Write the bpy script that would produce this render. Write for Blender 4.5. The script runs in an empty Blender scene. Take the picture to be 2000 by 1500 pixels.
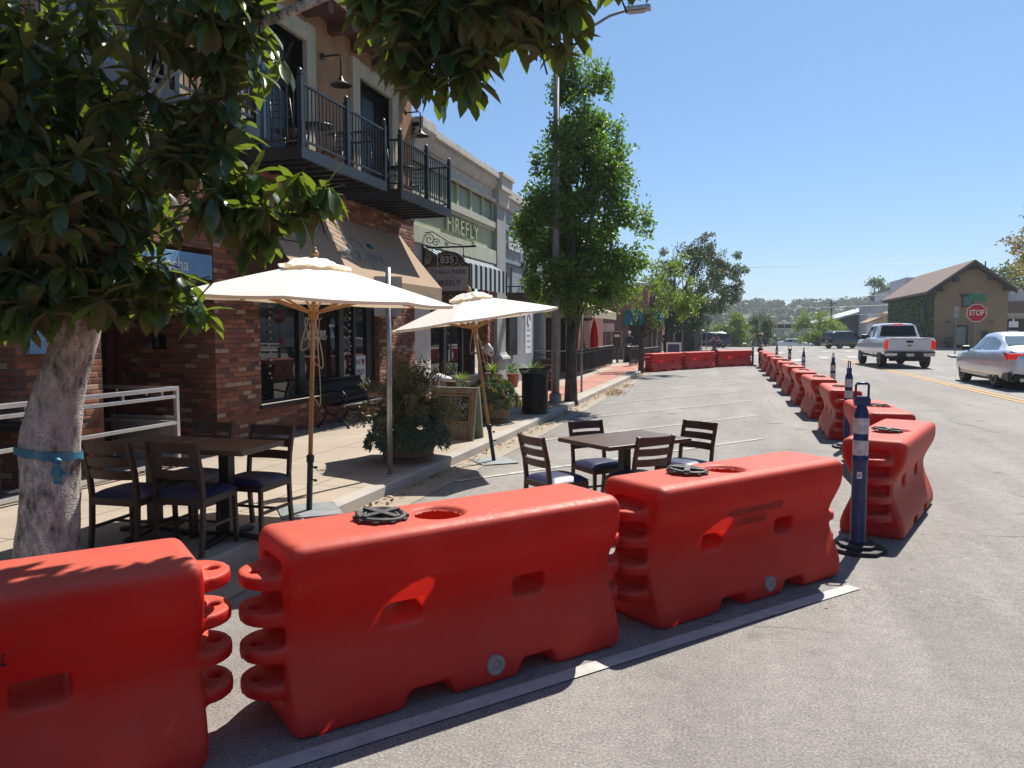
import bpy, bmesh, math, random
from mathutils import Vector, Matrix, Quaternion, noise as mnoise
R = math.radians
rnd = random.Random(7)
S = bpy.context.scene
COL = S.collection

# ---------------------------------------------------------------- camera, light, exposure
EYE = 1.8
cam_d = bpy.data.cameras.new("camera"); cam = bpy.data.objects.new("camera", cam_d); COL.objects.link(cam)
S.camera = cam
cam_d.sensor_width = 36.0; cam_d.lens = 27.04; cam_d.clip_start = 0.05; cam_d.clip_end = 4000
YAW = math.atan(430 / (1502 / math.cos(R(4.0))))
cam.location = (0, 0, EYE)
cam.rotation_euler = (R(90 - 4.0), 0, YAW)
SUN_AZ, SUN_EL = 16.5, 52.0
sd = Vector((math.sin(R(SUN_AZ)) * math.cos(R(SUN_EL)), math.cos(R(SUN_AZ)) * math.cos(R(SUN_EL)), math.sin(R(SUN_EL))))
sun_d = bpy.data.lights.new("sun", 'SUN'); sun_d.energy = 5.0; sun_d.angle = R(0.53); sun_d.color = (1.0, 0.95, 0.87)
sun = bpy.data.objects.new("sun", sun_d); COL.objects.link(sun); sun.location = (0, 0, 60)
sun.rotation_euler = sd.to_track_quat('Z', 'Y').to_euler()
W = bpy.data.worlds.new("World"); S.world = W; W.use_nodes = True
wn = W.node_tree.nodes; wl = W.node_tree.links
bg = wn['Background']; sky = wn.new('ShaderNodeTexSky'); sky.sky_type = 'NISHITA'; sky.sun_disc = False
sky.sun_elevation = R(SUN_EL); sky.sun_rotation = R(SUN_AZ); sky.altitude = 200; sky.air_density = 1.0; sky.dust_density = 0.25; sky.ozone_density = 2.6
wg = wn.new('ShaderNodeTexCoord'); ws_ = wn.new('ShaderNodeSeparateXYZ'); wl.new(wg.outputs['Generated'], ws_.inputs[0])
wr_ = wn.new('ShaderNodeValToRGB'); wl.new(ws_.outputs['Z'], wr_.inputs[0]); wr_.color_ramp.elements[0].position = .02; wr_.color_ramp.elements[0].color = (.53, .66, .86, 1); wr_.color_ramp.elements[1].position = .42; wr_.color_ramp.elements[1].color = (.78, .93, 1.0, 1)
wm_ = wn.new('ShaderNodeMix'); wm_.data_type = 'RGBA'; wm_.blend_type = 'MULTIPLY'; wm_.inputs[0].default_value = 1; wl.new(sky.outputs[0], wm_.inputs[6]); wl.new(wr_.outputs[0], wm_.inputs[7])
wl.new(wm_.outputs[2], bg.inputs[0]); bg.inputs[1].default_value = 0.077
S.view_settings.view_transform = 'Standard'; S.view_settings.look = 'None'; S.view_settings.gamma = 1; S.view_settings.exposure = 0.75
S.render.engine = 'CYCLES'
S.cycles.use_denoising = True
S.cycles.max_bounces = 8; S.cycles.transparent_max_bounces = 12; S.cycles.caustics_reflective = False; S.cycles.caustics_refractive = False

# ---------------------------------------------------------------- helpers
def tag(o, label=None, cat=None, group=None, kind=None):
    if label: o['label'] = label
    if cat: o['category'] = cat
    if group: o['group'] = group
    if kind: o['kind'] = kind
    return o

def root(name, loc, label, cat, group=None, rz=0.0, rot=None):
    o = bpy.data.objects.new(name, None); COL.objects.link(o); o.empty_display_size = 0.2
    o.location = loc
    o.rotation_euler = rot if rot else (0, 0, rz)
    return tag(o, label, cat, group)

KIDS = {}
def put(o, parent):
    COL.objects.link(o)
    if parent is not None:
        o.parent = parent; KIDS.setdefault(parent.name, []).append(o)
    return o

def copy_tree(o, parent=None):
    c = o.copy(); put(c, parent)
    for ch in list(KIDS.get(o.name, [])): copy_tree(ch, c)
    return c

class MB:
    """collects faces; build() links them as ONE mesh object"""
    def __init__(s): s.v = []; s.f = []; s.mi = []; s.sm = []; s.T = None; s.cm = 0
    def add(s, vs, fs, smooth=False, mi=None):
        b = len(s.v)
        for p in vs:
            p = Vector(p)
            if s.T is not None: p = s.T @ p
            s.v.append(p)
        for f in fs:
            s.f.append(tuple(b + i for i in f)); s.mi.append(s.cm if mi is None else mi); s.sm.append(smooth)
        return s
    def quad(s, a, b, c, d, mi=None): return s.add([a, b, c, d], [(0, 1, 2, 3)], False, mi)
    def box(s, x0, x1, y0, y1, z0, z1, mi=None):
        v = [(x0, y0, z0), (x1, y0, z0), (x1, y1, z0), (x0, y1, z0), (x0, y0, z1), (x1, y0, z1), (x1, y1, z1), (x0, y1, z1)]
        return s.add(v, [(0, 3, 2, 1), (4, 5, 6, 7), (0, 1, 5, 4), (1, 2, 6, 5), (2, 3, 7, 6), (3, 0, 4, 7)], False, mi)
    def bar(s, p, q, w, h, up=(0, 0, 1), mi=None):
        p = Vector(p); q = Vector(q); d = (q - p).normalized(); up = Vector(up)
        a = d.cross(up)
        if a.length < 1e-4: a = d.cross(Vector((1, 0, 0)))
        a.normalize(); u = a.cross(d).normalized(); a *= w / 2; u *= h / 2
        v = [p - a - u, p + a - u, p + a + u, p - a + u, q - a - u, q + a - u, q + a + u, q - a + u]
        return s.add(v, [(0, 1, 2, 3), (7, 6, 5, 4), (0, 4, 5, 1), (1, 5, 6, 2), (2, 6, 7, 3), (3, 7, 4, 0)], False, mi)
    def tube(s, pts, rad, n=8, cap=True, smooth=True, mi=None):
        pts = [Vector(p) for p in pts]
        if not isinstance(rad, (list, tuple)): rad = [rad] * len(pts)
        vs = []; fs = []; prev = None
        for i, p in enumerate(pts):
            d = (pts[min(i + 1, len(pts) - 1)] - pts[max(i - 1, 0)])
            if d.length < 1e-9: d = Vector((0, 0, 1))
            d.normalize()
            if prev is None:
                a = d.cross(Vector((0, 0, 1)))
                if a.length < .05: a = d.cross(Vector((1, 0, 0)))
            else:
                a = prev - d * prev.dot(d)
                if a.length < 1e-5: a = d.cross(Vector((1, 0, 0)))
            a.normalize(); prev = a; b = d.cross(a)
            for k in range(n):
                t = 2 * math.pi * k / n
                vs.append(p + (a * math.cos(t) + b * math.sin(t)) * rad[i])
        for i in range(len(pts) - 1):
            for k in range(n):
                k2 = (k + 1) % n
                fs.append((i * n + k, i * n + k2, (i + 1) * n + k2, (i + 1) * n + k))
        s.add(vs, fs, smooth, mi)
        if cap:
            b = len(s.v) - len(vs)
            for base in (0, (len(pts) - 1) * n):
                s.f.append(tuple(b + base + k for k in (range(n) if base else reversed(range(n))))); s.mi.append(s.cm if mi is None else mi); s.sm.append(False)
        return s
    def lathe(s, prof, n=24, c=(0, 0, 0), smooth=True, mi=None, cap=True):
        vs = []; fs = []
        for r, z in prof:
            for k in range(n):
                t = 2 * math.pi * k / n; vs.append((c[0] + r * math.cos(t), c[1] + r * math.sin(t), c[2] + z))
        for i in range(len(prof) - 1):
            for k in range(n):
                k2 = (k + 1) % n; fs.append((i * n + k, i * n + k2, (i + 1) * n + k2, (i + 1) * n + k))
        if cap:
            fs.append(tuple(reversed(range(n)))); fs.append(tuple((len(prof) - 1) * n + k for k in range(n)))
        return s.add(vs, fs, smooth, mi)
    def prism(s, poly, a, b, axis='y', mi=None):
        """poly: 2-D outline; extruded from a to b along axis. axis y: (x,z); x: (y,z); z: (x,y)"""
        n = len(poly)
        def P(u, w, t): return {'y': (u, t, w), 'x': (t, u, w), 'z': (u, w, t)}[axis]
        vs = [P(u, w, a) for u, w in poly] + [P(u, w, b) for u, w in poly]
        fs = [tuple(range(n)), tuple(reversed(range(n, 2 * n)))] + [(i, n + i, n + (i + 1) % n, (i + 1) % n) for i in range(n)]
        return s.add(vs, fs, False, mi)
    def text(s, txt, size, M, extrude=0.0, sx=1.0, shear=0.0, align='CENTER', spacing=1.0, bold=0.0, mi=None, warp=None):
        vs, fs = text_data(txt, size, extrude, align, spacing, bold)
        out = []
        for x, y, z in vs:
            p = Vector((x * sx + y * shear, y, z))
            out.append(warp(p) if warp else M @ p)
        return s.add(out, fs, False, mi)
    def build(s, name, mat=None, parent=None, bevel=0.0, world=False, recalc=True, seg=2, sub=0, autosm=None):
        me = bpy.data.meshes.new(name)
        v = s.v
        if world and parent is not None:
            L = parent.location; v = [p - L for p in v]
        me.from_pydata([tuple(p) for p in v], [], s.f)
        mats = mat if isinstance(mat, (list, tuple)) else [mat]
        for m in mats: me.materials.append(m)
        me.polygons.foreach_set('material_index', s.mi)
        me.polygons.foreach_set('use_smooth', s.sm)
        if recalc:
            bm = bmesh.new(); bm.from_mesh(me); bmesh.ops.recalc_face_normals(bm, faces=bm.faces); bm.to_mesh(me); bm.free()
        boxuv(me); me.update()
        o = bpy.data.objects.new(name, me); put(o, parent)
        if bevel:
            m = o.modifiers.new('bevel', 'BEVEL'); m.width = bevel; m.segments = seg; m.limit_method = 'ANGLE'; m.angle_limit = R(35); m.harden_normals = False
        if sub:
            m = o.modifiers.new('sub', 'SUBSURF'); m.levels = sub; m.render_levels = sub
        return o

def boxuv(me):
    uv = me.uv_layers.new(name='uv'); d = uv.data; vv = me.vertices
    for p in me.polygons:
        n = p.normal; ax, ay, az = abs(n.x), abs(n.y), abs(n.z)
        for li in p.loop_indices:
            c = vv[me.loops[li].vertex_index].co
            if ax >= ay and ax >= az: d[li].uv = (c.y, c.z)
            elif ay >= az: d[li].uv = (c.x, c.z)
            else: d[li].uv = (c.x, c.y)

_tc = {}
def text_data(txt, size, extrude, align, spacing, bold):
    key = (txt, size, extrude, align, spacing, bold)
    if key in _tc: return _tc[key]
    cu = bpy.data.curves.new('t', 'FONT'); cu.body = txt; cu.size = size; cu.extrude = extrude; cu.align_x = align; cu.align_y = 'CENTER'
    cu.space_character = spacing; cu.offset = bold; cu.resolution_u = 3
    ob = bpy.data.objects.new('t', cu); COL.objects.link(ob)
    dg = bpy.context.evaluated_depsgraph_get()
    me = bpy.data.meshes.new_from_object(ob.evaluated_get(dg))
    r = ([tuple(v.co) for v in me.vertices], [tuple(p.vertices) for p in me.polygons])
    bpy.data.objects.remove(ob); bpy.data.curves.remove(cu); bpy.data.meshes.remove(me)
    _tc[key] = r; return r

def frame(o, ux, uy):
    """matrix with local x along ux, local y along uy, at o"""
    ux = Vector(ux).normalized(); uy = Vector(uy).normalized(); uz = ux.cross(uy)
    return Matrix(((ux.x, uy.x, uz.x, o[0]), (ux.y, uy.y, uz.y, o[1]), (ux.z, uy.z, uz.z, o[2]), (0, 0, 0, 1)))

def sm(t): t = max(0., min(1., t)); return t * t * (3 - 2 * t)
def gz(x, y):
    """height of the street: slight fall along the kerb side, crown to the right, drop beyond the crossing"""
    t = max(0., min(1., (y - 5) / 25.)); d = -.16 * (1 - (1 - t) ** 1.6) if y > 5 else 0.
    z = d * (1 - sm((x - 2.2) / 3.0)) + .2 * sm((x - 2) / 5) * (1 - sm((y - 50) / 30))
    if y > 92: z -= (y - 92) * 0.07 * min(1, (y - 92) / 20.)
    return z
def kx(y):
    P = [(-50, -3.62), (12, -3.64), (16, -3.70), (21, -3.83), (37, -3.93), (200, -4.2)]
    for (a, b), (c, d) in zip(P, P[1:]):
        if y <= c: return b + (d - b) * (y - a) / (c - a)
    return P[-1][1]
WALK = 0.13
def wz(x, y): return gz(x, y) + WALK

# ---------------------------------------------------------------- materials
def nmat(name):
    m = bpy.data.materials.new(name); m.use_nodes = True
    nt = m.node_tree; return m, nt, nt.nodes, nt.links, nt.nodes['Principled BSDF']
def ramp(nodes, stops, interp='LINEAR'):
    r = nodes.new('ShaderNodeValToRGB'); e = r.color_ramp; e.interpolation = interp
    while len(e.elements) > 1: e.elements.remove(e.elements[-1])
    e.elements[0].position = stops[0][0]; e.elements[0].color = (*stops[0][1], 1)
    for p, c in stops[1:]:
        q = e.elements.new(p); q.color = (*c, 1)
    return r
def noisen(nodes, links, scale, detail=4, rough=.6, co='Object', dist=0.0, vscale=None):
    tc = nodes.new('ShaderNodeTexCoord'); n = nodes.new('ShaderNodeTexNoise'); n.inputs['Scale'].default_value = scale
    n.inputs['Detail'].default_value = detail; n.inputs['Roughness'].default_value = rough; n.inputs['Distortion'].default_value = dist
    if vscale:
        mp = nodes.new('ShaderNodeMapping'); mp.inputs['Scale'].default_value = vscale
        links.new(tc.outputs[co], mp.inputs[0]); links.new(mp.outputs[0], n.inputs['Vector'])
    else: links.new(tc.outputs[co], n.inputs['Vector'])
    return n
def mix(nodes, links, a, b, f, mode='MIX'):
    m = nodes.new('ShaderNodeMix'); m.data_type = 'RGBA'; m.blend_type = mode
    for i, x in ((6, a), (7, b)):
        if hasattr(x, 'links'): links.new(x, m.inputs[i])
        else: m.inputs[i].default_value = (*x, 1)
    if hasattr(f, 'links'): links.new(f, m.inputs[0])
    else: m.inputs[0].default_value = f
    return m.outputs[2]
def math_(nodes, links, op, a, b=None, c=None, clamp=False):
    m = nodes.new('ShaderNodeMath'); m.operation = op; m.use_clamp = clamp
    for i, x in enumerate((a, b, c)):
        if x is None: continue
        if hasattr(x, 'links'): links.new(x, m.inputs[i])
        else: m.inputs[i].default_value = x
    return m.outputs[0]
def bump(nodes, links, h, strength, dist, bsdf):
    b = nodes.new('ShaderNodeBump'); b.inputs['Strength'].default_value = strength; b.inputs['Distance'].default_value = dist
    links.new(h, b.inputs['Height']); links.new(b.outputs[0], bsdf.inputs['Normal']); return b

def paint(name, col, rough=.5, metal=0., var=.12, scale=6., bmp=0.0, bscale=60., spec=.5, coat=0., co='Object', vscale=None):
    """plain surface with some mottling and dirt"""
    m, nt, N, L, b = nmat(name)
    n = noisen(N, L, scale, 5, .65, co, vscale=vscale)
    d = tuple(c * (1 - var * 1.6) for c in col); e = tuple(min(1, c * (1 + var)) for c in col)
    r = ramp(N, [(.3, d), (.7, e)]); L.new(n.outputs[0], r.inputs[0]); L.new(r.outputs[0], b.inputs['Base Color'])
    b.inputs['Roughness'].default_value = rough; b.inputs['Metallic'].default_value = metal
    b.inputs['Specular IOR Level'].default_value = spec; b.inputs['Coat Weight'].default_value = coat; b.inputs['Coat Roughness'].default_value = .05
    if bmp:
        n2 = noisen(N, L, bscale, 4, .6, co); bump(N, L, n2.outputs[0], bmp, .01, b)
    return m

def asphalt():
    m, nt, N, L, b = nmat('asphalt')
    big = noisen(N, L, .35, 6, .6); fine = noisen(N, L, 75, 3, .75); mid = noisen(N, L, 9, 5, .7)
    st = noisen(N, L, 1.2, 5, .6, vscale=(1.0, .12, 1))
    r = ramp(N, [(.25, (.185, .172, .158)), (.75, (.255, .238, .220))]); L.new(big.outputs[0], r.inputs[0])
    r2 = ramp(N, [(.3, (.48, .48, .49)), (.5, (1, 1, 1)), (.70, (1.65, 1.62, 1.56))]); L.new(fine.outputs[0], r2.inputs[0])
    c = mix(N, L, r.outputs[0], r2.outputs[0], 1.0, 'MULTIPLY')
    r3 = ramp(N, [(.35, (.86, .86, .86)), (.65, (1.08, 1.07, 1.06))]); L.new(mid.outputs[0], r3.inputs[0])
    c = mix(N, L, c, r3.outputs[0], 1.0, 'MULTIPLY')
    r4 = ramp(N, [(.42, (.86, .85, .85)), (.6, (1.05, 1.05, 1.05))]); L.new(st.outputs[0], r4.inputs[0])
    c = mix(N, L, c, r4.outputs[0], 1.0, 'MULTIPLY')
    # hairline cracks: edges of large cells, kept only in patches
    tc = N.new('ShaderNodeTexCoord'); vo = N.new('ShaderNodeTexVoronoi'); vo.feature = 'DISTANCE_TO_EDGE'; vo.inputs['Scale'].default_value = .42
    wob = noisen(N, L, 2.0, 5, .7); mx = N.new('ShaderNodeMix'); mx.data_type = 'RGBA'; mx.inputs[0].default_value = .16
    L.new(tc.outputs['Object'], mx.inputs[6]); L.new(wob.outputs['Color'], mx.inputs[7]); L.new(mx.outputs[2], vo.inputs['Vector'])
    cr = ramp(N, [(.0, (.45, .45, .45)), (.006, (1, 1, 1))]); L.new(vo.outputs[0], cr.inputs[0])
    pm = ramp(N, [(.5, (0, 0, 0)), (.58, (1, 1, 1))]); L.new(big.outputs[0], pm.inputs[0])
    c2 = mix(N, L, c, cr.outputs[0], 1.0, 'MULTIPLY'); c = mix(N, L, c, c2, pm.outputs[0])
    ol = noisen(N, L, 1.7, 3, .45, dist=.3); rol = ramp(N, [(.66, (1, 1, 1)), (.74, (.62, .61, .60))]); L.new(ol.outputs[0], rol.inputs[0]); c = mix(N, L, c, rol.outputs[0], 1.0, 'MULTIPLY')
    # light specks of grit
    sp = N.new('ShaderNodeTexVoronoi'); sp.inputs['Scale'].default_value = 60; L.new(tc.outputs['Object'], sp.inputs['Vector'])
    sr = ramp(N, [(.0, (1, 1, 1)), (.12, (0, 0, 0))]); L.new(sp.outputs['Distance'], sr.inputs[0])
    wn_ = N.new('ShaderNodeSeparateColor'); L.new(sp.outputs['Color'], wn_.inputs[0])
    g = math_(N, L, 'GREATER_THAN', wn_.outputs[0], .72); f = math_(N, L, 'MULTIPLY', g, sr.outputs[0])
    f = math_(N, L, 'MULTIPLY', f, .55)
    c = mix(N, L, c, (.42, .41, .38), f)
    L.new(c, b.inputs['Base Color']); b.inputs['Roughness'].default_value = .82; b.inputs['Specular IOR Level'].default_value = .35
    h = math_(N, L, 'ADD', fine.outputs[0], mid.outputs[0]); bump(N, L, h, .35, .008, b)
    return m

def concrete(name, col, joint=None, jx=None):
    m, nt, N, L, b = nmat(name)
    big = noisen(N, L, .9, 6, .65); fine = noisen(N, L, 60, 3, .6)
    r = ramp(N, [(.3, tuple(c * .8 for c in col)), (.7, tuple(c * 1.1 for c in col))]); L.new(big.outputs[0], r.inputs[0])
    r2 = ramp(N, [(.3, (.9, .9, .9)), (.7, (1.06, 1.06, 1.06))]); L.new(fine.outputs[0], r2.inputs[0])
    c = mix(N, L, r.outputs[0], r2.outputs[0], 1., 'MULTIPLY')
    st = noisen(N, L, 3.2, 6, .75); r5 = ramp(N, [(.58, (0, 0, 0)), (.72, (1, 1, 1))]); L.new(st.outputs[0], r5.inputs[0])
    c = mix(N, L, c, tuple(q * .62 for q in col), math_(N, L, 'MULTIPLY', r5.outputs[0], .5))
    if joint:
        tc = N.new('ShaderNodeTexCoord'); sx = N.new('ShaderNodeSeparateXYZ'); L.new(tc.outputs['Object'], sx.inputs[0])
        def line(o, per, w, off=0.):
            t = math_(N, L, 'ADD', o, off); t = math_(N, L, 'DIVIDE', t, per); t = math_(N, L, 'FRACT', t); t = math_(N, L, 'SUBTRACT', t, .5); t = math_(N, L, 'ABSOLUTE', t)
            return math_(N, L, 'LESS_THAN', t, w / per / 2)
        a = line(sx.outputs['Y'], joint, .018); bb = line(sx.outputs['X'], jx or joint, .018, .35)
        f = math_(N, L, 'MAXIMUM', a, bb)
        c = mix(N, L, c, tuple(q * .35 for q in col), f)
    L.new(c, b.inputs['Base Color']); b.inputs['Roughness'].default_value = .85; bump(N, L, fine.outputs[0], .15, .006, b)
    return m

def brick(name, cols, bw=.215, bh=.073, mort=(.22, .19, .16), bmp=.8):
    m, nt, N, L, b = nmat(name)
    tc = N.new('ShaderNodeTexCoord'); sp = N.new('ShaderNodeSeparateXYZ'); L.new(tc.outputs['UV'], sp.inputs[0])
    wob = noisen(N, L, 6, 2, .5, 'UV'); wv = math_(N, L, 'MULTIPLY', math_(N, L, 'SUBTRACT', wob.outputs[0], .5), .012)
    v = math_(N, L, 'DIVIDE', math_(N, L, 'ADD', sp.outputs[1], wv), bh); row = math_(N, L, 'FLOOR', v); fv = math_(N, L, 'FRACT', v)
    sh = math_(N, L, 'MULTIPLY', math_(N, L, 'MODULO', math_(N, L, 'ADD', row, 1000.), 2.), .5)
    u = math_(N, L, 'ADD', math_(N, L, 'DIVIDE', math_(N, L, 'ADD', sp.outputs[0], wv), bw), sh); colm = math_(N, L, 'FLOOR', u); fu = math_(N, L, 'FRACT', u)
    cb = N.new('ShaderNodeCombineXYZ'); L.new(colm, cb.inputs[0]); L.new(row, cb.inputs[1])
    wnz = N.new('ShaderNodeTexWhiteNoise'); wnz.noise_dimensions = '2D'; L.new(cb.outputs[0], wnz.inputs['Vector'])
    st = [(i / len(cols), c) for i, c in enumerate(cols)]
    r = ramp(N, st, 'CONSTANT'); L.new(wnz.outputs['Value'], r.inputs[0])
    n = noisen(N, L, 25, 4, .7, 'UV'); r2 = ramp(N, [(.3, (.72, .72, .72)), (.7, (1.2, 1.2, 1.2))]); L.new(n.outputs[0], r2.inputs[0])
    c = mix(N, L, r.outputs[0], r2.outputs[0], 1., 'MULTIPLY')
    mw, mh = .012 / bw / 2, .012 / bh / 2
    du = math_(N, L, 'SUBTRACT', .5, math_(N, L, 'ABSOLUTE', math_(N, L, 'SUBTRACT', fu, .5)))
    dv = math_(N, L, 'SUBTRACT', .5, math_(N, L, 'ABSOLUTE', math_(N, L, 'SUBTRACT', fv, .5)))
    hu = math_(N, L, 'DIVIDE', du, mw * 2.2, clamp=True); hv = math_(N, L, 'DIVIDE', dv, mh * 2.2, clamp=True)
    h = math_(N, L, 'MINIMUM', hu, hv); inb = math_(N, L, 'GREATER_THAN', h, .45)
    c = mix(N, L, mort, c, inb)
    big = noisen(N, L, .8, 4, .6, 'UV'); r3 = ramp(N, [(.3, (.82, .82, .82)), (.7, (1.1, 1.1, 1.1))]); L.new(big.outputs[0], r3.inputs[0])
    c = mix(N, L, c, r3.outputs[0], 1., 'MULTIPLY')
    L.new(c, b.inputs['Base Color']); b.inputs['Roughness'].default_value = .88; b.inputs['Specular IOR Level'].default_value = .2
    hh = math_(N, L, 'ADD', math_(N, L, 'MULTIPLY', h, .8), math_(N, L, 'MULTIPLY', n.outputs[0], .25)); bump(N, L, hh, bmp, .012, b)
    return m

def leafmat(name, top, under, tr=.3, rough=.35, hue=.25, island=True, trc=None):
    m, nt, N, L, b = nmat(name)
    g = N.new('ShaderNodeNewGeometry')
    r = ramp(N, [(0., tuple(c * (1 - hue) for c in top)), (.5, top), (.86, tuple(min(1, c * (1 + hue)) for c in top)), (1., (top[0] * 1.9, top[1] * 1.45, top[2]))])
    L.new(g.outputs['Random Per Island'], r.inputs[0])
    c = mix(N, L, r.outputs[0], under, g.outputs['Backfacing']) if under else r.outputs[0]
    L.new(c, b.inputs['Base Color']); b.inputs['Roughness'].default_value = rough
    rr = mix(N, L, (rough,) * 3, (.8,) * 3, g.outputs['Backfacing']) if under else None
    if rr is not None: L.new(rr, b.inputs['Roughness'])
    t = N.new('ShaderNodeBsdfTranslucent'); t.inputs[0].default_value = (*(trc or (top[0] * 2.4, top[1] * 2.6, top[2] * .9)), 1)
    ms = N.new('ShaderNodeMixShader'); ms.inputs[0].default_value = tr
    L.new(b.outputs[0], ms.inputs[1]); L.new(t.outputs[0], ms.inputs[2]); L.new(ms.outputs[0], N['Material Output'].inputs[0])
    return m

def plastic_barrier():
    m, nt, N, L, b = nmat('barrier_plastic')
    oi = N.new('ShaderNodeObjectInfo')
    n = noisen(N, L, 2.3, 5, .6); n2 = noisen(N, L, 38, 4, .7); n3 = noisen(N, L, 5, 6, .75, vscale=(1, 1, 3))
    base = mix(N, L, (.42, .008, .007), (.50, .014, .011), n.outputs[0])
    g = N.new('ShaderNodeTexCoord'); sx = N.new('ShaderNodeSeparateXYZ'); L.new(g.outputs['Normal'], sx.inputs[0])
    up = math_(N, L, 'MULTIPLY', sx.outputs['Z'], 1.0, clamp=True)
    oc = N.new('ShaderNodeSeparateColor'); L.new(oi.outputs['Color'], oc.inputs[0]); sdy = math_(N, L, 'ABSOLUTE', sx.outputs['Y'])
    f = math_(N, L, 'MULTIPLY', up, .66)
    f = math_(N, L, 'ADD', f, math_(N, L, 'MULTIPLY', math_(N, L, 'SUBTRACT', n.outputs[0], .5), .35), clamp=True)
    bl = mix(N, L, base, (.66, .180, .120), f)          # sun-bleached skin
    sdf = math_(N, L, 'MULTIPLY', math_(N, L, 'MULTIPLY', sdy, sdy), math_(N, L, 'MULTIPLY', oc.outputs[0], math_(N, L, 'ADD', .75, math_(N, L, 'MULTIPLY', n3.outputs[0], .5))), clamp=True); bl = mix(N, L, bl, (.52, .26, .20), math_(N, L, 'MULTIPLY', sdf, math_(N, L, 'SUBTRACT', 1.0, up)))  # long sides paler: fading plus brighter ambient light painted into the colour
    r = ramp(N, [(.56, (0, 0, 0)), (.75, (1, 1, 1))]); L.new(n3.outputs[0], r.inputs[0])
    c = mix(N, L, bl, (.26, .12, .085), math_(N, L, 'MULTIPLY', r.outputs[0], .35))   # grime
    # dirt splashed up from the road
    ps = N.new('ShaderNodeSeparateXYZ'); L.new(g.outputs['Object'], ps.inputs[0])
    low = math_(N, L, 'MULTIPLY', math_(N, L, 'SUBTRACT', .16, ps.outputs['Z']), 5., clamp=True)
    low = math_(N, L, 'MULTIPLY', low, n2.outputs[0]); c = mix(N, L, c, (.22, .15, .12), math_(N, L, 'MULTIPLY', low, .7))
    # thin scratches
    sc = noisen(N, L, 11, 2, .5, vscale=(1, 1, 16), dist=1.5); sr = ramp(N, [(.72, (0, 0, 0)), (.735, (1, 1, 1))]); L.new(sc.outputs[0], sr.inputs[0])
    c = mix(N, L, c, (.70, .33, .25), math_(N, L, 'MULTIPLY', sr.outputs[0], .35))
    L.new(c, b.inputs['Base Color']); b.inputs['Roughness'].default_value = .5; b.inputs['Specular IOR Level'].default_value = .2
    rr = ramp(N, [(.3, (.42,) * 3), (.7, (.62,) * 3)]); L.new(n2.outputs[0], rr.inputs[0]); L.new(rr.outputs[0], b.inputs['Roughness'])
    # black rubber rubs and dull scuffs, kept to a few places
    rb = noisen(N, L, 3.1, 3, .5, vscale=(1.0, 1, 2.6), dist=.8); rr3 = ramp(N, [(.70, (0, 0, 0)), (.74, (1, 1, 1))]); L.new(rb.outputs[0], rr3.inputs[0]); fs_ = noisen(N, L, 55, 3, .7, vscale=(.35, 1, 1)); rr4 = ramp(N, [(.48, (0, 0, 0)), (.60, (1, 1, 1))]); L.new(fs_.outputs[0], rr4.inputs[0])
    c = mix(N, L, c, (.07, .03, .028), math_(N, L, 'MULTIPLY', math_(N, L, 'MULTIPLY', rr3.outputs[0], rr4.outputs[0]), .55)); L.new(c, b.inputs['Base Color'])
    hb_ = math_(N, L, 'ADD', math_(N, L, 'MULTIPLY', n2.outputs[0], .10), math_(N, L, 'MULTIPLY', n.outputs[0], 1.0)); bump(N, L, hb_, .30, .02, b)
    t = N.new('ShaderNodeBsdfTranslucent'); t.inputs[0].default_value = (.95, .035, .018, 1)
    ms = N.new('ShaderNodeMixShader'); ms.inputs[0].default_value = .19
    L.new(b.outputs[0], ms.inputs[1]); L.new(t.outputs[0], ms.inputs[2]); L.new(ms.outputs[0], N['Material Output'].inputs[0])
    return m

def canvas(name, col, tr=.3):
    m, nt, N, L, b = nmat(name)
    n = noisen(N, L, 3, 5, .6); r = ramp(N, [(.3, tuple(c * .95 for c in col)), (.7, col)]); L.new(n.outputs[0], r.inputs[0]); L.new(r.outputs[0], b.inputs['Base Color'])
    b.inputs['Roughness'].default_value = .9; b.inputs['Specular IOR Level'].default_value = .1
    n2 = noisen(N, L, 5, 3, .5); bump(N, L, n2.outputs[0], .25, .03, b)
    t = N.new('ShaderNodeBsdfTranslucent'); t.inputs[0].default_value = (col[0], col[1] * .82, col[2] * .62, 1)
    ms = N.new('ShaderNodeMixShader'); ms.inputs[0].default_value = tr
    L.new(b.outputs[0], ms.inputs[1]); L.new(t.outputs[0], ms.inputs[2]); L.new(ms.outputs[0], N['Material Output'].inputs[0])
    return m

def glass(name, col=(.01, .012, .013), rough=.015):
    m, nt, N, L, b = nmat(name)
    b.inputs['Base Color'].default_value = (*col, 1); b.inputs['Roughness'].default_value = rough; b.inputs['Specular IOR Level'].default_value = .75
    n = noisen(N, L, .8, 2, .4, 'Object'); bump(N, L, n.outputs[0], .02, .02, b)
    return m
def clearglass(name):
    m, nt, N, L, b = nmat(name)
    g = N.new('ShaderNodeBsdfGlossy'); g.inputs['Roughness'].default_value = .01
    t = N.new('ShaderNodeBsdfTransparent'); t.inputs[0].default_value = (.72, .76, .74, 1)
    fr = N.new('ShaderNodeFresnel'); fr.inputs[0].default_value = 1.6; ms = N.new('ShaderNodeMixShader')
    L.new(fr.outputs[0], ms.inputs[0]); L.new(t.outputs[0], ms.inputs[1]); L.new(g.outputs[0], ms.inputs[2]); L.new(ms.outputs[0], N['Material Output'].inputs[0])
    return m
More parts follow.
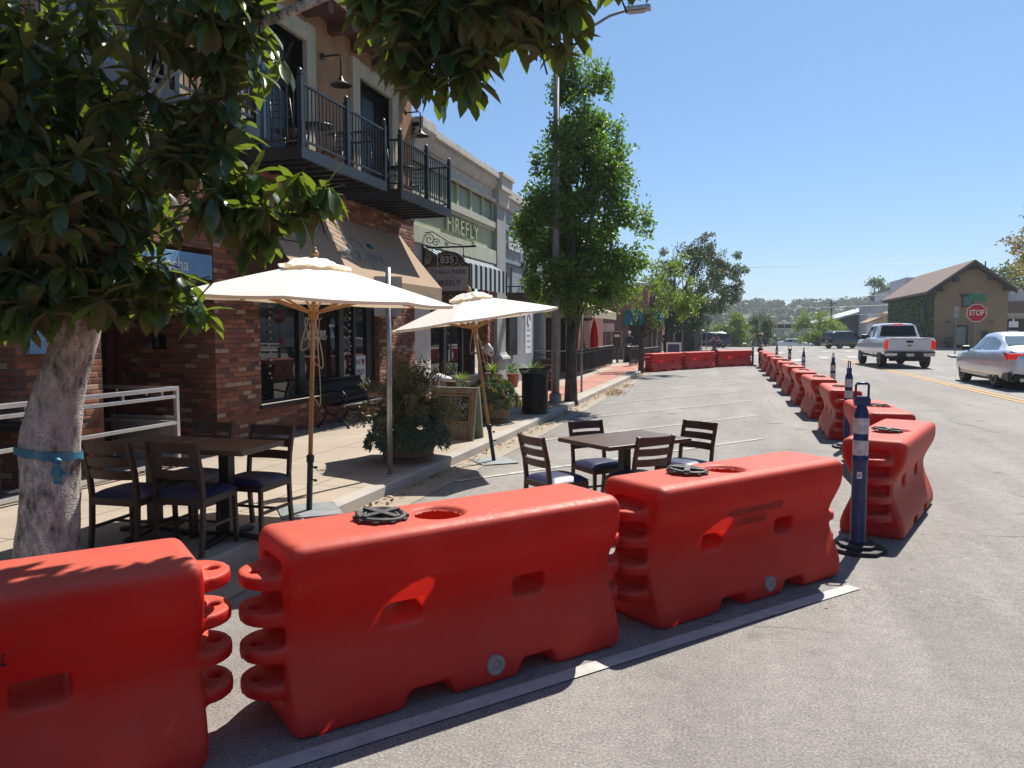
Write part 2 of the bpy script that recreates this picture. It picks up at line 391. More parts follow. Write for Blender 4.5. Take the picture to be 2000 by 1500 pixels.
def bark(name, a, b_, patch=None, sc=9):
    m, nt, N, L, b = nmat(name)
    n = noisen(N, L, sc, 8, .72, vscale=(1, 1, .45)); n2 = noisen(N, L, 2.2, 4, .6); n3 = noisen(N, L, 70, 3, .6)
    r = ramp(N, [(.36, a), (.62, b_)]); L.new(n.outputs[0], r.inputs[0]); c = r.outputs[0]
    if patch:
        r2 = ramp(N, [(.5, (0, 0, 0)), (.6, (1, 1, 1))]); L.new(n2.outputs[0], r2.inputs[0]); c = mix(N, L, c, patch, math_(N, L, 'MULTIPLY', r2.outputs[0], .7))
    if patch:
        vo = N.new('ShaderNodeTexVoronoi'); vo.inputs['Scale'].default_value = 34; tc = N.new('ShaderNodeTexCoord'); mp = N.new('ShaderNodeMapping'); mp.inputs['Scale'].default_value = (1, 1, 1.7); L.new(tc.outputs['Object'], mp.inputs[0]); L.new(mp.outputs[0], vo.inputs['Vector'])
        pit = ramp(N, [(.10, (.35, .33, .32)), (.34, (1, 1, 1))]); L.new(vo.outputs['Distance'], pit.inputs[0]); msk = ramp(N, [(.48, (0, 0, 0)), (.6, (1, 1, 1))]); L.new(n.outputs[0], msk.inputs[0]); c = mix(N, L, c, mix(N, L, c, pit.outputs[0], 1., 'MULTIPLY'), msk.outputs[0])
    L.new(c, b.inputs['Base Color']); b.inputs['Roughness'].default_value = .92; b.inputs['Specular IOR Level'].default_value = .15
    h = math_(N, L, 'ADD', n.outputs[0], math_(N, L, 'MULTIPLY', n3.outputs[0], .3))
    if patch: h = math_(N, L, 'ADD', h, math_(N, L, 'MULTIPLY', pit.outputs[0], .4))
    bump(N, L, h, .8 if patch else 1.0, .022 if patch else .03, b)
    return m
def wood(name, a, b_, rough=.5, vscale=(6, 6, .6), sc=8, coat=0):
    m, nt, N, L, b = nmat(name)
    n = noisen(N, L, sc, 5, .65, vscale=vscale, dist=.6); r = ramp(N, [(.3, a), (.7, b_)]); L.new(n.outputs[0], r.inputs[0]); L.new(r.outputs[0], b.inputs['Base Color'])
    b.inputs['Roughness'].default_value = rough; b.inputs['Coat Weight'].default_value = coat; bump(N, L, n.outputs[0], .15, .004, b)
    return m
def emis(name, col, st, base=None):
    m, nt, N, L, b = nmat(name); b.inputs['Base Color'].default_value = (*(base or col), 1); b.inputs['Emission Color'].default_value = (*col, 1); b.inputs['Emission Strength'].default_value = st
    b.inputs['Roughness'].default_value = .2
    return m

M = {}
M['asphalt'] = asphalt()
M['walk'] = concrete('sidewalk_concrete', (.345, .282, .218), 1.35, 1.15)
M['kerb'] = concrete('kerb_concrete', (.36, .33, .29))
M['redwalk'] = brick('red_paver', [(.40, .17, .12), (.46, .21, .15), (.36, .15, .11), (.42, .20, .15)], .2, .1, (.38, .24, .19), .2)
M['line'] = paint('road_paint', (.46, .44, .41), .8, var=.14, scale=9)
M['oldline'] = paint('worn_road_paint', (.42, .40, .365), .85, var=.35, scale=16)
M['yellow'] = paint('yellow_road_paint', (.55, .33, .10), .8, var=.3, scale=20)
M['barrier'] = plastic_barrier()
M['ledge'] = paint('pale_sage_ledge', (.42, .43, .33), .85, var=.08, scale=2, bmp=.12)
M['blackp'] = paint('black_plastic', (.02, .02, .021), .45, var=.3)
M['dustcap'] = paint('dusty_black_cap', (.05, .047, .04), .6, var=.5, scale=18)
M['grey'] = paint('grey_plug', (.27, .25, .24), .6)
M['stencil'] = paint('stencil_ink', (.015, .010, .010), .7, var=.5, scale=40)
M['blue'] = paint('blue_post_plastic', (.010, .026, .115), .38, var=.25, scale=9)
M['reflect'] = paint('white_reflective_band', (.52, .50, .50), .35, var=.25, scale=25)
M['rubber'] = paint('black_rubber', (.018, .018, .018), .7)
M['tyre'] = paint('tyre_rubber', (.022, .021, .020), .75)
M['cream'] = canvas('cream_canvas', (.93, .89, .82), .24)
M['oak'] = wood('honey_wood', (.30, .15, .055), (.45, .25, .10), .45)
M['rope'] = paint('rope', (.48, .38, .25), .9)
M['steel'] = paint('galvanised_steel', (.38, .38, .38), .42, .75, var=.15, scale=12)
M['steelplate'] = paint('grey_steel_plate', (.24, .26, .27), .55, .3, var=.2)
M['alu'] = paint('aluminium_rail', (.62, .62, .63), .32, .8, var=.08)
M['dkwood'] = wood('dark_brown_wood', (.026, .012, .008), (.052, .022, .013), .5, coat=.0)
M['redwood'] = wood('mahogany_wood', (.045, .010, .007), (.085, .020, .013), .45, coat=.1)
M['tabletop'] = wood('table_top_wood', (.060, .030, .020), (.11, .058, .038), .42, coat=.08, vscale=(.6, 6, 6))
M['navy'] = paint('navy_vinyl', (.018, .022, .075), .42, var=.15, scale=5)
M['iron'] = paint('black_iron', (.012, .012, .013), .42, .2, var=.2)
M['blsteel'] = paint('dark_painted_steel', (.024, .028, .036), .38, .3, var=.2)
M['brick'] = brick('dark_brick', [(.23, .085, .055), (.31, .115, .070), (.17, .070, .052), (.38, .145, .085), (.27, .105, .068), (.14, .068, .056), (.42, .29, .20), (.33, .14, .09), (.21, .105, .075), (.29, .11, .07)], mort=(.13, .10, .08))
M['brickred'] = brick('far_red_brick', [(.26, .095, .062), (.30, .115, .075), (.22, .080, .055), (.28, .12, .08)], mort=(.26, .19, .15), bmp=.4)
M['stucco'] = paint('tan_stucco', (.36, .205, .110), .92, var=.12, scale=2.5, bmp=.35, bscale=90, spec=.1)
M['trim'] = paint('cream_trim', (.44, .38, .26), .85, var=.1, scale=3, bmp=.15)
M['eave'] = paint('red_brown_eave', (.10, .028, .020), .7)
M['awning'] = canvas('tan_awning_canvas', (.42, .305, .215), .10)
M['awn_dark'] = canvas('brown_awning_cheek', (.115, .075, .055), .05)
M['glass'] = glass('dark_shop_glass')
M['cglass'] = clearglass('clear_shop_glass')
M['skyglass'] = glass('upper_window_glass', (.10, .16, .19), .03)  # bluish base colour stands in for reflected sky
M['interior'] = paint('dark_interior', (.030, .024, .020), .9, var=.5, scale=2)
M['black'] = paint('black_frame', (.010, .010, .011), .4)
M['door'] = wood('red_brown_door', (.060, .018, .011), (.11, .034, .020), .5)
M['paper'] = paint('menu_paper', (.52, .47, .36), .8, var=.06)
M['white'] = paint('white_paint', (.66, .64, .61), .6, var=.08)
M['whitestucco'] = paint('white_stucco', (.60, .57, .53), .85, var=.1, scale=2, bmp=.2)
M['sage'] = paint('sage_green_paint', (.36, .40, .26), .85, var=.08, scale=2, bmp=.15)
M['greenpanel'] = paint('grey_green_panel', (.27, .33, .25), .8, var=.1, scale=3)
M['cornice'] = paint('weathered_cream_cornice', (.50, .46, .40), .85, var=.14, scale=3.5, bmp=.2)
M['bluegrey'] = paint('blue_grey_paint', (.24, .27, .30), .8, var=.1, scale=2, bmp=.12)
M['greypil'] = paint('grey_pilaster_paint', (.30, .31, .30), .8, var=.12, scale=3)
M['signbrown'] = paint('brown_sign_board', (.060, .042, .030), .6, var=.2)
M['signgrey'] = paint('pale_sign_panel', (.36, .33, .31), .6, var=.08)
M['gold'] = paint('gold_paint', (.42, .27, .08), .45)
M['purple'] = paint('purple_letters', (.08, .04, .12), .6)
M['olive'] = leafmat('olive_leaf', (.105, .105, .050), None, .15, .6, .35)
M['olive2'] = leafmat('succulent_green', (.075, .125, .090), None, .10, .5, .35)
M['succ2'] = leafmat('yellow_succulent', (.21, .19, .07), None, .15, .5, .35)
M['barrelwood'] = wood('weathered_barrel', (.13, .085, .055), (.24, .165, .11), .85)
M['hoop'] = paint('rusty_hoop', (.10, .075, .06), .7, .4)
M['terra'] = paint('terracotta', (.36, .12, .06), .8)
M['oldpaint'] = wood('distressed_painted_wood', (.16, .085, .055), (.24, .23, .17), .8, vscale=(3, 3, .5), sc=5)
M['palegreen'] = wood('faded_green_wood', (.20, .25, .19), (.27, .31, .24), .8)
M['chalkboard'] = paint('chalkboard', (.022, .023, .024), .8, var=.3)
M['chalk'] = paint('chalk', (.40, .40, .39), .95, var=.3, scale=40)
M['teal'] = canvas('teal_awning_canvas', (.010, .16, .17), .12)
M['stripew'] = canvas('white_awning_stripe', (.48, .56, .60), .1)
M['stripeb'] = canvas('black_awning_stripe', (.012, .012, .016), .0)
M['soil'] = paint('soil', (.05, .035, .025), .95)
M['maglia'] = leafmat('magnolia_leaf', (.036, .070, .034), (.085, .068, .030), .24, .24, .32, trc=(.30, .44, .03))
M['pear'] = leafmat('pear_leaf', (.090, .155, .030), None, .36, .42, .35)
M['lime'] = leafmat('lime_green_leaf', (.12, .17, .025), None, .30, .5, .3)
M['euc'] = leafmat('grey_green_leaf', (.070, .095, .055), None, .25, .55, .3)
M['dkleaf'] = leafmat('dark_leaf', (.034, .055, .020), None, .2, .5, .4)
M['autumn'] = leafmat('turning_leaf', (.17, .12, .035), None, .28, .6, .4)
M['dryleaf'] = leafmat('dry_leaf', (.26, .15, .07), None, .1, .7, .4)
M['ivy'] = leafmat('ivy_leaf', (.030, .085, .028), None, .12, .5, .35)
M['magbark'] = bark('magnolia_bark', (.085, .072, .066), (.62, .57, .52), (.42, .37, .34), 13)
M['bark'] = bark('tree_bark', (.045, .035, .028), (.12, .10, .08))
M['ribbon'] = paint('blue_ribbon', (.045, .17, .25), .35, var=.1)
M['pole'] = paint('weathered_grey_pole', (.24, .235, .23), .65, .2, var=.2, scale=7)
M['adobe'] = paint('tan_adobe_wall', (.30, .205, .115), .9, var=.1, scale=.8, bmp=.1)
M['roofbrown'] = paint('brown_shingle_roof', (.17, .115, .095), .9, var=.2, scale=3, vscale=(1, 1, 4))
M['beam'] = paint('dark_roof_beam', (.035, .026, .024), .8)
M['whitewall'] = paint('pale_grey_wall', (.42, .42, .43), .85, var=.08, scale=1)
M['metalroof'] = paint('pale_metal_roof', (.40, .41, .43), .5, .1, var=.08)
M['stopred'] = paint('stop_sign_red', (.50, .018, .018), .45, var=.05)
M['signwhite'] = paint('sign_white', (.72, .72, .70), .45, var=.04)
M['signgreen'] = paint('street_sign_green', (.01, .20, .10), .45, var=.05)
M['signback'] = paint('sign_back_metal', (.30, .29, .28), .6, .5)
M['whitecar'] = paint('white_car_paint', (.80, .81, .83), .22, 0, var=.03, coat=.8)
M['silvercar'] = paint('silver_car_paint', (.66, .69, .74), .28, .35, var=.03, coat=.9)
M['blackcar'] = paint('black_car_paint', (.010, .011, .013), .2, 0, var=.05, coat=.9)
M['navycar'] = paint('dark_blue_car_paint', (.012, .020, .045), .2, .2, var=.05, coat=.9)
M['carglass'] = glass('car_glass', (.012, .015, .016), .02); M['cabglass'] = glass('shaded_cab_glass', (.012, .016, .016), .05); M['cabglass'].node_tree.nodes['Principled BSDF'].inputs['Specular IOR Level'].default_value = .18
M['bluglass'] = glass('tinted_car_glass', (.10, .14, .16), .03)
M['chrome'] = paint('chrome', (.62, .60, .56), .2, .9, var=.05)
M['rim'] = paint('alloy_rim', (.62, .62, .63), .35, .2, var=.1)
M['tail'] = emis('lit_tail_lamp', (1., .03, .02), .22, (.5, .01, .01))
M['taildim'] = paint('tail_lamp_red', (.35, .012, .012), .25, var=.05)
M['skin'] = paint('skin', (.42, .24, .16), .6, var=.05)
M['hair'] = paint('dark_hair', (.03, .02, .015), .6)
M['whitehair'] = paint('white_hair', (.62, .60, .56), .7)
M['blackcloth'] = paint('black_cloth', (.014, .014, .016), .85)
M['denim'] = paint('blue_jeans', (.030, .040, .075), .85)
M['bluecloth'] = paint('blue_shirt', (.07, .10, .16), .85)
M['patterned'] = paint('purple_patterned_top', (.16, .08, .14), .85, var=.6, scale=30)
M['straw'] = paint('straw_hat', (.42, .30, .14), .85)
M['redcloth'] = canvas('red_canvas', (.62, .015, .012), .15)
M['floral'] = paint('dark_floral_cloth', (.13, .035, .035), .85, var=.8, scale=45)
M['bin'] = paint('black_bin_steel', (.010, .010, .012), .38, .3)
M['blueboard'] = paint('blue_sign_board', (.14, .30, .50), .6, var=.08)
M['redink'] = paint('red_ink', (.45, .02, .03), .6)
M['tealink'] = paint('teal_ink', (.30, .36, .37), .7)
M['wicker'] = paint('dark_wicker', (.025, .020, .018), .7, var=.5, scale=60)
M['fencewood'] = paint('grey_top_board', (.17, .15, .14), .8)

# ---------------------------------------------------------------- the setting
def grid_surface(name, xs, ys, fz, mat, kind='structure'):
    me = bpy.data.meshes.new(name); vs = [(x, y, fz(x, y)) for y in ys for x in xs]; n = len(xs)
    fs = [(j * n + i, j * n + i + 1, (j + 1) * n + i + 1, (j + 1) * n + i) for j in range(len(ys) - 1) for i in range(n - 1)]
    me.from_pydata(vs, [], fs); me.materials.append(mat); me.polygons.foreach_set('use_smooth', [True] * len(fs)); boxuv(me)
    o = bpy.data.objects.new(name, me); COL.objects.link(o); o['kind'] = kind; return o
def rng(a, b, s):
    n = max(1, int(round((b - a) / s))); return [a + (b - a) * i / n for i in range(n + 1)]

M['earth'] = paint('dry_earth', (.17, .145, .095), .95, var=.35, scale=.05)
xs = [-1500, -600, -250, -120, -60, -30] + rng(-18, 30, .6) + [40, 60, 100, 200, 500, 1500]
ys = [-60, -30, -12] + rng(-6, 60, .6) + rng(62, 130, 2) + [150, 180, 220, 300, 500, 1000, 2500]
def land(x, y):
    z = gz(x, min(y, 130))
    if y > 130: z = gz(x, 130) - min(4, (y - 130) * .05)
    return z
street_m = M['asphalt']
g1 = grid_surface('ground', xs, ys, lambda x, y: land(x, y) - (.0 if (-18 < x < 30 and -6 < y < 130) else .06), M['asphalt'])

# sidewalk and kerb on the left (ends at the crossing)
YE = 47.5
ysw = rng(-8, YE, .75)
sb = MB()
vs = []; xsn = 9
for y in ysw:
    k = kx(y) - .15
    if y > YE - 3: k -= 3 * (1 - math.sqrt(max(0, 1 - ((y - (YE - 3)) / 3) ** 2)))
    for i in range(xsn): x = -12 + (k + 12) * i / (xsn - 1); vs.append((x, y, wz(x, y)))
fs = [(j * xsn + i, j * xsn + i + 1, (j + 1) * xsn + i + 1, (j + 1) * xsn + i) for j in range(len(ysw) - 1) for i in range(xsn - 1)]
me = bpy.data.meshes.new('sidewalk'); me.from_pydata(vs, [], fs); me.materials.append(M['walk']); boxuv(me)
sw = bpy.data.objects.new('sidewalk', me); COL.objects.link(sw); sw['kind'] = 'structure'
kb = MB(); prev = None
for y in ysw:
    k = kx(y)
    if y > YE - 3: k -= 3 * (1 - math.sqrt(max(0, 1 - ((y - (YE - 3)) / 3) ** 2)))
    t = wz(k, y); ch = .012 * mnoise.noise(Vector((y * 1.7, 3, 0)))
    ring = [Vector((k - .15, y, t - .2)), Vector((k - .15, y, t)), Vector((k - .02 + ch, y, t + .001)), Vector((k + .005 + ch, y, t - .02)), Vector((k + .015, y, gz(k, y) - .05))]
    if prev:
        for a in range(4): kb.quad(prev[a], prev[a + 1], ring[a + 1], ring[a])
    prev = ring
ko = kb.build('kerb', M['kerb']); ko['kind'] = 'structure'
# concrete gutter strip, dusty with litter
def strip(mb, pts, w, dz, fz=gz, n=None):
    """flat ribbon along a 2-D polyline, draped on the street"""
    pts = [Vector((p[0], p[1], 0)) for p in pts]; out = []
    for a, b in zip(pts, pts[1:]):
        k = max(1, int((b - a).length / .5)); out += [a.lerp(b, i / k) for i in range(k)]
    out.append(pts[-1]); prev = None
    for i, p in enumerate(out):
        d = (out[min(i + 1, len(out) - 1)] - out[max(0, i - 1)]).normalized(); nrm = Vector((-d.y, d.x, 0)) * (w / 2)
        l = p + nrm; r = p - nrm; l.z = fz(l.x, l.y) + dz; r.z = fz(r.x, r.y) + dz
        if prev: mb.quad(prev[0], prev[1], r, l)
        prev = (l, r)
    return mb
M['gutter'] = concrete('gutter_concrete', (.30, .25, .19))
cr_ = MB(); rc = random.Random(44)
for (x, y, a, n_) in ((2.3, 5.6, 15, 20), (3.0, 4.4, 170, 12), (1.9, 7.6, 8, 26), (3.4, 9.5, 20, 30), (-.2, 12.5, 5, 26), (4.5, 14, 75, 40), (-1.5, 19, 12, 30), (3.2, 22, 85, 60), (5.2, 7.0, 100, 26)):
    p_ = Vector((x, y, 0)); a = R(a); pv = None
    for i in range(n_):
        a += rc.uniform(-.45, .45) * .6; p_ = p_ + Vector((math.cos(a), math.sin(a), 0)) * .09; w_ = (.0035 + .0065 * rc.random()) * math.sin(math.pi * (i + 1) / (n_ + 1)) ** .5; nn = Vector((-math.sin(a), math.cos(a), 0)) * w_
        l_ = p_ + nn; r_2 = p_ - nn; l_.z = gz(l_.x, l_.y) + .0035; r_2.z = gz(r_2.x, r_2.y) + .0035
        if pv: cr_.quad(pv[0], pv[1], r_2, l_)
        pv = (l_, r_2)
M['crack'] = paint('tar_in_cracks', (.055, .052, .050), .7, var=.3)
o = cr_.build('road_cracks', M['crack'], recalc=False); o['kind'] = 'structure'
o = strip(MB(), [(kx(y) + .22, y) for y in rng(-8, 45, 1)], .42, .006).build('gutter', M['gutter'], recalc=False); o['kind'] = 'structure'

o = strip(strip(MB(), [(-2.9, 1.36), (.86, 5.76)], .10, .007), [(9.0, -2), (8.2, -2.05)], .1, .007).build('road_edge_line', M['line'], recalc=False); o['kind'] = 'structure'
mb = MB()
# parking bay lines: parallel, slanting back from the kerb
d0 = Vector((-3.35, 8.55)); d1 = Vector((.60, 14.0)); dv = d1 - d0
for k in range(9):
    y0 = 8.55 + k * 3.35 if k else 8.55
    a = (-3.2, 8.7 + 3.7 * k); b = (.55, 13.95 + 4.05 * k)
    if b[1] > 46: continue
    strip(mb, [a, b], .085, .008)
o = mb.build('parking_bay_lines', M['oldline'], recalc=False); o['kind'] = 'structure'
mb = MB()
for dx in (-.1, .1): strip(mb, [(6.62 + dx, -6), (6.35 + dx, 19.7), (6.14 + dx, 33.7), (5.95 + dx, 46.5)], .095, .008)
o = mb.build('yellow_centre_line', M['yellow'], recalc=False); o['kind'] = 'structure'
mb = MB()
for i in range(9): strip(mb, [(-2.4 + 1.55 * i, 48.2), (-2.4 + 1.55 * i, 51.2)], .55, .008)
for i in range(8): strip(mb, [(-1.4 + 1.75 * i, 65.5), (-1.4 + 1.75 * i, 69.5)], .6, .008)
o = mb.build('crosswalk', M['oldline'], recalc=False); o['kind'] = 'structure'
mb = MB()
strip(mb, [(kx(y) - .95, y) for y in rng(19.5, 45, 1)], 1.1, .005, wz)
strip(mb, [(-7.2, 18.2), (-3.95, 18.2)], 2.4, .006, wz); strip(mb, [(-7.2, 38.5), (-3.95, 38.5)], 1.6, .006, wz)
o = mb.build('red_paving', M['redwalk'], recalc=False); o['kind'] = 'structure'
# far side of the crossing: pavement blocks left and right, right-hand kerb island
mb = MB()
for x0, x1, y0, y1 in ((-30, -4.6, 62, 88), (12.5, 60, 79, 120)):
    z = land((x0 + x1) / 2, y0) ; mb.box(x0, x1, y0, y1, z - .3, z + .12)
o = mb.build('far_pavement', M['kerb']); o['kind'] = 'structure'
mb = MB(); poly = [(12.2, 49.6), (14, 47.5), (40, 47.5), (40, 53.5), (12.6, 52.2)]
mb.prism(poly, gz(13, 50) - .1, gz(13, 50) + .13, 'z'); mb.prism([(13, -10), (13, 40), (14.5, 43), (40, 43), (40, -10)], .0, .34, 'z')
o = mb.build('right_pavement', M['kerb'], bevel=.02); o['kind'] = 'structure'
# ---------------------------------------------------------------- water-filled barriers
BL, BH, BW = 1.90, .87, .27
def bprof(z):
    """half depth of the barrier at height z: wide top, waist, flared foot"""
    t = z / BH
    if t > .86: return BW
    if t > .5: return BW - .105 * sm((.86 - t) / .36)
    if t > .12: return BW - .105 + .105 * sm((.5 - t) / .42)
    return BW
def barrier_mesh(voxel, name):
    N = 44; zs = [BH * i / N for i in range(N + 1)]; rr = .055
    st = []
    for i in range(7):
        a = math.pi / 2 * i / 6; st.append((-BL / 2 + rr - rr * math.cos(a) , rr * (1 - math.sin(a))))
    st = st + [(-x, ins) for x, ins in reversed(st)]
    vs = []; fs = []; ring = 0
    for x, ins in st:
        pts = []
        for z in zs:
            # rounding of the upper and lower long edges
            e = 0
            for edge, r_ in ((BH - z, .06), (z, .03)):
                if edge < r_: e = max(e, r_ - math.sqrt(max(0, r_ * r_ - (r_ - edge) ** 2)))
            zz = ins + z * (BH - 2 * ins) / BH
            pts.append((bprof(z) - ins - e, zz))
        ringp = [(-w, z) for w, z in pts] + [(w, z) for w, z in reversed(pts)]
        ring = len(ringp); vs += [(x, w, z) for w, z in ringp]
    for i in range(len(st) - 1):
        for k in range(ring): k2 = (k + 1) % ring; fs.append((i * ring + k, i * ring + k2, (i + 1) * ring + k2, (i + 1) * ring + k))
    fs.append(tuple(reversed(range(ring)))); fs.append(tuple((len(st) - 1) * ring + k for k in range(ring)))
    me = bpy.data.meshes.new('b'); me.from_pydata(vs, [], fs)
    ob = bpy.data.objects.new('b', me); COL.objects.link(ob); tmp = [ob]
    bm = bmesh.new(); bm.from_mesh(me); bmesh.ops.recalc_face_normals(bm, faces=bm.faces); bm.to_mesh(me); bm.free()
    def boolean(mb, op):
        c = mb.build('cut', None); tmp.append(c); m = ob.modifiers.new('b', 'BOOLEAN'); m.operation = op; m.object = c; m.solver = 'EXACT'
    for cx in (-.37, .37): boolean(MB().box(cx - .10, cx + .10, -.5, .5, .385, .50), 'DIFFERENCE')
    for a, b in ((-.43, -.13), (.22, .50)):
        boolean(MB().prism([(a, -.05), (b, -.05), (b, .0), (b - .045, .09), (a + .045, .09), (a, .0)], -.6, .6, 'y'), 'DIFFERENCE')
    for sx in (-1, 1):
        x0, x1 = sorted((sx * (BL / 2 - .075), sx * (BL / 2 + .2)))
        boolean(MB().box(x0, x1, -.13, .13, .13, .775), 'DIFFERENCE')
    boolean(MB().lathe([(.138, BH - .028), (.138, BH + .1)], 40, (-.11, -.03, 0)), 'DIFFERENCE')
    boolean(MB().lathe([(.05, 0), (.05, .04)], 20, (0, 0, 0)), 'DIFFERENCE') if False else None
    # hinge lugs: two sets at interleaving heights
    lug = MB()
    for sx, hs in ((-1, (.685, .52, .355, .19)), (1, (.735, .575, .415, .255))):
        for h in hs:
            n = 20; c = sx * (BL / 2 + .005); poly = [(sx * (BL / 2 - .12), -.16), (c, -.16)] + [(c + sx * .145 * math.sin(math.pi * k / n), -.16 * math.cos(math.pi * k / n)) for k in range(1, n)] + [(c, .16), (sx * (BL / 2 - .12), .16)]
            lug.prism(poly, h - .032, h + .032, 'z')
    boolean(lug, 'UNION')
    holes = MB()
    for sx in (-1, 1): holes.lathe([(.03, .1), (.03, .79)], 16, (sx * (BL / 2 + .075), 0, 0))
    boolean(holes, 'DIFFERENCE')
    m = ob.modifiers.new('r', 'REMESH'); m.mode = 'VOXEL'; m.voxel_size = voxel; m.use_smooth_shade = True
    m = ob.modifiers.new('s', 'SMOOTH'); m.factor = .5; m.iterations = 5 if voxel < .015 else 3
    dg = bpy.context.evaluated_depsgraph_get(); out = bpy.data.meshes.new_from_object(ob.evaluated_get(dg)); out.name = name
    for o in tmp: bpy.data.objects.remove(o)
    # open the filler hole into the hollow body
    bm = bmesh.new(); bm.from_mesh(out)
    kill = [f for f in bm.faces if f.normal.z > .3 and f.calc_center_median().z < BH - .012 and (Vector(f.calc_center_median().xy) - Vector((-.11, -.03))).length < .121 and f.calc_center_median().z > BH - .05]
    bmesh.ops.delete(bm, geom=kill, context='FACES'); bm.to_mesh(out); bm.free()
    out.polygons.foreach_set('use_smooth', [True] * len(out.polygons)); out.materials.clear(); out.materials.append(M['barrier']); boxuv(out)
    return out
bm_near = barrier_mesh(.0125, 'barrier_body'); bm_far = barrier_mesh(.022, 'barrier_body_coarse')
def plug_mb():
    p = MB(); y = -bprof(.09) - .004
    T = Matrix.Translation((.09, y, .10)) @ Matrix.Rotation(R(90), 4, 'X'); p.T = T
    p.lathe([(.052, -.02), (.052, .004), (.046, .010), (.030, .010), (.028, .003), (.010, .003), (.008, .008), (.001, .008)], 28, cap=False)
    return p
def stencil(lines, z0=.615):
    t = MB()
    for i, (s, size, shear) in enumerate(lines):
        zc = z0 - i * .078
        def warp(p, zc=zc):
            z = zc + p.y; return Vector((p.x - .02, -(bprof(z) + .0035), z))
        t.text(s, size, None, 0, sx=.52, shear=shear, warp=warp, bold=.0010, spacing=1.14)
    return t
def barrier(x, y, ang, label, group, near=True, plug=False, text=None, z=None, fade_light=.0):
    t = root('road_barrier', (x, y, gz(x, y) if z is None else z), label, 'barrier', group, ang)
    o = bpy.data.objects.new('body', bm_near if near else bm_far); put(o, t); o.color = (fade_light, 0, 0, 1)  # red channel: amount of fading and painted-in ambient light on the long sides
    if plug: plug_mb().build('drain_plug', M['grey'], t)
    if text: stencil(text).build('stencil_lettering', M['stencil'], t, recalc=False)
    return t
def cap_mb():
    c = MB()
    c.lathe([(.125, .0), (.125, .012), (.118, .016), (.104, .016), (.102, .004), (.088, .002), (.088, .010), (.080, .012), (.074, .003)], 36, cap=False)
    for a in (0, 90):
        c.T = Matrix.Rotation(R(a), 4, 'Z'); c.box(-.115, .115, -.018, .018, .004 + .001 * (a > 0), .022 + .001 * (a > 0))
    for k in range(10):
        c.T = Matrix.Rotation(R(36 * k), 4, 'Z'); c.box(.118, .138, -.012, .012, -.008, .006)
    c.T = None; c.lathe([(.075, .001), (.02, .0015)], 24, cap=False)
    return c
cap_proto = cap_mb().build('filler_cap', M['dustcap'], None); cap_used = [False]
def cap(b, lx, label, group, tilt=0, spin=20):
    c = cap_proto if not cap_used[0] else cap_proto.copy()
    if cap_used[0]: COL.objects.link(c)
    cap_used[0] = True
    Mb = Matrix.Translation(b.location) @ Matrix.Rotation(b.rotation_euler.z, 4, 'Z')
    c.location = Mb @ Vector((lx, .0, BH + .008 + abs(math.sin(R(tilt))) * .12)); c.rotation_euler = (R(tilt), 0, b.rotation_euler.z + R(spin))
    tag(c, label, 'cap', group)

GF, GR, GC = 'red plastic barriers across the near end', 'red plastic barriers in a row beside the traffic lane', 'red plastic barriers across the far end'
def from_front(x0, y0, ang, t=0.5):
    """centre of a barrier whose front lower left corner stands at (x0,y0)"""
    a = R(ang); d = Vector((math.cos(a), math.sin(a))); n = Vector((-math.sin(a), math.cos(a))); c = Vector((x0, y0)) + d * BL / 2 + n * BW
    return c.x, c.y, a
aB = 49.8; x, y, a = from_front(-1.795, 2.841, aB)
B = barrier(x, y, a, 'nearest red plastic barrier, with the open round filler hole and a cap beside it', GF, plug=True)
cap(B, -.41, 'black filler cap lying beside the open hole of the middle near barrier', 'black filler caps', 3)
x, y, a = from_front(-.377, 4.55, 51.0)
Cb = barrier(x, y, a, 'red plastic barrier with black stencilled phone number, third from the left', GF, plug=True, text=[("PACIFIC HIGHWAY RENTAL", .080, .16), ("510-569-5656", .092, .08)])
cap(Cb, -.44, 'black cross-shaped filler cap beside the hole of the stencilled barrier', 'black filler caps', 4, 40)
dA = Vector((math.cos(R(49)), math.sin(R(49)))); fr = Vector((-2.015, 2.58)); x, y, a = from_front(*(fr - dA * BL), 49)
A = barrier(x, y, a, 'red barrier cut off by the left edge of the photo, in front of the tree', GF, text=[("PACIFIC HIGHWAY RENTAL", .080, .16), ("510-569-5656", .092, .08)])
A.scale = (1, 1, 1)
cap(A, -.11, 'filler cap on the leftmost near barrier', 'black filler caps')
# the one turned into the lane, and the one just behind it
D = barrier(1.53, 8.22, R(70.5), 'red barrier turned towards the lane, just right of the near blue post', GR, z=-.03, fade_light=.45)
cap(D, -.30, 'cap lying on the barrier right of the near blue post', 'black filler caps', 5)
E_ = barrier(1.84, 10.98, R(91), 'red barrier seen behind the near blue post, before the straight row', GR, fade_light=.3)
cap(E_, -.11, 'cap on the barrier behind the near blue post', 'black filler caps', 3)
ords = ['nearest', 'second', 'third', 'fourth', 'fifth', 'sixth', 'seventh', 'eighth', 'farthest']
ny = [14.15, 17.65, 21.0, 24.5, 27.9, 31.3, 34.8, 38.4, 41.6]; nx = [1.90, 1.89, 1.86, 1.85, 1.84, 1.80, 1.75, 1.70, 1.67]
for i in range(9):
    y = ny[i] + BL / 2; b = barrier(nx[i], y, R(90 + (1.5 if i % 2 else -1)), f'{ords[i]} barrier of the straight row that stands end to end along the parking bays', GR, near=(i < 2), fade_light=.95)
    if i < 6: cap(b, -.15, f'cap on the {ords[i]} barrier of the straight row', 'black filler caps', 2, 15 * i)
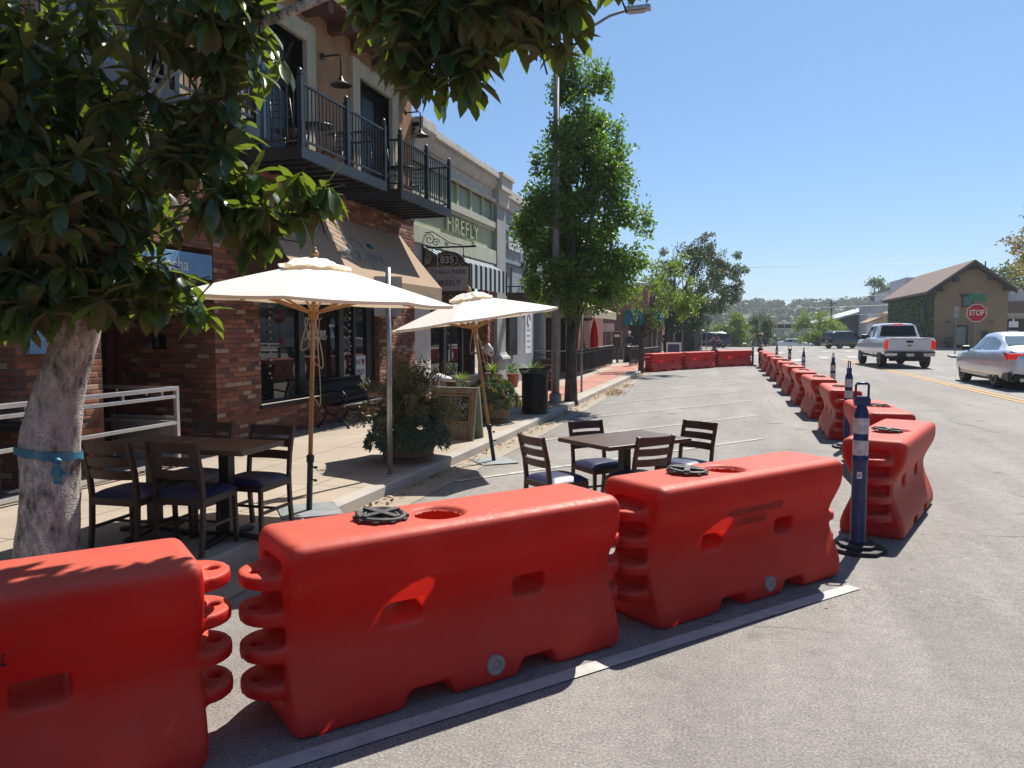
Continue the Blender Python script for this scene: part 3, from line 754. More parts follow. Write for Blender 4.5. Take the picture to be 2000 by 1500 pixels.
for (x0, y0, x1, y1, lab) in ((-3.76, 36.3, -2.55, 38.9, 'leftmost of the three red barriers across the far end, by the kerb'), (-2.37, 39.1, -1.03, 41.6, 'middle of the three red barriers across the far end'), (-.83, 42.35, .90, 44.6, 'rightmost of the three red barriers across the far end')):
    ang = math.atan2(y1 - y0, x1 - x0); L = math.hypot(x1 - x0, y1 - y0)
    cx, cy = (x0 + x1) / 2, (y0 + y1) / 2
    b = barrier(cx, cy + .2, ang, lab, GC, near=False); b.scale = (L / BL, 1, 1)

# ---------------------------------------------------------------- blue posts
def post(x, y, label, full=True, rz=0.0, h=1.12, side=False):
    t = root('delineator_post', (x, y, gz(x, y)), label, 'traffic post', 'blue traffic posts beside the barriers', rz); t.scale = (1.08, 1.08, 1.22)
    m = MB(); m.lathe([(.062, .05), (.062, .07), (.055, .08), (.055, .60), (.060, .61), (.060, .63), (.054, .64), (.052, .93), (.045, .955), (.036, .975), (.034, .985)], 28)
    m.tube([(0, 0, .97), (0, 0, .99)], .034, 12)
    k = [(-.042, .985), (.042, .985), (.047, 1.01), (.047, 1.03)]
    m.prism([(-.052, .985), (.052, .985), (.058, 1.01), (.058, 1.03), (.045, 1.05), (-.045, 1.05), (-.058, 1.03), (-.058, 1.01)], -.020, .020, 'y')
    m.tube([(-.046, 0, 1.045), (-.046, 0, 1.125), (-.038, 0, 1.135), (.038, 0, 1.135), (.046, 0, 1.125), (.046, 0, 1.045)], .009, 8)
    m.build('post', M['blue'], t)
    for z0, z1 in ((.80, .905), (.655, .755)):
        r = .0545; MB().lathe([(r + .001, z0), (r + .001, z1)], 28, cap=False).build('reflective_band', M['reflect'], t)
    b = MB(); oct_ = [(.21 * math.cos(R(22.5 + 45 * i)), .21 * math.sin(R(22.5 + 45 * i))) for i in range(8)]
    b.prism(oct_, 0, .03, 'z'); b.prism([(p * .7, q * .7) for p, q in oct_], .03, .055, 'z'); b.build('base', M['rubber'], t, bevel=.006)
    if full:
        s = MB(); T = Matrix.Rotation(R(-108), 4, 'Z')
        s.T = T; s.box(.0555, .0575, -.017, .017, .50, .545); s.build('sticker', M['signwhite'], t)
        s = MB(); s.T = T
        for i in range(4): s.box(.0575, .0582, -.012 + i * .006, -.009 + i * .006, .51, .535)
        s.build('sticker_marks', M['stencil'], t)
    return t
post(1.03, 6.80, 'tall blue post with two white bands, nearest, in front of the turned barrier', rz=R(8))
post(1.80, 13.2, 'second blue post from the front, beside the barrier row', False, R(100))
for x, y, l, r in ((2.28, 19.3, 'third blue post, rising behind the barrier row', 100), (2.22, 26.3, 'fourth blue post, rising behind the barrier row', 100), (2.05, 30.0, 'fifth blue post, with its loop handle facing the camera', 10), (1.92, 36.0, 'sixth blue post, thin at the far part of the row', 100), (1.12, 44.5, 'farthest blue post, at the corner of the closed area', 90)):
    post(x, y, l, False, R(r))

# ---------------------------------------------------------------- umbrellas
def umbrella(x, y, z, lean, top, rad, rot, label, sag=.30):
    """lean: tilt vector of the pole at the top (dx,dy per metre)"""
    up = Vector((lean[0], lean[1], 1)).normalized(); q = Vector((0, 0, 1)).rotation_difference(up)
    t = root('patio_umbrella', (x, y, z), label, 'umbrella', 'cream market umbrellas', rot=q.to_euler())
    n = 8; drop = .33
    c = MB(); rings = 9; sub = 8
    def P(s, k, j):      # s: 0 centre .. 1 rim ; panel k ; j 0..sub across
        a0 = R(rot) + 2 * math.pi * k / n; a1 = a0 + 2 * math.pi / n; p0 = Vector((math.cos(a0), math.sin(a0), 0)); p1 = Vector((math.cos(a1), math.sin(a1), 0))
        f = j / sub; p = p0.lerp(p1, f) * rad * s
        zz = top - drop * (s ** 1.12) - .012 * s * math.sin(math.pi * f)
        p *= 1 - .022 * math.sin(math.pi * f) * s
        return Vector((p.x, p.y, zz))
    for k in range(n):
        vs = [P(.10 + .90 * i / rings, k, j) for i in range(rings + 1) for j in range(sub + 1)]
        fs = [(i * (sub + 1) + j, i * (sub + 1) + j + 1, (i + 1) * (sub + 1) + j + 1, (i + 1) * (sub + 1) + j) for i in range(rings) for j in range(sub)]
        c.add(vs, fs, True)
        h = [P(1, k, j) for j in range(sub + 1)]
        c.add(h + [p * .995 + Vector((0, 0, -.016)) for p in h], [(j, j + 1, sub + 2 + j, sub + 1 + j) for j in range(sub)], False)
    c.build('canopy', M['cream'], t, recalc=False)
    v = MB(); m_ = 42; rr = random.Random(int(x * 100))
    for ring_ in range(3):
        pass
    vs = []; 
    prof = [(.035, .030), (.09, .032), (.18, .005), (.27, -.045), (.31, -.050)]
    for i, (r_, dz) in enumerate(prof):
        for k in range(m_):
            a = 2 * math.pi * k / m_; w = 1 + (.10 if i >= 3 else .05) * rr.uniform(-1, 1); vs.append((r_ * w * math.cos(a), r_ * w * math.sin(a), top + dz + (.022 if i > 1 else .006) * rr.uniform(-1, 1) + .01))
    v.add(vs, [(i * m_ + k, i * m_ + (k + 1) % m_, (i + 1) * m_ + (k + 1) % m_, (i + 1) * m_ + k) for i in range(len(prof) - 1) for k in range(m_)], True)
    v.build('vent_cap', M['cream'], t, recalc=False)
    MB().lathe([(.030, 0), (.034, .012), (.022, .02), (.036, .045), (.038, .06), (.022, .082), (.012, .09), (.016, .105), (.006, .115)], 20, (0, 0, top + .03)).build('finial', M['oak'], t)
    MB().tube([(0, 0, .45), (0, 0, top + .02)], .021, 14).build('pole', M['oak'], t)
    MB().lathe([(.032, 0), (.045, .02), (.045, .10), (.032, .115)], 16, (0, 0, top - .52)).build('lower_hub', M['oak'], t); MB().lathe([(.03, 0), (.05, .01), (.05, .06), (.03, .07)], 16, (0, 0, top - .06)).build('upper_hub', M['oak'], t)
    for k in range(n):
        a = R(rot) + 2 * math.pi * k / n; d = Vector((math.cos(a), math.sin(a), 0))
        e = d * rad * .97 + Vector((0, 0, top - drop * .97 - .035)); s_ = d * .05 + Vector((0, 0, top - .04)); mid = s_.lerp(e, .60)
        r_ = MB().bar(s_, e, .016, .022).build('rib', M['oak'], t)
        MB().bar(d * .045 + Vector((0, 0, top - .45)), mid, .014, .020).build('strut', M['oak'], r_)
    ro = MB()
    for sgn, dz, sp in ((1, .45, .10), (-1, .30, .07), (1.4, .80, .05)):
        pts = [(.03 * sgn, -.03, top - .50)] + [(.03 * sgn + sp * math.sin(math.pi * i / 12) * sgn, -.035, top - .50 - dz * math.sin(math.pi / 2 * i / 8) ) for i in range(1, 9)] + [(.02 * sgn, -.03, top - .50 - dz * (8 - i) / 8) for i in range(1, 8)]
        ro.tube(pts, .005, 5)
    ro.build('rope', M['rope'], t)
    b = MB(); b.lathe([(.028, 0), (.028, .46), (.036, .46), (.036, .52), (.026, .53)], 18)
    for hz_ in (.30, .42): b.tube([(0, 0, hz_), (.07, -.02, hz_)], .007, 8); b.lathe([(.016, -.01), (.016, .01)], 8, (.07, -.02, hz_))
    b.build('base_tube', M['blsteel'], t)
    # flat plate lies on the ground, so undo the lean
    pl = MB(); pl.T = q.inverted().to_matrix().to_4x4() @ Matrix.Rotation(R(38), 4, 'Z'); pl.box(-.27, .27, -.27, .27, 0.0, .012); pl.build('base_plate', M['steelplate'], t, bevel=.003)
    return t
umbrella(-3.76, 6.28, wz(-3.7, 6.2) + .002, (.045, .0), 2.29, 1.27, 21, 'left cream umbrella on the sidewalk beside the dark dining table')
umbrella(-3.19, 10.25, gz(-3.2, 10.2) + .008, (-.135, -.05), 2.34, 1.20, 5, 'leaning cream umbrella standing in the parking bay near the kerb')

# ---------------------------------------------------------------- chairs and tables
def chair(wd, label, group, x=0, y=0, z=0, rz=0):
    t = root('dining_chair', (x, y, z), label, 'chair', group, rz)      # faces +y; back at y=-.21
    for sx in (-1, 1):
        # rear leg continues into the back post, curved
        pts = [(sx * .195, -.245, 0), (sx * .195, -.215, .22), (sx * .195, -.205, .44), (sx * .195, -.225, .62), (sx * .195, -.285, .86)]
        m = MB()
        for a, b in zip(pts, pts[1:]): m.bar(a, b, .028, .042, (0, 1, 0))
        m.build('leg', wd, t, bevel=.004)
        m = MB().bar((sx * .20, .215, 0), (sx * .195, .205, .42), .030, .036, (0, 1, 0)); m.build('leg', wd, t, bevel=.004)
    b = MB()
    for z0, z1 in ((.775, .855), (.675, .745), (.575, .645)):
        n = 6; f = lambda zz: -.225 - (zz - .62) * .25
        for k in range(n):
            xa = -.185 + .37 * k / n; xb = -.185 + .37 * (k + 1) / n; ca = .028 * (1 - (2 * xa / .37) ** 2); cb_ = .028 * (1 - (2 * xb / .37) ** 2)
            v = []
            for xx, cc in ((xa, ca), (xb, cb_)):
                for zz in (z0, z1):
                    for th in (0, .016): v.append((xx, f(zz) - cc - th, zz))
            b.add(v, [(0, 1, 3, 2), (4, 6, 7, 5), (0, 4, 5, 1), (2, 3, 7, 6), (0, 2, 6, 4), (1, 5, 7, 3)])
    b.build('backrest', wd, t)
    fr = MB(); fr.box(-.20, .20, .19, .215, .375, .43); fr.box(-.20, .20, -.225, -.20, .375, .43)
    for sx in (-1, 1): fr.box(sx * .20 - .011, sx * .20 + .011, -.20, .19, .375, .43); MB().bar((sx * .195, -.21, .20), (sx * .195, .20, .20), .016, .024).build('side_stretcher', wd, t)
    MB().bar((-.195, .0, .205), (.195, .0, .205), .016, .02).build('cross_stretcher', wd, t)
    fr.build('seat_frame', wd, t)
    s = MB(); n = 10; vs = []; fs = []
    for j in range(n + 1):
        for i in range(n + 1):
            u = -1 + 2 * i / n; v = -1 + 2 * j / n; e = (1 - u ** 4) * (1 - v ** 4); vs.append((u * .222, v * .222 + .005, .43 + .052 * e ** .5))
    fs = [(j * (n + 1) + i, j * (n + 1) + i + 1, (j + 1) * (n + 1) + i + 1, (j + 1) * (n + 1) + i) for j in range(n) for i in range(n)]
    s.add(vs, fs, True); s.build('seat', M['navy'], t, recalc=False)
    return t
def table(x, y, z, rz, w, d, label, group=None):
    t = root('dining_table', (x, y, z), label, 'table', group, rz)
    m = MB().box(-w / 2, w / 2, -d / 2, d / 2, .725, .765); m.build('tabletop', M['tabletop'], t, bevel=.006)
    p = MB(); p.box(-.045, .045, -.045, .045, .03, .715); p.box(-.14, .14, -.14, .14, .70, .724); p.build('pedestal', M['black'], t, bevel=.004)
    f = MB()
    for a in (0, 90):
        f.T = Matrix.Rotation(R(a), 4, 'Z')
        for s_ in (-1, 1): f.bar((0, 0, .05), (s_ * .30, 0, .022), .06, .03); f.box(s_ * .30 - .03, s_ * .30 + .03, -.03, .03, 0, .03)
    f.build('foot', M['black'], t, bevel=.004)
    return t
G1, G2 = 'dark dining chairs at the left table', 'dark dining chairs at the table in the parking bay'
zz = lambda x, y: wz(x, y) + .002
ch0 = chair(M['dkwood'], 'dark chair nearest the tree trunk at the left table, back to the camera', G1, -4.38, 4.80, zz(-4.4, 4.8), R(3))
def dupchair(src, x, y, z, rz, label, group):
    c = copy_tree(src); c.location = (x, y, z); c.rotation_euler = (0, 0, rz); c['label'] = label; c['group'] = group; return c
dupchair(ch0, -3.93, 4.94, zz(-3.9, 4.9), R(4), 'dark chair at the left table seen from behind, right of the one by the trunk', G1)
dupchair(ch0, -3.80, 5.50, zz(-3.8, 5.5), R(180), 'dark chair on the far side of the left table, nearest the umbrella pole', G1)
dupchair(ch0, -4.42, 5.52, zz(-4.4, 5.5), R(178), 'dark chair on the far side of the left table, in front of the brick pier', G1)
table(-3.86, 5.22, zz(-3.8, 5.2), R(2), .68, .60, 'dark square table on the sidewalk at its right end', 'dark tables under the left umbrella')
table(-4.56, 5.22, zz(-4.5, 5.2), R(2), .68, .60, 'dark square table on the sidewalk nearest the tree', 'dark tables under the left umbrella')
tx, ty = -1.0, 7.55; tz = gz(tx, ty) + .002
table(tx, ty, tz, R(50), 1.08, .76, 'dark table standing in the parking bay behind the barriers')
gch = lambda x, y: gz(x, y) + .002
ch1 = chair(M['redwood'], 'reddish dark chair at the near left end of the parking bay table', G2, -1.56, 6.97, gch(-1.5, 7), R(-43))
dupchair(ch1, -1.30, 7.88, gch(-1.3, 7.9), R(-137), 'reddish dark chair on the far left side of the parking bay table', G2)
dupchair(ch1, -.84, 7.26, gch(-.8, 7.2), R(43), 'reddish dark chair with its back to the camera at the parking bay table', G2)
dupchair(ch1, -.46, 8.16, gch(-.5, 8.2), R(148), 'reddish dark chair at the far right end of the parking bay table', G2)
# ---------------------------------------------------------------- foliage tools
def rdir(r):
    while True:
        v = Vector((r.uniform(-1, 1), r.uniform(-1, 1), r.uniform(-1, 1)))
        if .05 < v.length < 1: return v.normalized()
def leaves_mb(mb, blobs, n, size, r, shell=.55, droop=.2, aspect=.55, gaps=0.0, gscale=1.2, seed=0.):
    """leaf-sized diamonds scattered through ellipsoid clumps (cx,cy,cz,rx,ry,rz)"""
    wts = [b[3] * b[4] * b[5] for b in blobs]; wts = [w ** .75 for w in wts]; tot = sum(wts)
    for b, w in zip(blobs, wts):
        k = int(n * w / tot)
        for _ in range(k):
            d = rdir(r); rad = (r.random() ** shell)
            p = Vector((b[0] + d.x * b[3] * rad, b[1] + d.y * b[4] * rad, b[2] + d.z * b[5] * rad))
            if gaps and mnoise.noise(p * gscale + Vector((seed, 0, 0))) < gaps - .5: continue
            s = size * r.uniform(.6, 1.35)
            a = (rdir(r) + d * .6 + Vector((0, 0, -droop))).normalized(); c = a.cross(rdir(r)).normalized() * s * aspect * .5; a = a * s
            up = a.cross(c).normalized() * s * .10
            mb.add([p, p + a * .5 + c + up, p + a, p + a * .5 - c + up], [(0, 1, 2, 3)])
    return mb
def limbs(mb, base, tips, r0, r, wob=.12, n=7):
    for tip, f, rr in tips:
        p0 = Vector(base) + (Vector(f) if f is not None else Vector()); p1 = Vector(tip); pts = []
        for i in range(n + 1):
            t = i / n; q = p0.lerp(p1, t); q += Vector((r.uniform(-1, 1), r.uniform(-1, 1), r.uniform(-.5, .5))) * wob * (1 if 0 < i < n else 0) * (p1 - p0).length * .15; pts.append(q)
        mb.tube(pts, [rr * (1 - .75 * i / n) for i in range(n + 1)], 7)
def tree(name, loc, label, cat, blobs, n, size, lm, trunk, th, tr, seed, limb=None, group=None, shell=.55, gaps=.45, gscale=1.2, lean=(0, 0), tm='bark', aspect=.55):
    """blobs relative to the tree base"""
    r = random.Random(seed); t = root(name, loc, label, cat, group)
    m = MB(); top = Vector((lean[0], lean[1], th))
    m.tube([(0, 0, -.1), (0, 0, .05), (lean[0] * .2, lean[1] * .2, th * .3), (lean[0] * .6, lean[1] * .6, th * .7), tuple(top)], [tr * 1.35, tr * 1.15, tr, tr * .9, tr * .75], 12)
    tips = []
    bs = sorted(blobs, key=lambda b: -b[3] * b[4] * b[5])[:14]
    for b in bs: tips.append(((b[0], b[1], b[2] + b[5] * .3), tuple(top * r.uniform(.7, 1.)), tr * r.uniform(.25, .5)))
    limbs(m, (0, 0, 0), tips, tr, r); m.build('trunk', M[tm], t)
    c = MB(); leaves_mb(c, blobs, n, size, r, shell, gaps=gaps, gscale=gscale, seed=seed * 1.7, aspect=aspect); c.build('crown', M[lm], t, recalc=False)
    return t

# ---------------------------------------------------------------- magnolia over the near left
def magnolia():
    r = random.Random(21); bx, by = -4.36, 3.98; t = root('magnolia_tree', (bx, by, wz(bx, by) - .03), 'leaning magnolia at the left with mottled grey trunk, big glossy leaves and a blue ribbon', 'tree')
    m = MB(); pts = []; rad = []
    P = [((-.02, -.02, -.06), .200), ((0, 0, .05), .185), ((.02, .02, .5), .180), ((.04, .03, .95), .178), ((.12, .06, 1.35), .150), ((.26, .10, 1.75), .128), ((.44, .14, 2.15), .100), ((.56, .18, 2.5), .085), ((.66, .2, 2.9), .07), ((.72, .2, 3.6), .05), ((.9, .2, 4.4), .06)]
    n = 40; seg = 90; vs = []; fs = []
    def at(t_):
        f = t_ * (len(P) - 1); i = min(int(f), len(P) - 2); f -= i; a, b = P[i], P[i + 1]; return Vector(a[0]).lerp(Vector(b[0]), f), a[1] * (1 - f) + b[1] * f
    for i in range(seg + 1):
        c, rr = at(i / seg)
        for k in range(n):
            a = 2 * math.pi * k / n; d = Vector((math.cos(a), math.sin(a), 0)); w = mnoise.noise(Vector((d.x * 1.6, d.y * 1.6, c.z * 2.2))) * .05 + mnoise.noise(Vector((d.x * 5, d.y * 5, c.z * 9))) * .018
            vs.append(c + d * rr * (1 + w * 2.0))
    for i in range(seg):
        for k in range(n): k2 = (k + 1) % n; fs.append((i * n + k, i * n + k2, (i + 1) * n + k2, (i + 1) * n + k))
    m.add(vs, fs, True)
    # clusters: (centre, spread, count) in world coordinates
    Z = [((-4.15, 3.7, 3.45), (.75, .6, .62), 95), ((-4.3, 3.5, 2.62), (.62, .5, .60), 75), ((-3.68, 3.8, 2.80), (.55, .5, .46), 62), ((-3.00, 3.9, 3.62), (.36, .4, .26), 30), ((-2.86, 4.0, 3.18), (.20, .25, .22), 12), ((-3.08, 4.0, 2.95), (.18, .25, .2), 10), ((-3.35, 3.7, 3.15), (.22, .25, .22), 14), ((-2.85, 4.1, 3.50), (.24, .3, .30), 13), ((-2.95, 4.0, 3.95), (.42, .4, .20), 18),
         ((-3.60, 3.9, 2.32), (.36, .4, .34), 38), ((-3.95, 3.6, 2.08), (.55, .4, .27), 46), ((-4.45, 3.4, 1.98), (.45, .4, .25), 34), ((-3.45, 4.1, 2.08), (.24, .3, .17), 13), ((-3.22, 4.1, 1.95), (.10, .15, .08), 3), ((-2.95, 4.1, 2.60), (.34, .35, .18), 26), ((-2.46, 4.25, 2.60), (.20, .25, .13), 9), ((-2.78, 4.2, 2.42), (.2, .2, .10), 6), ((-3.05, 4.0, 2.85), (.28, .3, .17), 12),
         ((-3.95, 3.35, 3.05), (.35, .25, .35), 26), ((-3.55, 3.4, 2.55), (.28, .25, .28), 20), ((-4.3, 4.3, 4.5), (1.2, 1.0, .45), 80), ((-3.0, 4.4, 4.5), (.6, .5, .28), 16), ((-4.6, 2.4, 3.6), (.8, .7, .7), 60), ((-5.6, 4.6, 3.4), (.8, .8, .9), 55), ((-3.5, 2.9, 3.9), (.5, .5, .35), 18),
         ((-1.98, 4.1, 3.66), (.18, .25, .18), 9), ((-1.62, 4.1, 3.58), (.42, .35, .34), 58), ((-1.25, 4.15, 3.64), (.38, .3, .26), 44), ((-1.55, 4.1, 3.30), (.24, .25, .17), 17), ((-.90, 4.15, 3.66), (.26, .25, .20), 20), ((-.62, 4.2, 3.80), (.22, .25, .13), 12), ((-.98, 4.2, 3.42), (.16, .2, .09), 5), ((-1.4, 4.1, 4.0), (.8, .4, .18), 22)]
    lv = MB(); tw = MB(); L = Vector((bx, by, t.location.z))
    def leaf(base, d, up, ln, wd, curl):
        d = d.normalized(); s = d.cross(up)
        if s.length < .01: s = d.cross(Vector((1, 0, 0)))
        s.normalize(); nn = s.cross(d).normalized(); k = 5; vs = []
        for i in range(k + 1):
            f = i / k; w = wd * .5 * (.10, .55, .88, 1.0, .80, .02)[i]; q = base + d * ln * f + nn * (-curl * ln * f * f)
            vs += [q + s * w + nn * w * .30, q, q - s * w + nn * w * .30]
        fs = []
        for i in range(k): a = i * 3; fs += [(a, a + 3, a + 4, a + 1), (a + 1, a + 4, a + 5, a + 2)]
        lv.add(vs, fs, True)
    for c, sp, cnt in Z:
        for _ in range(cnt):
            d = rdir(r); rad_ = r.random() ** .45; p = Vector((c[0] + d.x * sp[0] * rad_, c[1] + d.y * sp[1] * rad_, c[2] + d.z * sp[2] * rad_)) - L
            if (p - Vector((.3, .12, 1.9))).length < .25: continue
            ax = (rdir(r) + Vector((d.x, d.y, d.z * .4)) * .8 + Vector((0, 0, .25))).normalized()
            tw.tube([p - ax * .20 + rdir(r) * .04, p - ax * .10, p], [.0055, .0045, .003], 5, cap=False)
            q = ax.cross(rdir(r)).normalized(); m_ = r.randint(6, 10)
            for i in range(m_):
                a = 2.4 * i + r.uniform(-.3, .3); dd = (Quaternion(ax, a) @ q); el = r.uniform(-.1, .9)
                ld = dd * math.cos(el) + ax * math.sin(el) + Vector((0, 0, -1.0)) * r.uniform(.1, 1.25)
                leaf(p - ax * r.uniform(0, .10), ld, Vector((0, 0, 1)) + dd * .2, r.uniform(.14, .235), r.uniform(.062, .092), r.uniform(.0, .30))
    # branches towards each group
    for c, sp, cnt in Z:
        if c[0] > -2.3 or cnt < 12: continue
        e = Vector(c) - L; h = max(1.6, min(3.8, e.z - .4)); st = None
        for i in range(200):
            q, rr = at(i / 199)
            if q.z > h: st = q; break
        if st is None: st = at(1)[0]
        mid = st.lerp(e, .5) + Vector((r.uniform(-.1, .1), r.uniform(-.1, .1), .18)); m.tube([st, st.lerp(mid, .5) + Vector((0, 0, .04)), mid, e], [.020, .017, .013, .008], 8)
    m.tube([Vector((.62, .2, 2.7)), Vector((1.6, .2, 3.55)), Vector((2.3, .25, 3.75)), Vector((3.05, .2, 3.62)), Vector((3.5, .2, 3.55))], [.04, .032, .024, .016, .008], 8)
    m.build('trunk', M['magbark'], t); tw.build('twigs', M['bark'], t, recalc=False); lv.build('crown', M['maglia'], t, recalc=False)
    # ribbon tied round the trunk
    rb = MB(); c = Vector((.035, .03, .90)); n = 48; rings = []
    for k in range(n + 1):
        a = 2 * math.pi * k / n; zz_ = c.z + .030 * math.sin(a * 1 - 2.0) ; rr = .196 + .006 * math.sin(5 * a)
        rings.append((Vector((c.x + rr * math.cos(a), c.y + rr * math.sin(a), zz_ + .028)), Vector((c.x + rr * 1.01 * math.cos(a), c.y + rr * 1.01 * math.sin(a), zz_ - .022 + .006 * math.sin(9 * a)))))
    for a, b in zip(rings, rings[1:]): rb.add([a[0], b[0], b[1], a[1]], [(0, 1, 2, 3)], True)
    kp = Vector((c.x + .19, c.y - .12, c.z - .035)); rb.lathe([(.004, -.02), (.024, -.008), (.026, .008), (.005, .022)], 10, kp)
    for dx, ln, ph in ((.035, .12, 0), (.012, .145, 1.3), (.055, .09, 2.)):
        pv = None
        for i in range(9):
            f = i / 8; p = kp + Vector((dx * f + .012 * math.sin(5 * f + ph), -.02 + .010 * math.cos(6 * f + ph), -ln * f)); w = Vector((.020 * (.5 + f), .006, 0))
            if pv: rb.add([pv[0], pv[1], p + w, p - w], [(0, 1, 2, 3)], True)
            pv = (p - w, p + w)
    o = rb.build('ribbon', M['ribbon'], None, recalc=False); o.location = t.location; tag(o, 'pale blue ribbon tied round the magnolia trunk, its ends hanging', 'ribbon')
magnolia()

# ---------------------------------------------------------------- upright pear behind the lamp post
r = random.Random(5); bl = []
tips = [(0, 0, 5.2, .55, 3.1), (.45, .1, 5.5, .5, 3.0), (1.0, .2, 4.7, .5, 2.2), (1.5, .1, 4.1, .5, 1.9), (-.45, .1, 4.4, .5, 2.3), (-.9, 0, 3.8, .5, 1.7), (.2, .8, 4.8, .6, 2.7), (.3, -.7, 4.6, .55, 2.5), (1.0, -.5, 4.3, .5, 2.0), (-.5, -.5, 3.9, .5, 2.0),
        (1.9, .2, 3.4, .45, 1.3), (-1.25, .1, 3.3, .4, 1.1), (.6, .5, 3.2, .8, 1.2), (1.2, -.2, 2.9, .7, 1.0), (-.3, .1, 2.9, .7, 1.0), (-.9, .2, 2.6, .5, .8), (1.7, .1, 2.6, .5, .8), (.9, .1, 5.9, .35, 1.6), (.05, -.3, 6.1, .35, 1.8), (.3, -.2, 2.1, .9, .8), (1.1, .2, 2.2, .6, .7), (-.6, 0, 2.2, .6, .7), (.5, .5, 2.4, .9, .9), (-.2, -.4, 2.5, .8, .9), (.9, -.3, 2.5, .8, .9), (.5, .3, 3.4, .9, 1.3), (.1, -.4, 3.8, .7, 1.4)]
for x, y, z, a, h in tips:
    z *= 1.24; h *= 1.16; x = x * .88 - .12
    bl.append((x, y, z, a, a, h * .62))
    for k in range(5):
        an = r.uniform(0, 6.28); q = r.uniform(.2, .8); bl.append((x + math.cos(an) * a * .7, y + math.sin(an) * a * .7, z + (q - .3) * h * .75, a * .42, a * .42, h * .26))
tree('pear_tree', (-3.90, 19.1, wz(-4, 19)), 'tall pyramid-shaped green tree with several upright spires, behind the street lamp', 'tree', bl, 80000, .085, 'pear', None, 1.9, .15, 11, gaps=.36, gscale=1.6, aspect=.75)

def blobset(seed, n, R_, H0, H1, cx=0, cy=0, s=.45, flat=1.0, cone=0.):
    r = random.Random(seed); out = []
    for i in range(n):
        f = r.random(); z = H0 + (H1 - H0) * f; rr = R_ * (math.sin(math.pi * (.12 + .83 * f)) ** .8) * (1 - cone * f); a = r.uniform(0, 6.28); q = rr * math.sqrt(r.random())
        k = s * R_ * r.uniform(.55, 1.15); out.append((cx + q * math.cos(a), cy + q * math.sin(a), z, k, k, k * .75 * flat))
    return out
# kerbside trees further down the left pavement
tree('young_tree', (-3.95, 35.2, wz(-4, 35)), 'small young yellow-green tree by the black railings at the kerb', 'tree', blobset(3, 22, 1.9, 1.9, 5.0, .4, 0, .36) + blobset(31, 8, 1.2, 3.0, 5.2, 1.8, .2, .35), 9500, .13, 'lime', None, 2.0, .12, 12, gaps=.52, gscale=1.1)
tree('broad_tree', (-4.6, 58, .0), 'dark round-crowned tree with rusty tips at the far corner', 'tree', blobset(4, 42, 2.9, 2.0, 7.9, 1.5, 0, .36), 19000, .18, 'dkleaf', None, 2.6, .22, 13, gaps=.45, gscale=.6)
tree('tall_poplar', (-4.4, 79, -.1), 'tall grey-green tree rising above the dark one, with ragged top', 'tree', blobset(5, 26, 2.5, 4, 9.8, 2.7, 0, .36) + blobset(6, 8, 1.1, 8.8, 12.0, 2.1, 0, .55) + blobset(7, 10, 1.5, 5.2, 9.3, 4.4, 0, .45) + blobset(8, 8, 1.2, 7.7, 10.9, -1.7, 0, .5) + blobset(81, 8, 1.6, 4.5, 8.7, -.3, 0, .5), 21000, .22, 'euc', None, 4, .3, 14, gaps=.46, gscale=.6)
tree('street_tree', (-1.5, 101, -.4), 'light green shrubby tree beyond the parked dark car', 'tree', blobset(9, 24, 2.6, .6, 4.4, 1.2, 0, .4), 9000, .25, 'lime', None, 1.5, .18, 15, gaps=.45, gscale=.5)
tree('street_tree', (3.4, 106, -.6), 'dull green tree just right of the light green one beyond the dark car', 'tree', blobset(10, 18, 2.4, .3, 5.2, 0, 0, .42), 7000, .26, 'euc', None, 1.5, .2, 16, gaps=.42, gscale=.5)
tree('street_tree', (-14, 66, .1), 'tree showing above the brick building in the gap of the pear crown', 'tree', blobset(17, 24, 4.2, 3, 9.0, 0, 0, .38), 8000, .25, 'euc', None, 3, .25, 17, gaps=.45, gscale=.5)
# bright tree in the middle distance and others to the right
tree('lime_green_tree', (10.5, 104, -.7), 'bright yellow-green round tree in front of the hill, left of the grey buildings', 'tree', blobset(18, 36, 3.3, .8, 5.1, 0, 0, .34), 12000, .22, 'lime', None, 1.6, .25, 18, gaps=.42, gscale=.4)
tree('conifer_tree', (27.6, 165, -2), 'dark grey-green tall tree rising over the grey metal roof', 'tree', blobset(19, 30, 4.3, 3, 14.2, 0, 0, .36, 1.1), 9000, .42, 'euc', None, 6, .5, 19, gaps=.42, gscale=.22)
tree('oak_tree', (34.5, 104, 0), 'dark tree crown behind the right end of the tan house', 'tree', blobset(20, 36, 7.0, 3, 11.9, 0, 0, .34), 12000, .42, 'euc', None, 4, .4, 20, gaps=.45, gscale=.3)
tree('turning_tree', (24.6, 70, 0), 'autumn-tinted tree cut by the right edge of the photo', 'tree', blobset(22, 40, 4.2, 4.8, 11.8, 0, 0, .34), 14000, .26, 'autumn', None, 4, .3, 22, gaps=.48, gscale=.45)

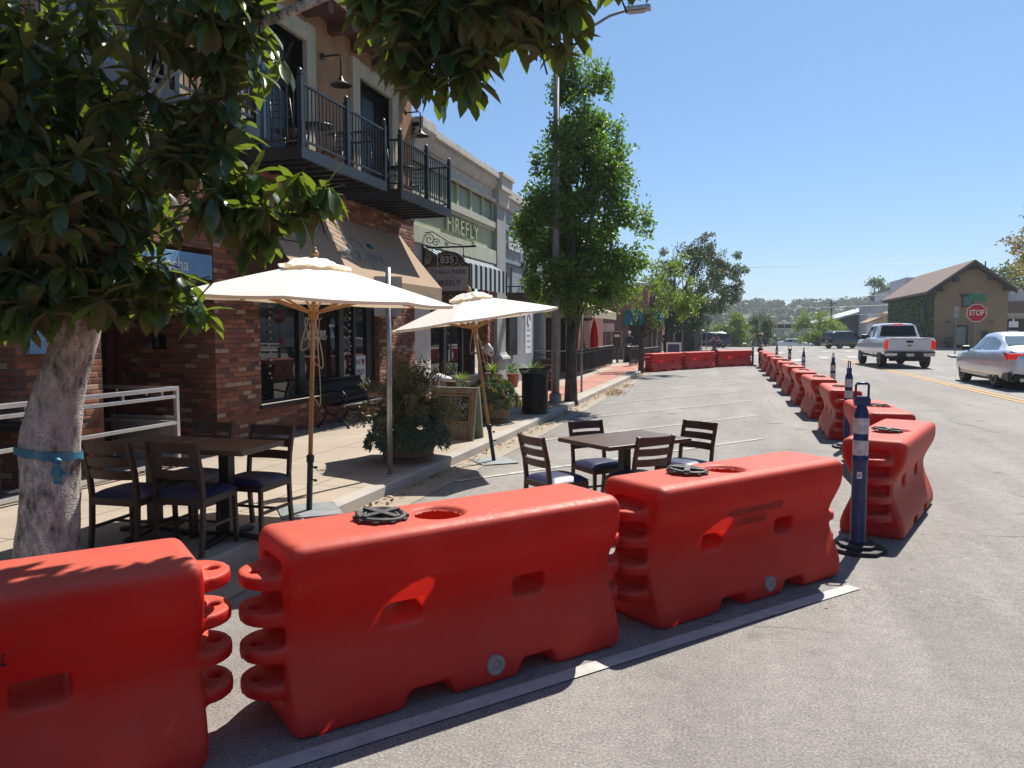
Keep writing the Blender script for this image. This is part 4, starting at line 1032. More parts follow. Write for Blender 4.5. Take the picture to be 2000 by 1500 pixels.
# ---------------------------------------------------------------- hills beyond the river
def hill_h(x, y):
    t = sm((y - 330) / 260.); ridge = 1 + .10 * mnoise.noise(Vector((x * .006, y * .006, 2))) + .05 * mnoise.noise(Vector((x * .02, y * .02, 5)))
    side = .93 + .28 * sm((x - 60) / 140.) - .06 * sm((-x) / 200.)
    return -6 + 25.5 * t * ridge * side
M['hill'] = None
def hillmat():
    m, nt, N, L, b = nmat('dry_hillside'); n = noisen(N, L, .022, 6, .62); r = ramp(N, [(.36, (.030, .045, .022)), (.50, (.050, .060, .030)), (.60, (.13, .095, .065)), (.70, (.08, .065, .045))]); L.new(n.outputs[0], r.inputs[0])
    n2 = noisen(N, L, .4, 5, .7); r2 = ramp(N, [(.3, (.7, .7, .7)), (.7, (1.25, 1.25, 1.25))]); L.new(n2.outputs[0], r2.inputs[0]); L.new(mix(N, L, r.outputs[0], r2.outputs[0], 1., 'MULTIPLY'), b.inputs['Base Color']); b.inputs['Roughness'].default_value = .95
    return m
grid_surface('hills', rng(-420, 620, 12), rng(300, 900, 12), hill_h, hillmat())
r = random.Random(77); hb = MB()
def clump(mb, c, s, n, r, sq=.75, ls=.16):
    for _ in range(n):
        d = rdir(r); d.z = abs(d.z) * .9 - .15 * r.random(); p = Vector(c) + Vector((d.x * s, d.y * s, d.z * s * sq + s * .35)) * (r.random() ** .35)
        a = (d + rdir(r) * .9).normalized(); u = a.cross(rdir(r)).normalized() * s * ls; v = a.cross(u).normalized() * s * ls; mb.add([p - u - v, p + u - v, p + u + v, p - u + v], [(0, 1, 2, 3)])
for i in range(900):
    y = r.uniform(340, 600); x = r.uniform(-140, 330) * (y / 450.)
    if mnoise.noise(Vector((x * .013, y * .013, 9))) < -.22 and r.random() < .85: continue
    clump(hb, (x, y, hill_h(x, y)), r.uniform(3.5, 8.5), 90, r, .8, .12)
M['hillleaf'] = leafmat('hill_foliage', (.045, .062, .034), None, .15, .7, .45); o = hb.build('hillside_woods', M['hillleaf'], None, recalc=False); o['kind'] = 'stuff'
big = [((-4, 330), 9.5, 'dark round tree standing out on the wooded hill, left part'), ((62, 400), 7.5, 'round tree on the hill skyline in the middle'), ((22, 380), 6.5, 'dark tree on the hill skyline between the two round ones')]
for (p, s, lab) in big:
    t = root('hill_tree', (p[0], p[1], hill_h(*p) - 1), lab, 'tree', 'single trees on the far hill'); m = MB().tube([(0, 0, 0), (0, 0, s)], [s * .08, s * .04], 8); m.build('trunk', M['bark'], t); c = MB()
    for k in range(7): clump(c, (r.uniform(-.5, .5) * s, r.uniform(-.5, .5) * s, s * r.uniform(.35, 1.15)), s * .62, 130, r, .9, .09)
    c.build('crown', M['dkleaf'] if s > 9 else M['euc'], t, recalc=False)
# low scrub at the end of the road
sc = MB()
for i in range(70): x = r.uniform(-14, 17); y = r.uniform(118, 150); clump(sc, (x, y, land(x, min(y, 129)) - .5), r.uniform(.8, 1.9), 55, r, .8, .13)
o = sc.build('roadside_scrub', M['lime'], None, recalc=False); o['kind'] = 'stuff'
sc = MB()
for i in range(46): x = r.uniform(2, 26); y = r.uniform(150, 200); clump(sc, (x, y, -4 + r.uniform(0, 1.5)), r.uniform(2.0, 3.6), 70, r, .9, .11)
for i in range(26): x = r.uniform(-40, 2); y = r.uniform(160, 230); clump(sc, (x, y, -4 + r.uniform(0, 2)), r.uniform(2.5, 5), 70, r, .9, .11)
o = sc.build('riverside_woods', M['dkleaf'], None, recalc=False); o['kind'] = 'stuff'
# ---------------------------------------------------------------- brick building with balconies (left)
FX = -7.2; SWZ = .07            # facade plane; its pavement level
bb = root('brick_building', (FX, 9.0, 0), 'brick shop with tan upper floor, black balconies, tan awning and recessed entrance', 'building')
HAZE = True
def part(mb, name, mat, parent=bb, **k): return mb.build(name, M[mat] if isinstance(mat, str) else mat, parent, world=True, **k)
w = MB()
T_ = .34
w.box(FX - 1.9, FX, 9.55, 10.66, -.3, 4.33)                       # big pier beside the entrance (runs back along the recess)
w.box(FX - T_, FX, 10.66, 14.95, -.3, .55)                        # under the shop window
w.box(FX - T_, FX, 14.95, 16.86, -.3, 2.2)
w.box(FX - T_, FX, 10.66, 16.86, 2.5, 4.33)
w.box(FX - T_, FX, 16.2, 16.86, 2.2, 2.5)
w.box(FX - T_ - .3, FX, 6.3, 7.45, -.3, 4.33)                        # pillar left of the entrance
w.box(FX - T_, FX - .02, 7.45, 9.55, 2.95, 4.33)
w.box(FX - T_, FX, -1, 4.2, -.3, 4.33); w.box(FX - T_, FX - .02, 4.2, 6.3, 2.9, 4.33)
w.box(FX - 1.9, FX - T_, 16.5, 16.86, -.3, 4.33)
part(w, 'brick_wall', 'brick')
part(MB().box(FX - .01, FX + .055, 10.6, 15.1, .55, .60), 'window_sill', 'black'); part(MB().box(FX - T_, FX + .03, 9.5, 16.86, 4.33, 4.42), 'string_course', 'black')
st = MB(); zt = 9.2
def wallwith(mb, y0, y1, z0, z1, holes, x0, x1):
    """wall slab with rectangular openings (ya,yb,za,zb), sorted by y"""
    y = y0
    for ya, yb, za, zb in holes:
        if ya > y: mb.box(x0, x1, y, ya, z0, z1)
        if za > z0: mb.box(x0, x1, ya, yb, z0, za)
        if zb < z1: mb.box(x0, x1, ya, yb, zb, z1)
        y = yb
    if y < y1: mb.box(x0, x1, y, y1, z0, z1)
UW = [(2.4, 4.2, 4.42, 6.78), (7.0, 8.7, 4.42, 6.78), (10.45, 12.14, 4.42, 6.78), (14.12, 15.62, 4.42, 6.78)]
wallwith(st, -1, 16.86, 4.42, zt, UW, FX - .45, FX - .03)
part(st, 'upper_wall', 'stucco')
for ya, yb, za, zb in UW:
    f = MB(); e = .30
    f.box(FX - .30, FX + .06, ya - e, ya, za, zb + e + .02); f.box(FX - .30, FX + .06, yb, yb + e, za, zb + e + .02); f.box(FX - .30, FX + .055, ya, yb, zb, zb + e)
    wd = part(f, 'window', 'trim', bevel=.012)
    g = MB(); g.box(FX - .40, FX - .36, ya, yb, za, zb); og = g.build('pane', M['skyglass'], wd); og.location = (0, 0, 0)
    # parent offset: window mesh is in building space
    og.data.transform(Matrix.Translation(-bb.location))
    g = MB()
    for a, b, c, d in ((ya, ya + .07, za, zb), (yb - .07, yb, za, zb), (ya + .07, yb - .07, zb - .08, zb), (ya + .07, yb - .07, zb - .82, zb - .70), ((ya + yb) / 2 - .04, (ya + yb) / 2 + .04, za, zb - .82), ((ya + yb) / 2 - .03, (ya + yb) / 2 + .03, zb - .70, zb - .08)):
        g.box(FX - .36, FX - .29, a, b, c, d)
    og = g.build('sash', M['black'], wd); og.data.transform(Matrix.Translation(-bb.location))
e = MB(); e.box(FX - .6, FX + .55, 11.9, 16.9, 7.42, 7.60); e.box(FX - .6, FX + .35, 11.9, 16.86, 7.60, 7.95)
for k in range(6): e.box(FX - .1, FX + .50, 12.1 + k * .9, 12.28 + k * .9, 7.22, 7.42)
part(e, 'eaves', 'eave')
# recess with double door, notices
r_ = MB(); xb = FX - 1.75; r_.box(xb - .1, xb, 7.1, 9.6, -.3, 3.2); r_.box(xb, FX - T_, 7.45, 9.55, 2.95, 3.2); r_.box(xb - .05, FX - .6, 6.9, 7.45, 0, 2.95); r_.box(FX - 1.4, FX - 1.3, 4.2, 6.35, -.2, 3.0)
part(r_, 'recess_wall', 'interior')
d = MB()
for a, b in ((7.62, 8.48), (8.52, 9.45)):
    d.box(xb, xb + .06, a, a + .13, .1, 2.45); d.box(xb, xb + .06, b - .13, b, .1, 2.45); d.box(xb, xb + .06, a + .13, b - .13, .1, .5); d.box(xb, xb + .06, a + .13, b - .13, 2.3, 2.45); d.box(xb, xb + .05, a + .13, b - .13, 1.25, 1.36)
d.box(xb, xb + .09, 7.45, 7.62, .1, 2.6); d.box(xb, xb + .09, 9.45, 9.58, .1, 2.6); d.box(xb, xb + .09, 7.62, 9.45, 2.45, 2.6)
dr = part(d, 'door', 'door', bevel=.006)
g = MB()
for a, b in ((7.75, 8.35), (8.65, 9.32)): g.box(xb + .005, xb + .02, a, b, .5, 2.3)
og = g.build('door_glass', M['glass'], dr); og.data.transform(Matrix.Translation(-bb.location))
g = MB().box(xb + .07, xb + .10, 8.44, 8.47, .9, 1.3); og = g.build('handle', M['chrome'], dr); og.data.transform(Matrix.Translation(-bb.location))
for (y0, y1, z0, z1, mt) in ((8.56, 8.78, 1.52, 2.08, 'paper'), (8.81, 9.05, 1.52, 2.08, 'paper'), (8.58, 8.80, .80, 1.32, 'white'), (8.83, 9.06, .84, 1.32, 'paper'), (7.80, 8.12, 1.30, 1.74, 'white')):
    n_ = MB().box(xb + .062, xb + .068, y0, y1, z0, z1); pp = part(n_, 'notice', mt)
    t_ = MB(); t_.box(xb + .068, xb + .0695, (y0 + y1) / 2 - .035, (y0 + y1) / 2 + .03, z1 - .05, z1 - .025)
    zz_ = z1 - .09
    while zz_ > z0 + .03: t_.box(xb + .068, xb + .0695, y0 + .03, y1 - .03 - .03 * (int(zz_ * 100) % 3), zz_, zz_ + .003); zz_ -= .034
    og = t_.build('print_lines', M['stencil'], pp); og.data.transform(Matrix.Translation(-bb.location))
n_ = MB().box(xb + .066, xb + .070, 8.60, 8.74, 1.0, 1.06); part(n_, 'notice_logo', 'blueboard')
n_ = MB(); n_.lathe([(.001, 0), (.07, .0), (.07, .01), (.001, .01)], 20); n_.v = [Vector((p.z + xb + .065, p.x + 8.80, p.y + 1.42)) for p in n_.v]; part(n_, 'round_sticker', 'redink')
n_ = MB().box(xb + .062, xb + .066, 7.95, 8.12, .88, 1.1); ns = part(n_, 'access_sticker', 'blueboard')
n_ = MB(); q_ = [(.0, .055), (.0, .02), (.04, .02), (.06, -.03), (.075, -.03)]
n_.tube([(xb + .068, 8.02 + a, 1.0 + b) for a, b in q_], .005, 5); n_.tube([(xb + .068, 8.02 + .035 * math.cos(a), .985 + .035 * math.sin(a)) for a in [2.0 + i * .35 for i in range(12)]], .005, 5)
og = n_.build('wheelchair_symbol', M['white'], ns); og.data.transform(Matrix.Translation(-bb.location))
# sign band over the entrance
n_ = MB().box(FX - .02, FX + .06, 7.45, 9.45, 2.52, 2.86); ns = part(n_, 'entrance_sign', 'blueboard', bevel=.005)
n_ = MB().box(FX - .06, FX + .04, 7.44, 9.50, 2.38, 2.52); part(n_, 'sign_ledge', 'black')
lt = MB(); lt.text("la cosecha", .24, frame((FX + .064, 8.45, 2.68), (0, 1, 0), (0, 0, 1)), .004); og = lt.build('sign_letters', M['white'], ns, recalc=False); og.data.transform(Matrix.Translation(-bb.location))
n_ = MB(); n_.box(FX + .0, FX + .07, 6.42, 6.62, 1.55, 1.95); part(n_, 'notice_box', 'blueboard')
n_ = MB(); n_.box(FX - 1.05, FX - .85, 9.50, 9.55, 1.52, 1.72); n_.lathe([(.05, 0), (.06, .03), (.06, .12), (.03, .16)], 12, (FX - .95, 9.46, 1.54)); part(n_, 'entry_lamp', 'iron')
# shop window
g = MB(); X0 = FX - .16
g.box(X0 - .01, X0, 10.70, 14.95, .60, 2.5); part(g, 'shop_window_glass', 'glass')
f = MB()
for y0, y1 in ((10.66, 10.71), (11.98, 12.16), (13.42, 13.60), (14.02, 14.10), (14.60, 14.95)): f.box(X0 - .03, X0 + .05, y0, y1, .60, 2.5)
f.box(X0 - .03, X0 + .049, 10.71, 14.60, .601, .65); f.box(X0 - .03, X0 + .049, 10.71, 14.60, 2.42, 2.5)
part(f, 'shop_window_frame', 'black', bevel=.004)
# hand-lettered name: strokes in (u,v), width about 3.6, x-height 1
STROKES = {'S': [(.62, 1.75), (.45, 1.98), (.22, 1.85), (.14, 1.5), (.32, 1.15), (.52, .8), (.5, .35), (.28, .05), (.05, .12), (-.05, .35)],
 'o': [(.95, .85), (.78, .7), (.72, .35), (.85, .03), (1.05, .15), (1.10, .5), (.98, .82), (1.05, .78), (1.2, .7)],
 'l': [(1.18, .3), (1.35, .9), (1.5, 1.6), (1.45, 1.9), (1.33, 1.7), (1.30, .9), (1.33, .2), (1.45, .02), (1.58, .2)],
 'e': [(1.58, .25), (1.75, .5), (1.88, .72), (1.80, .88), (1.66, .72), (1.62, .35), (1.72, .04), (1.92, .08), (2.08, .32)],
 'T': [(2.0, 1.62), (2.12, 1.95), (2.3, 1.98), (2.45, 1.82), (2.75, 1.85), (3.05, 2.0)], 'T2': [(2.62, 1.85), (2.55, 1.2), (2.42, .5), (2.30, -.25), (2.15, -.55)],
 'r': [(2.72, .85), (2.78, .4), (2.72, .0), (2.80, .5), (2.95, .85), (3.05, .72)],
 'e2': [(3.0, .25), (3.18, .45), (3.28, .7), (3.2, .85), (3.08, .7), (3.04, .35), (3.14, .04), (3.32, .1), (3.42, .25)],
 'e3': [(3.42, .25), (3.6, .45), (3.7, .7), (3.62, .85), (3.5, .7), (3.46, .35), (3.56, .04), (3.76, .1), (3.95, .35)]}
def smooth(pts, k=4):
    P = [Vector((*p, 0)) for p in pts]; P = [P[0]] + P + [P[-1]]; out = []
    for i in range(1, len(P) - 2):
        for j in range(k):
            t = j / k; a, b, c, d = P[i - 1], P[i], P[i + 1], P[i + 2]
            out.append(.5 * ((2 * b) + (-a + c) * t + (2 * a - 5 * b + 4 * c - d) * t * t + (-a + 3 * b - 3 * c + d) * t ** 3))
    out.append(P[-2]); return out
def script(mb, M_, s, wd, skip=()):
    for k, st in STROKES.items():
        if k in skip: continue
        mb.tube([M_ @ Vector((p.x * s, p.y * s, 0)) for p in smooth(st)], wd, 5)
lt = MB(); script(lt, frame((FX - .155, 12.22, 1.62), (0, 1, 0), (0, 0, 1)), .205, .010); part(lt, 'window_lettering', 'white')
# hanging strands of shells behind the glass line
ld = MB(); rr = random.Random(3)
for y in (11.12, 13.88):
    z = 2.35
    while z > .95:
        q = .022 * rr.uniform(.7, 1.3); ld.lathe([(.002, -q), (q, 0), (.002, q)], 8, (X0 + .03, y + rr.uniform(-.03, .03), z)); z -= rr.uniform(.07, .13)
part(ld, 'shell_strands', 'paper')
ps = MB().box(X0 + .005, X0 + .02, 14.12, 14.58, .68, 1.28); pp = part(ps, 'window_poster', 'signwhite')
lt = MB(); Mx = lambda y, z: frame((X0 + .024, y, z), (0, 1, 0), (0, 0, 1))
lt.text("WE", .17, Mx(14.25, 1.14), .001, sx=.8); lt.text("PASO", .17, Mx(14.35, .94), .001, sx=.8); og = lt.build('poster_words', M['stencil'], pp, recalc=False); og.data.transform(Matrix.Translation(-bb.location))
hp = [(0, -.085), (.06, -.01), (.07, .03), (.05, .06), (.02, .06), (0, .035), (-.02, .06), (-.05, .06), (-.07, .03), (-.06, -.01)]
lt = MB().prism([(14.46 + a, 1.15 + b) for a, b in hp], X0 + .021, X0 + .025, 'x'); og = lt.build('poster_heart', M['redink'], pp); og.data.transform(Matrix.Translation(-bb.location))
# awning
aw = MB(); ya, yb = 10.1, 16.05; xw, xf = FX + .02, -6.2; zw, zf, zv = 3.90, 2.72, 2.44; n = 14
def AP(y, f): return Vector((xw + (xf - xw) * f, y, zw + (zf - zw) * f - .02 * math.sin(math.pi * f)))
vs = [AP(ya + (yb - ya) * i / n, j / 6) for i in range(n + 1) for j in range(7)]; fs = [(i * 7 + j, i * 7 + j + 1, (i + 1) * 7 + j + 1, (i + 1) * 7 + j) for i in range(n) for j in range(6)]
aw.add(vs, fs, True); aw.quad((xf, ya, zf), (xf, yb, zf), (xf, yb, zv), (xf, ya, zv))
awn = part(aw, 'awning', 'awning', recalc=False)
for y in (ya + .002, yb - .002):
    ck = MB().add([(xw, y, zw), (xf, y, zf), (xf, y, zv), (xw, y, zv)], [(0, 1, 2, 3)]); og = ck.build('awning_cheek', M['awn_dark'], awn); og.data.transform(Matrix.Translation(-bb.location))
fr = MB()
for y in (ya + .03, 12.1, 14.1, yb - .03): fr.tube([(xw, y, zw - .04), (xf - .02, y, zf - .04)], .014, 6); fr.tube([(xf - .02, y, zf - .04), (xw, y, zv)], .012, 6)
fr.tube([(xf - .015, ya, zv + .02), (xf - .015, yb, zv + .02)], .014, 6); og = fr.build('awning_frame', M['steel'], awn); og.data.transform(Matrix.Translation(-bb.location))
sl = Vector((xf - xw, 0, zf - zw)).normalized(); nrm = Vector((0, 1, 0)).cross(-sl)
o0 = AP(11.55, .60) + Vector((.012, 0, .012)); 
o0 = AP(12.02, .72) + Vector((.012, 0, .012)); M_ = frame(o0, (0, 1, 0), -sl) @ Matrix.Diagonal((1, .62, 1, 1)); lt = MB(); script(lt, M_, .50, .010); og = lt.build('awning_lettering', M['tealink'], awn); og.data.transform(Matrix.Translation(-bb.location))
lt = MB(); lp = M_ @ Vector((2.45, .5, .0))
for k in range(4): a = k * 1.1 - .3; c = M_ @ Vector((.50 * 3.35 + .10 * math.cos(a), .50 * 1.55 + .10 * math.sin(a), 0)); lt.tube([M_ @ Vector((.50 * 3.3, .50 * 1.4, 0)), c], .018, 5)
og = lt.build('leaf_emblem', M['teal'], awn); og.data.transform(Matrix.Translation(-bb.location))
# balconies
def balcony(y0, y1, zb=4.30, depth=1.15):
    xo = FX + depth; d = MB()
    d.box(FX - .02, xo, y0, y0 + .05, zb, zb + .17); d.box(FX - .02, xo, y1 - .05, y1, zb, zb + .17); d.box(xo - .05, xo + .003, y0 - .003, y1 + .003, zb, zb + .17)
    y = y0 + .30
    while y < y1 - .1: d.box(FX, xo - .05, y, y + .05, zb + .01, zb + .10); y += .33
    b = part(d, 'balcony', 'blsteel')
    k = MB(); y = y0 + .05
    x = FX + .01
    while x < xo - .1: k.box(x, x + .12, y0 + .02, y1 - .02, zb + .11, zb + .135); x += .1215
    def sub(mb, name, mat='blsteel', **kw):
        og = mb.build(name, M[mat], b, **kw); og.data.transform(Matrix.Translation(-bb.location)); return og
    sub(k, 'deck', 'roofbrown')
    rl = MB(); zt_ = zb + 1.08
    for p, q in (((xo - .03, y0 + .04), (xo - .03, y1 - .04)), ((FX, y0 + .04), (xo - .03, y0 + .04)), ((FX, y1 - .04), (xo - .03, y1 - .04))):
        rl.bar((*p, zt_), (*q, zt_), .045, .035); rl.bar((*p, zb + .27), (*q, zb + .27), .035, .03)
        L_ = (Vector(q) - Vector(p)).length; n_ = int(L_ / .105)
        for i in range(1, n_): c = Vector(p).lerp(Vector(q), i / n_); rl.box(c.x - .008, c.x + .008, c.y - .008, c.y + .008, zb + .28, zt_ - .015)
    sub(rl, 'railing', 'blsteel')
    for c in ((xo - .03, y0 + .04), (xo - .03, (y0 + y1) / 2), (xo - .03, y1 - .04)):
        ps_ = MB(); ps_.box(c[0] - .038, c[0] + .038, c[1] - .038, c[1] + .038, zb + .172, zt_ + .09)
        ps_.lathe([(.02, 0), (.045, .015), (.03, .03), (.042, .06), (.035, .09), (.006, .125)], 10, (c[0], c[1], zt_ + .088))
        sub(ps_, 'post', 'blsteel')
    # chairs and a bistro table stand on the balcony
    return b
for (a, b_) in ((2.2, 4.9), (5.9, 9.05), (10.08, 12.95), (13.58, 16.25)): balcony(a, b_)
def lamp_part(y, z, parent, x=FX, drop=.40, s=1.0, mat='iron', goose=False, flip=0):
    l = MB()
    if goose:
        l.tube([(x, y, z), (x + .18, y, z + .12), (x + .34, y, z + .16), (x + .48, y, z + .06), (x + .48, y, z - .06)], .014, 8)
        l.lathe([(.03, 0), (.06, -.03), (.08, -.10), (.15, -.20)], 18, (x + .48, y, z - .05), cap=False)
    else:
        l.lathe([(.06, 0), (.06, .02), (.02, .03)], 14); base = len(l.v); l.v = [Vector((x + p.z, y + p.x, z + p.y)) for p in l.v]
        l.tube([(x, y, z), (x + .34, y, z), (x + .37, y, z - .03), (x + .37, y, z - drop)], .016, 8)
        l.lathe([(.02, 0), (.035, -.02), (.05, -.08), (.20 * s, -.16)], 24, (x + .37, y, z - drop + .02), cap=False)
    return part(l, 'wall_lamp', mat, parent)
lamp_part(12.75, 6.72, bb); lamp_part(16.42, 6.70, bb)
# small things on the balconies
def bistro(x, y, z, label):
    t = root('balcony_table', (x, y, z), label, 'table', 'bistro tables on the balconies'); m = MB(); m.lathe([(.28, .70), (.28, .72)], 20); m.tube([(0, 0, 0), (0, 0, .70)], .015, 8)
    for k in range(3): a = k * 2.1; m.tube([(0, 0, .25), (.22 * math.cos(a), .22 * math.sin(a), 0)], .01, 6)
    m.build('frame', M['black'], t)
def bchair(x, y, z, rz, label):
    t = root('balcony_chair', (x, y, z), label, 'chair', 'bistro chairs on the balconies', rz); m = MB()
    for sx in (-1, 1):
        m.tube([(sx * .19, -.18, 0), (sx * .19, -.18, .44), (sx * .17, -.24, .88)], .011, 6); m.tube([(sx * .19, .19, 0), (sx * .19, .19, .44)], .011, 6)
    for z0 in (.60, .70, .80, .87): m.tube([(-.18, -.215 - (z0 - .6) * .08, z0), (.18, -.215 - (z0 - .6) * .08, z0)], .009, 6)
    m.build('frame', M['black'], t); MB().box(-.20, .20, -.19, .20, .43, .455).build('seat', M['black'], t)
zb = 4.30 + .14
bistro(FX + .55, 11.55, zb, 'small black table on the balcony left of centre'); bchair(FX + .5, 10.8, zb, 0, 'black chair on the middle balcony, left of its table'); bchair(FX + .5, 12.35, zb, math.pi, 'black chair on the middle balcony, right of its table')
bistro(FX + .55, 15.0, zb, 'small black table on the far right balcony'); bchair(FX + .5, 14.25, zb, 0, 'black chair on the right balcony, left of its table'); bchair(FX + .5, 15.75, zb, math.pi, 'black chair on the right balcony, right of its table')

# ---------------------------------------------------------------- green shopfront building
GX = -7.3
gb = root('green_shopfront', (GX, 20, 0), 'cream and sage-green single-storey shop with raised lettering and heavy cornice', 'building')
P2 = lambda mb, n, m, **k: part(mb, n, m, gb, **k)
m = MB(); m.box(GX - .4, GX + .0, 16.88, 23.5, 5.80, 6.42); P2(m, 'parapet', 'cornice')
m = MB(); m.box(GX - .4, GX + .10, 16.88, 23.5, 5.80, 5.90); m.box(GX - .4, GX + .16, 16.88, 23.5, 6.40, 6.50); m.box(GX - .1, GX + .26, 16.88, 23.5, 6.50, 6.62)
m.prism([(GX, 6.18), (GX + .06, 6.20), (GX + .12, 6.30), (GX + .16, 6.40), (GX, 6.40)], 16.88, 23.5, 'y')
P2(m, 'cornice', 'cornice', bevel=.01)
m = MB()
rr = random.Random(8); y = 17.0
while y < 23.4: wdt = rr.uniform(.10, .16); m.box(GX - .05, GX + .22, y, y + wdt, 6.62, 6.68 + rr.uniform(0, .03)); y += wdt + rr.uniform(.01, .04)
P2(m, 'cap_tiles', 'cornice')
m = MB(); m.prism([(GX - .3, 6.05), (GX + .12, 6.05), (GX + .16, 6.25), (GX + .34, 6.50), (GX + .34, 6.74), (GX - .3, 6.74)], 16.88, 17.75, 'y'); P2(m, 'corbel', 'cornice', bevel=.01); m = MB(); m.box(GX - .3, GX + .30, 23.35, 24.6, 6.20, 6.60); m.box(GX - .3, GX + .36, 23.3, 24.65, 6.60, 6.72); m.box(GX - .3, GX + .2, 23.4, 24.5, 5.75, 6.2); P2(m, 'corbel', 'cornice', bevel=.01)
m = MB(); m.box(-9.4, -8.3, 24.4, 25.6, 6.4, 7.25); m.box(-9.6, -8.1, 24.2, 25.8, 7.25, 7.38); P2(m, 'roof_hatch', 'cornice')
m = MB(); m.box(GX - .4, GX - .07, 16.88, 23.5, 5.20, 5.80)
P2(m, 'panel_back', 'greenpanel')
for y in (16.88, 17.9, 19.0, 20.1, 21.2, 22.3, 23.30): P2(MB().box(GX - .07, GX, y, y + .14, 5.20, 5.80), 'panel_bar', 'sage')
m = MB(); m.box(GX - .4, GX + .07, 16.88, 23.5, 5.0, 5.20); m.box(GX - .4, GX + .02, 16.88, 23.5, 4.92, 5.0); m.box(GX - .4, GX + .08, 16.88, 23.5, 3.88, 4.30); P2(m, 'ledge', 'ledge', bevel=.008)
m = MB(); m.box(GX - .4, GX - .06, 16.88, 23.5, 4.30, 4.92); P2(m, 'sign_wall', 'sage')
m = MB(); m.text("FIREFLY", .60, frame((GX + .0, 20.55, 4.62), (0, 1, 0), (0, 0, 1)), .03, sx=1.15, spacing=1.15); P2(m, 'raised_letters', 'sage')
m = MB(); m.box(GX - .4, GX + .0, 16.88, 18.1, -.3, 3.88); m.box(GX - .4, GX + .02, 16.9, 18.0, -.3, 1.0); m.box(GX - .4, GX, 18.1, 23.5, 3.5, 3.88); P2(m, 'wall', 'whitestucco')
m = MB(); m.box(GX - .35, GX - .02, 22.9, 23.5, -.3, 3.5); P2(m, 'brick_pier', 'brick')
m = MB(); m.box(GX - .5, GX - .45, 18.1, 22.9, .45, 3.5); P2(m, 'shop_glass', 'glass'); m = MB(); m.box(GX - .6, GX - .1, 18.1, 22.9, -.3, .45); m.box(GX - .46, GX - .38, 20.0, 20.2, .45, 3.4); m.box(GX - .46, GX - .38, 21.5, 21.62, .45, 3.4); m.box(GX - .46, GX - .38, 18.1, 18.2, .45, 3.4); P2(m, 'shop_frame', 'black')
# striped awning with straight drop
for col_, off in (('stripew', 0), ('stripeb', 1)):
    m = MB(); y = 17.5; i = 0
    while y < 23.2:
        if i % 2 == off: m.add([(GX + .01, y, 3.86), (GX + .42, y, 3.62), (GX + .42, y + .22, 3.62), (GX + .01, y + .22, 3.86)], [(0, 1, 2, 3)]); m.add([(GX + .42, y, 3.62), (GX + .42, y, 2.95), (GX + .42, y + .22, 2.95), (GX + .42, y + .22, 3.62)], [(0, 1, 2, 3)])
        y += .22; i += 1
    P2(m, 'striped_awning', col_, recalc=False)
m = MB(); m.box(GX - .2, GX + .10, 23.5, 24.45, 1.05, 5.75); m.box(GX - .2, GX + .16, 23.42, 24.52, -.3, .86); m.prism([(GX, .86), (GX + .24, .86), (GX + .22, .93), (GX + .13, 1.0), (GX + .10, 1.08), (GX, 1.08)], 23.36, 24.58, 'y'); P2(m, 'pilaster', 'greypil', bevel=.008)
m = MB(); m.box(GX - .5, GX - .2, 17.2, 22.8, -.3, -.29); 
# ---------------------------------------------------------------- general store
sb_ = root('grey_store', (GX, 26, 0), 'blue-grey single-storey store with white raised letters and tall striped windows', 'building')
P3 = lambda mb, n, m, **k: part(mb, n, m, sb_, **k)
m = MB(); wallwith(m, 24.47, 30.2, -.3, 5.8, [(24.75, 25.65, 2.2, 3.95), (26.9, 27.9, 2.2, 3.95), (28.6, 29.7, .1, 3.9)], GX - .4, GX - .02); P3(m, 'wall', 'bluegrey')
m = MB(); m.box(GX - .4, GX + .16, 24.6, 30.2, 6.15, 6.42); m.box(GX - .4, GX + .06, 24.6, 30.2, 5.8, 6.15); P3(m, 'cornice', 'cornice', bevel=.01)
m = MB(); m.box(GX - .3, GX + .035, 24.5, 30.2, 5.06, 5.12); m.box(GX - .3, GX + .03, 24.5, 30.2, 4.02, 4.06); P3(m, 'moulding', 'blsteel')
m = MB(); m.text("GENERAL", .56, frame((GX + .03, 25.95, 4.70), (0, 1, 0), (0, 0, 1)), .025, sx=.80, bold=.012); m.text("S", .86, frame((GX + .03, 27.35, 4.62), (0, 1, 0), (0, 0, 1)), .025, sx=.8, bold=.01); m.text("TORE", .50, frame((GX + .03, 28.35, 4.74), (0, 1, 0), (0, 0, 1)), .025, sx=.85, bold=.012); P3(m, 'raised_letters', 'signwhite', recalc=False)
m = MB()
for a, b in ((24.75, 25.65), (26.9, 27.9)):
    m.box(GX - .14, GX - .1, a, b, 2.2, 3.95)
P3(m, 'upper_glass', 'glass')
m = MB()
for a, b in ((24.75, 25.65), (26.9, 27.9)):
    for k in range(4): y = a + (b - a) * (k + .3) / 4; m.box(GX - .10, GX - .07, y, y + .09, 2.2, 3.95)
P3(m, 'white_bars', 'stripew')
m = MB(); m.box(GX - .5, GX - .45, 24.4, 28.6, .3, 2.2); m.box(GX - .35, GX - .3, 28.6, 29.7, .1, 3.9); P3(m, 'shop_glass', 'glass')
lamp_part(26.4, 5.32, sb_, GX, goose=True); lamp_part(27.9, 5.32, sb_, GX, goose=True)
m = MB(); m.box(GX + .0, GX + .1, 24.9, 25.9, .95, 2.75); P3(m, 'poster_backing', 'blsteel')
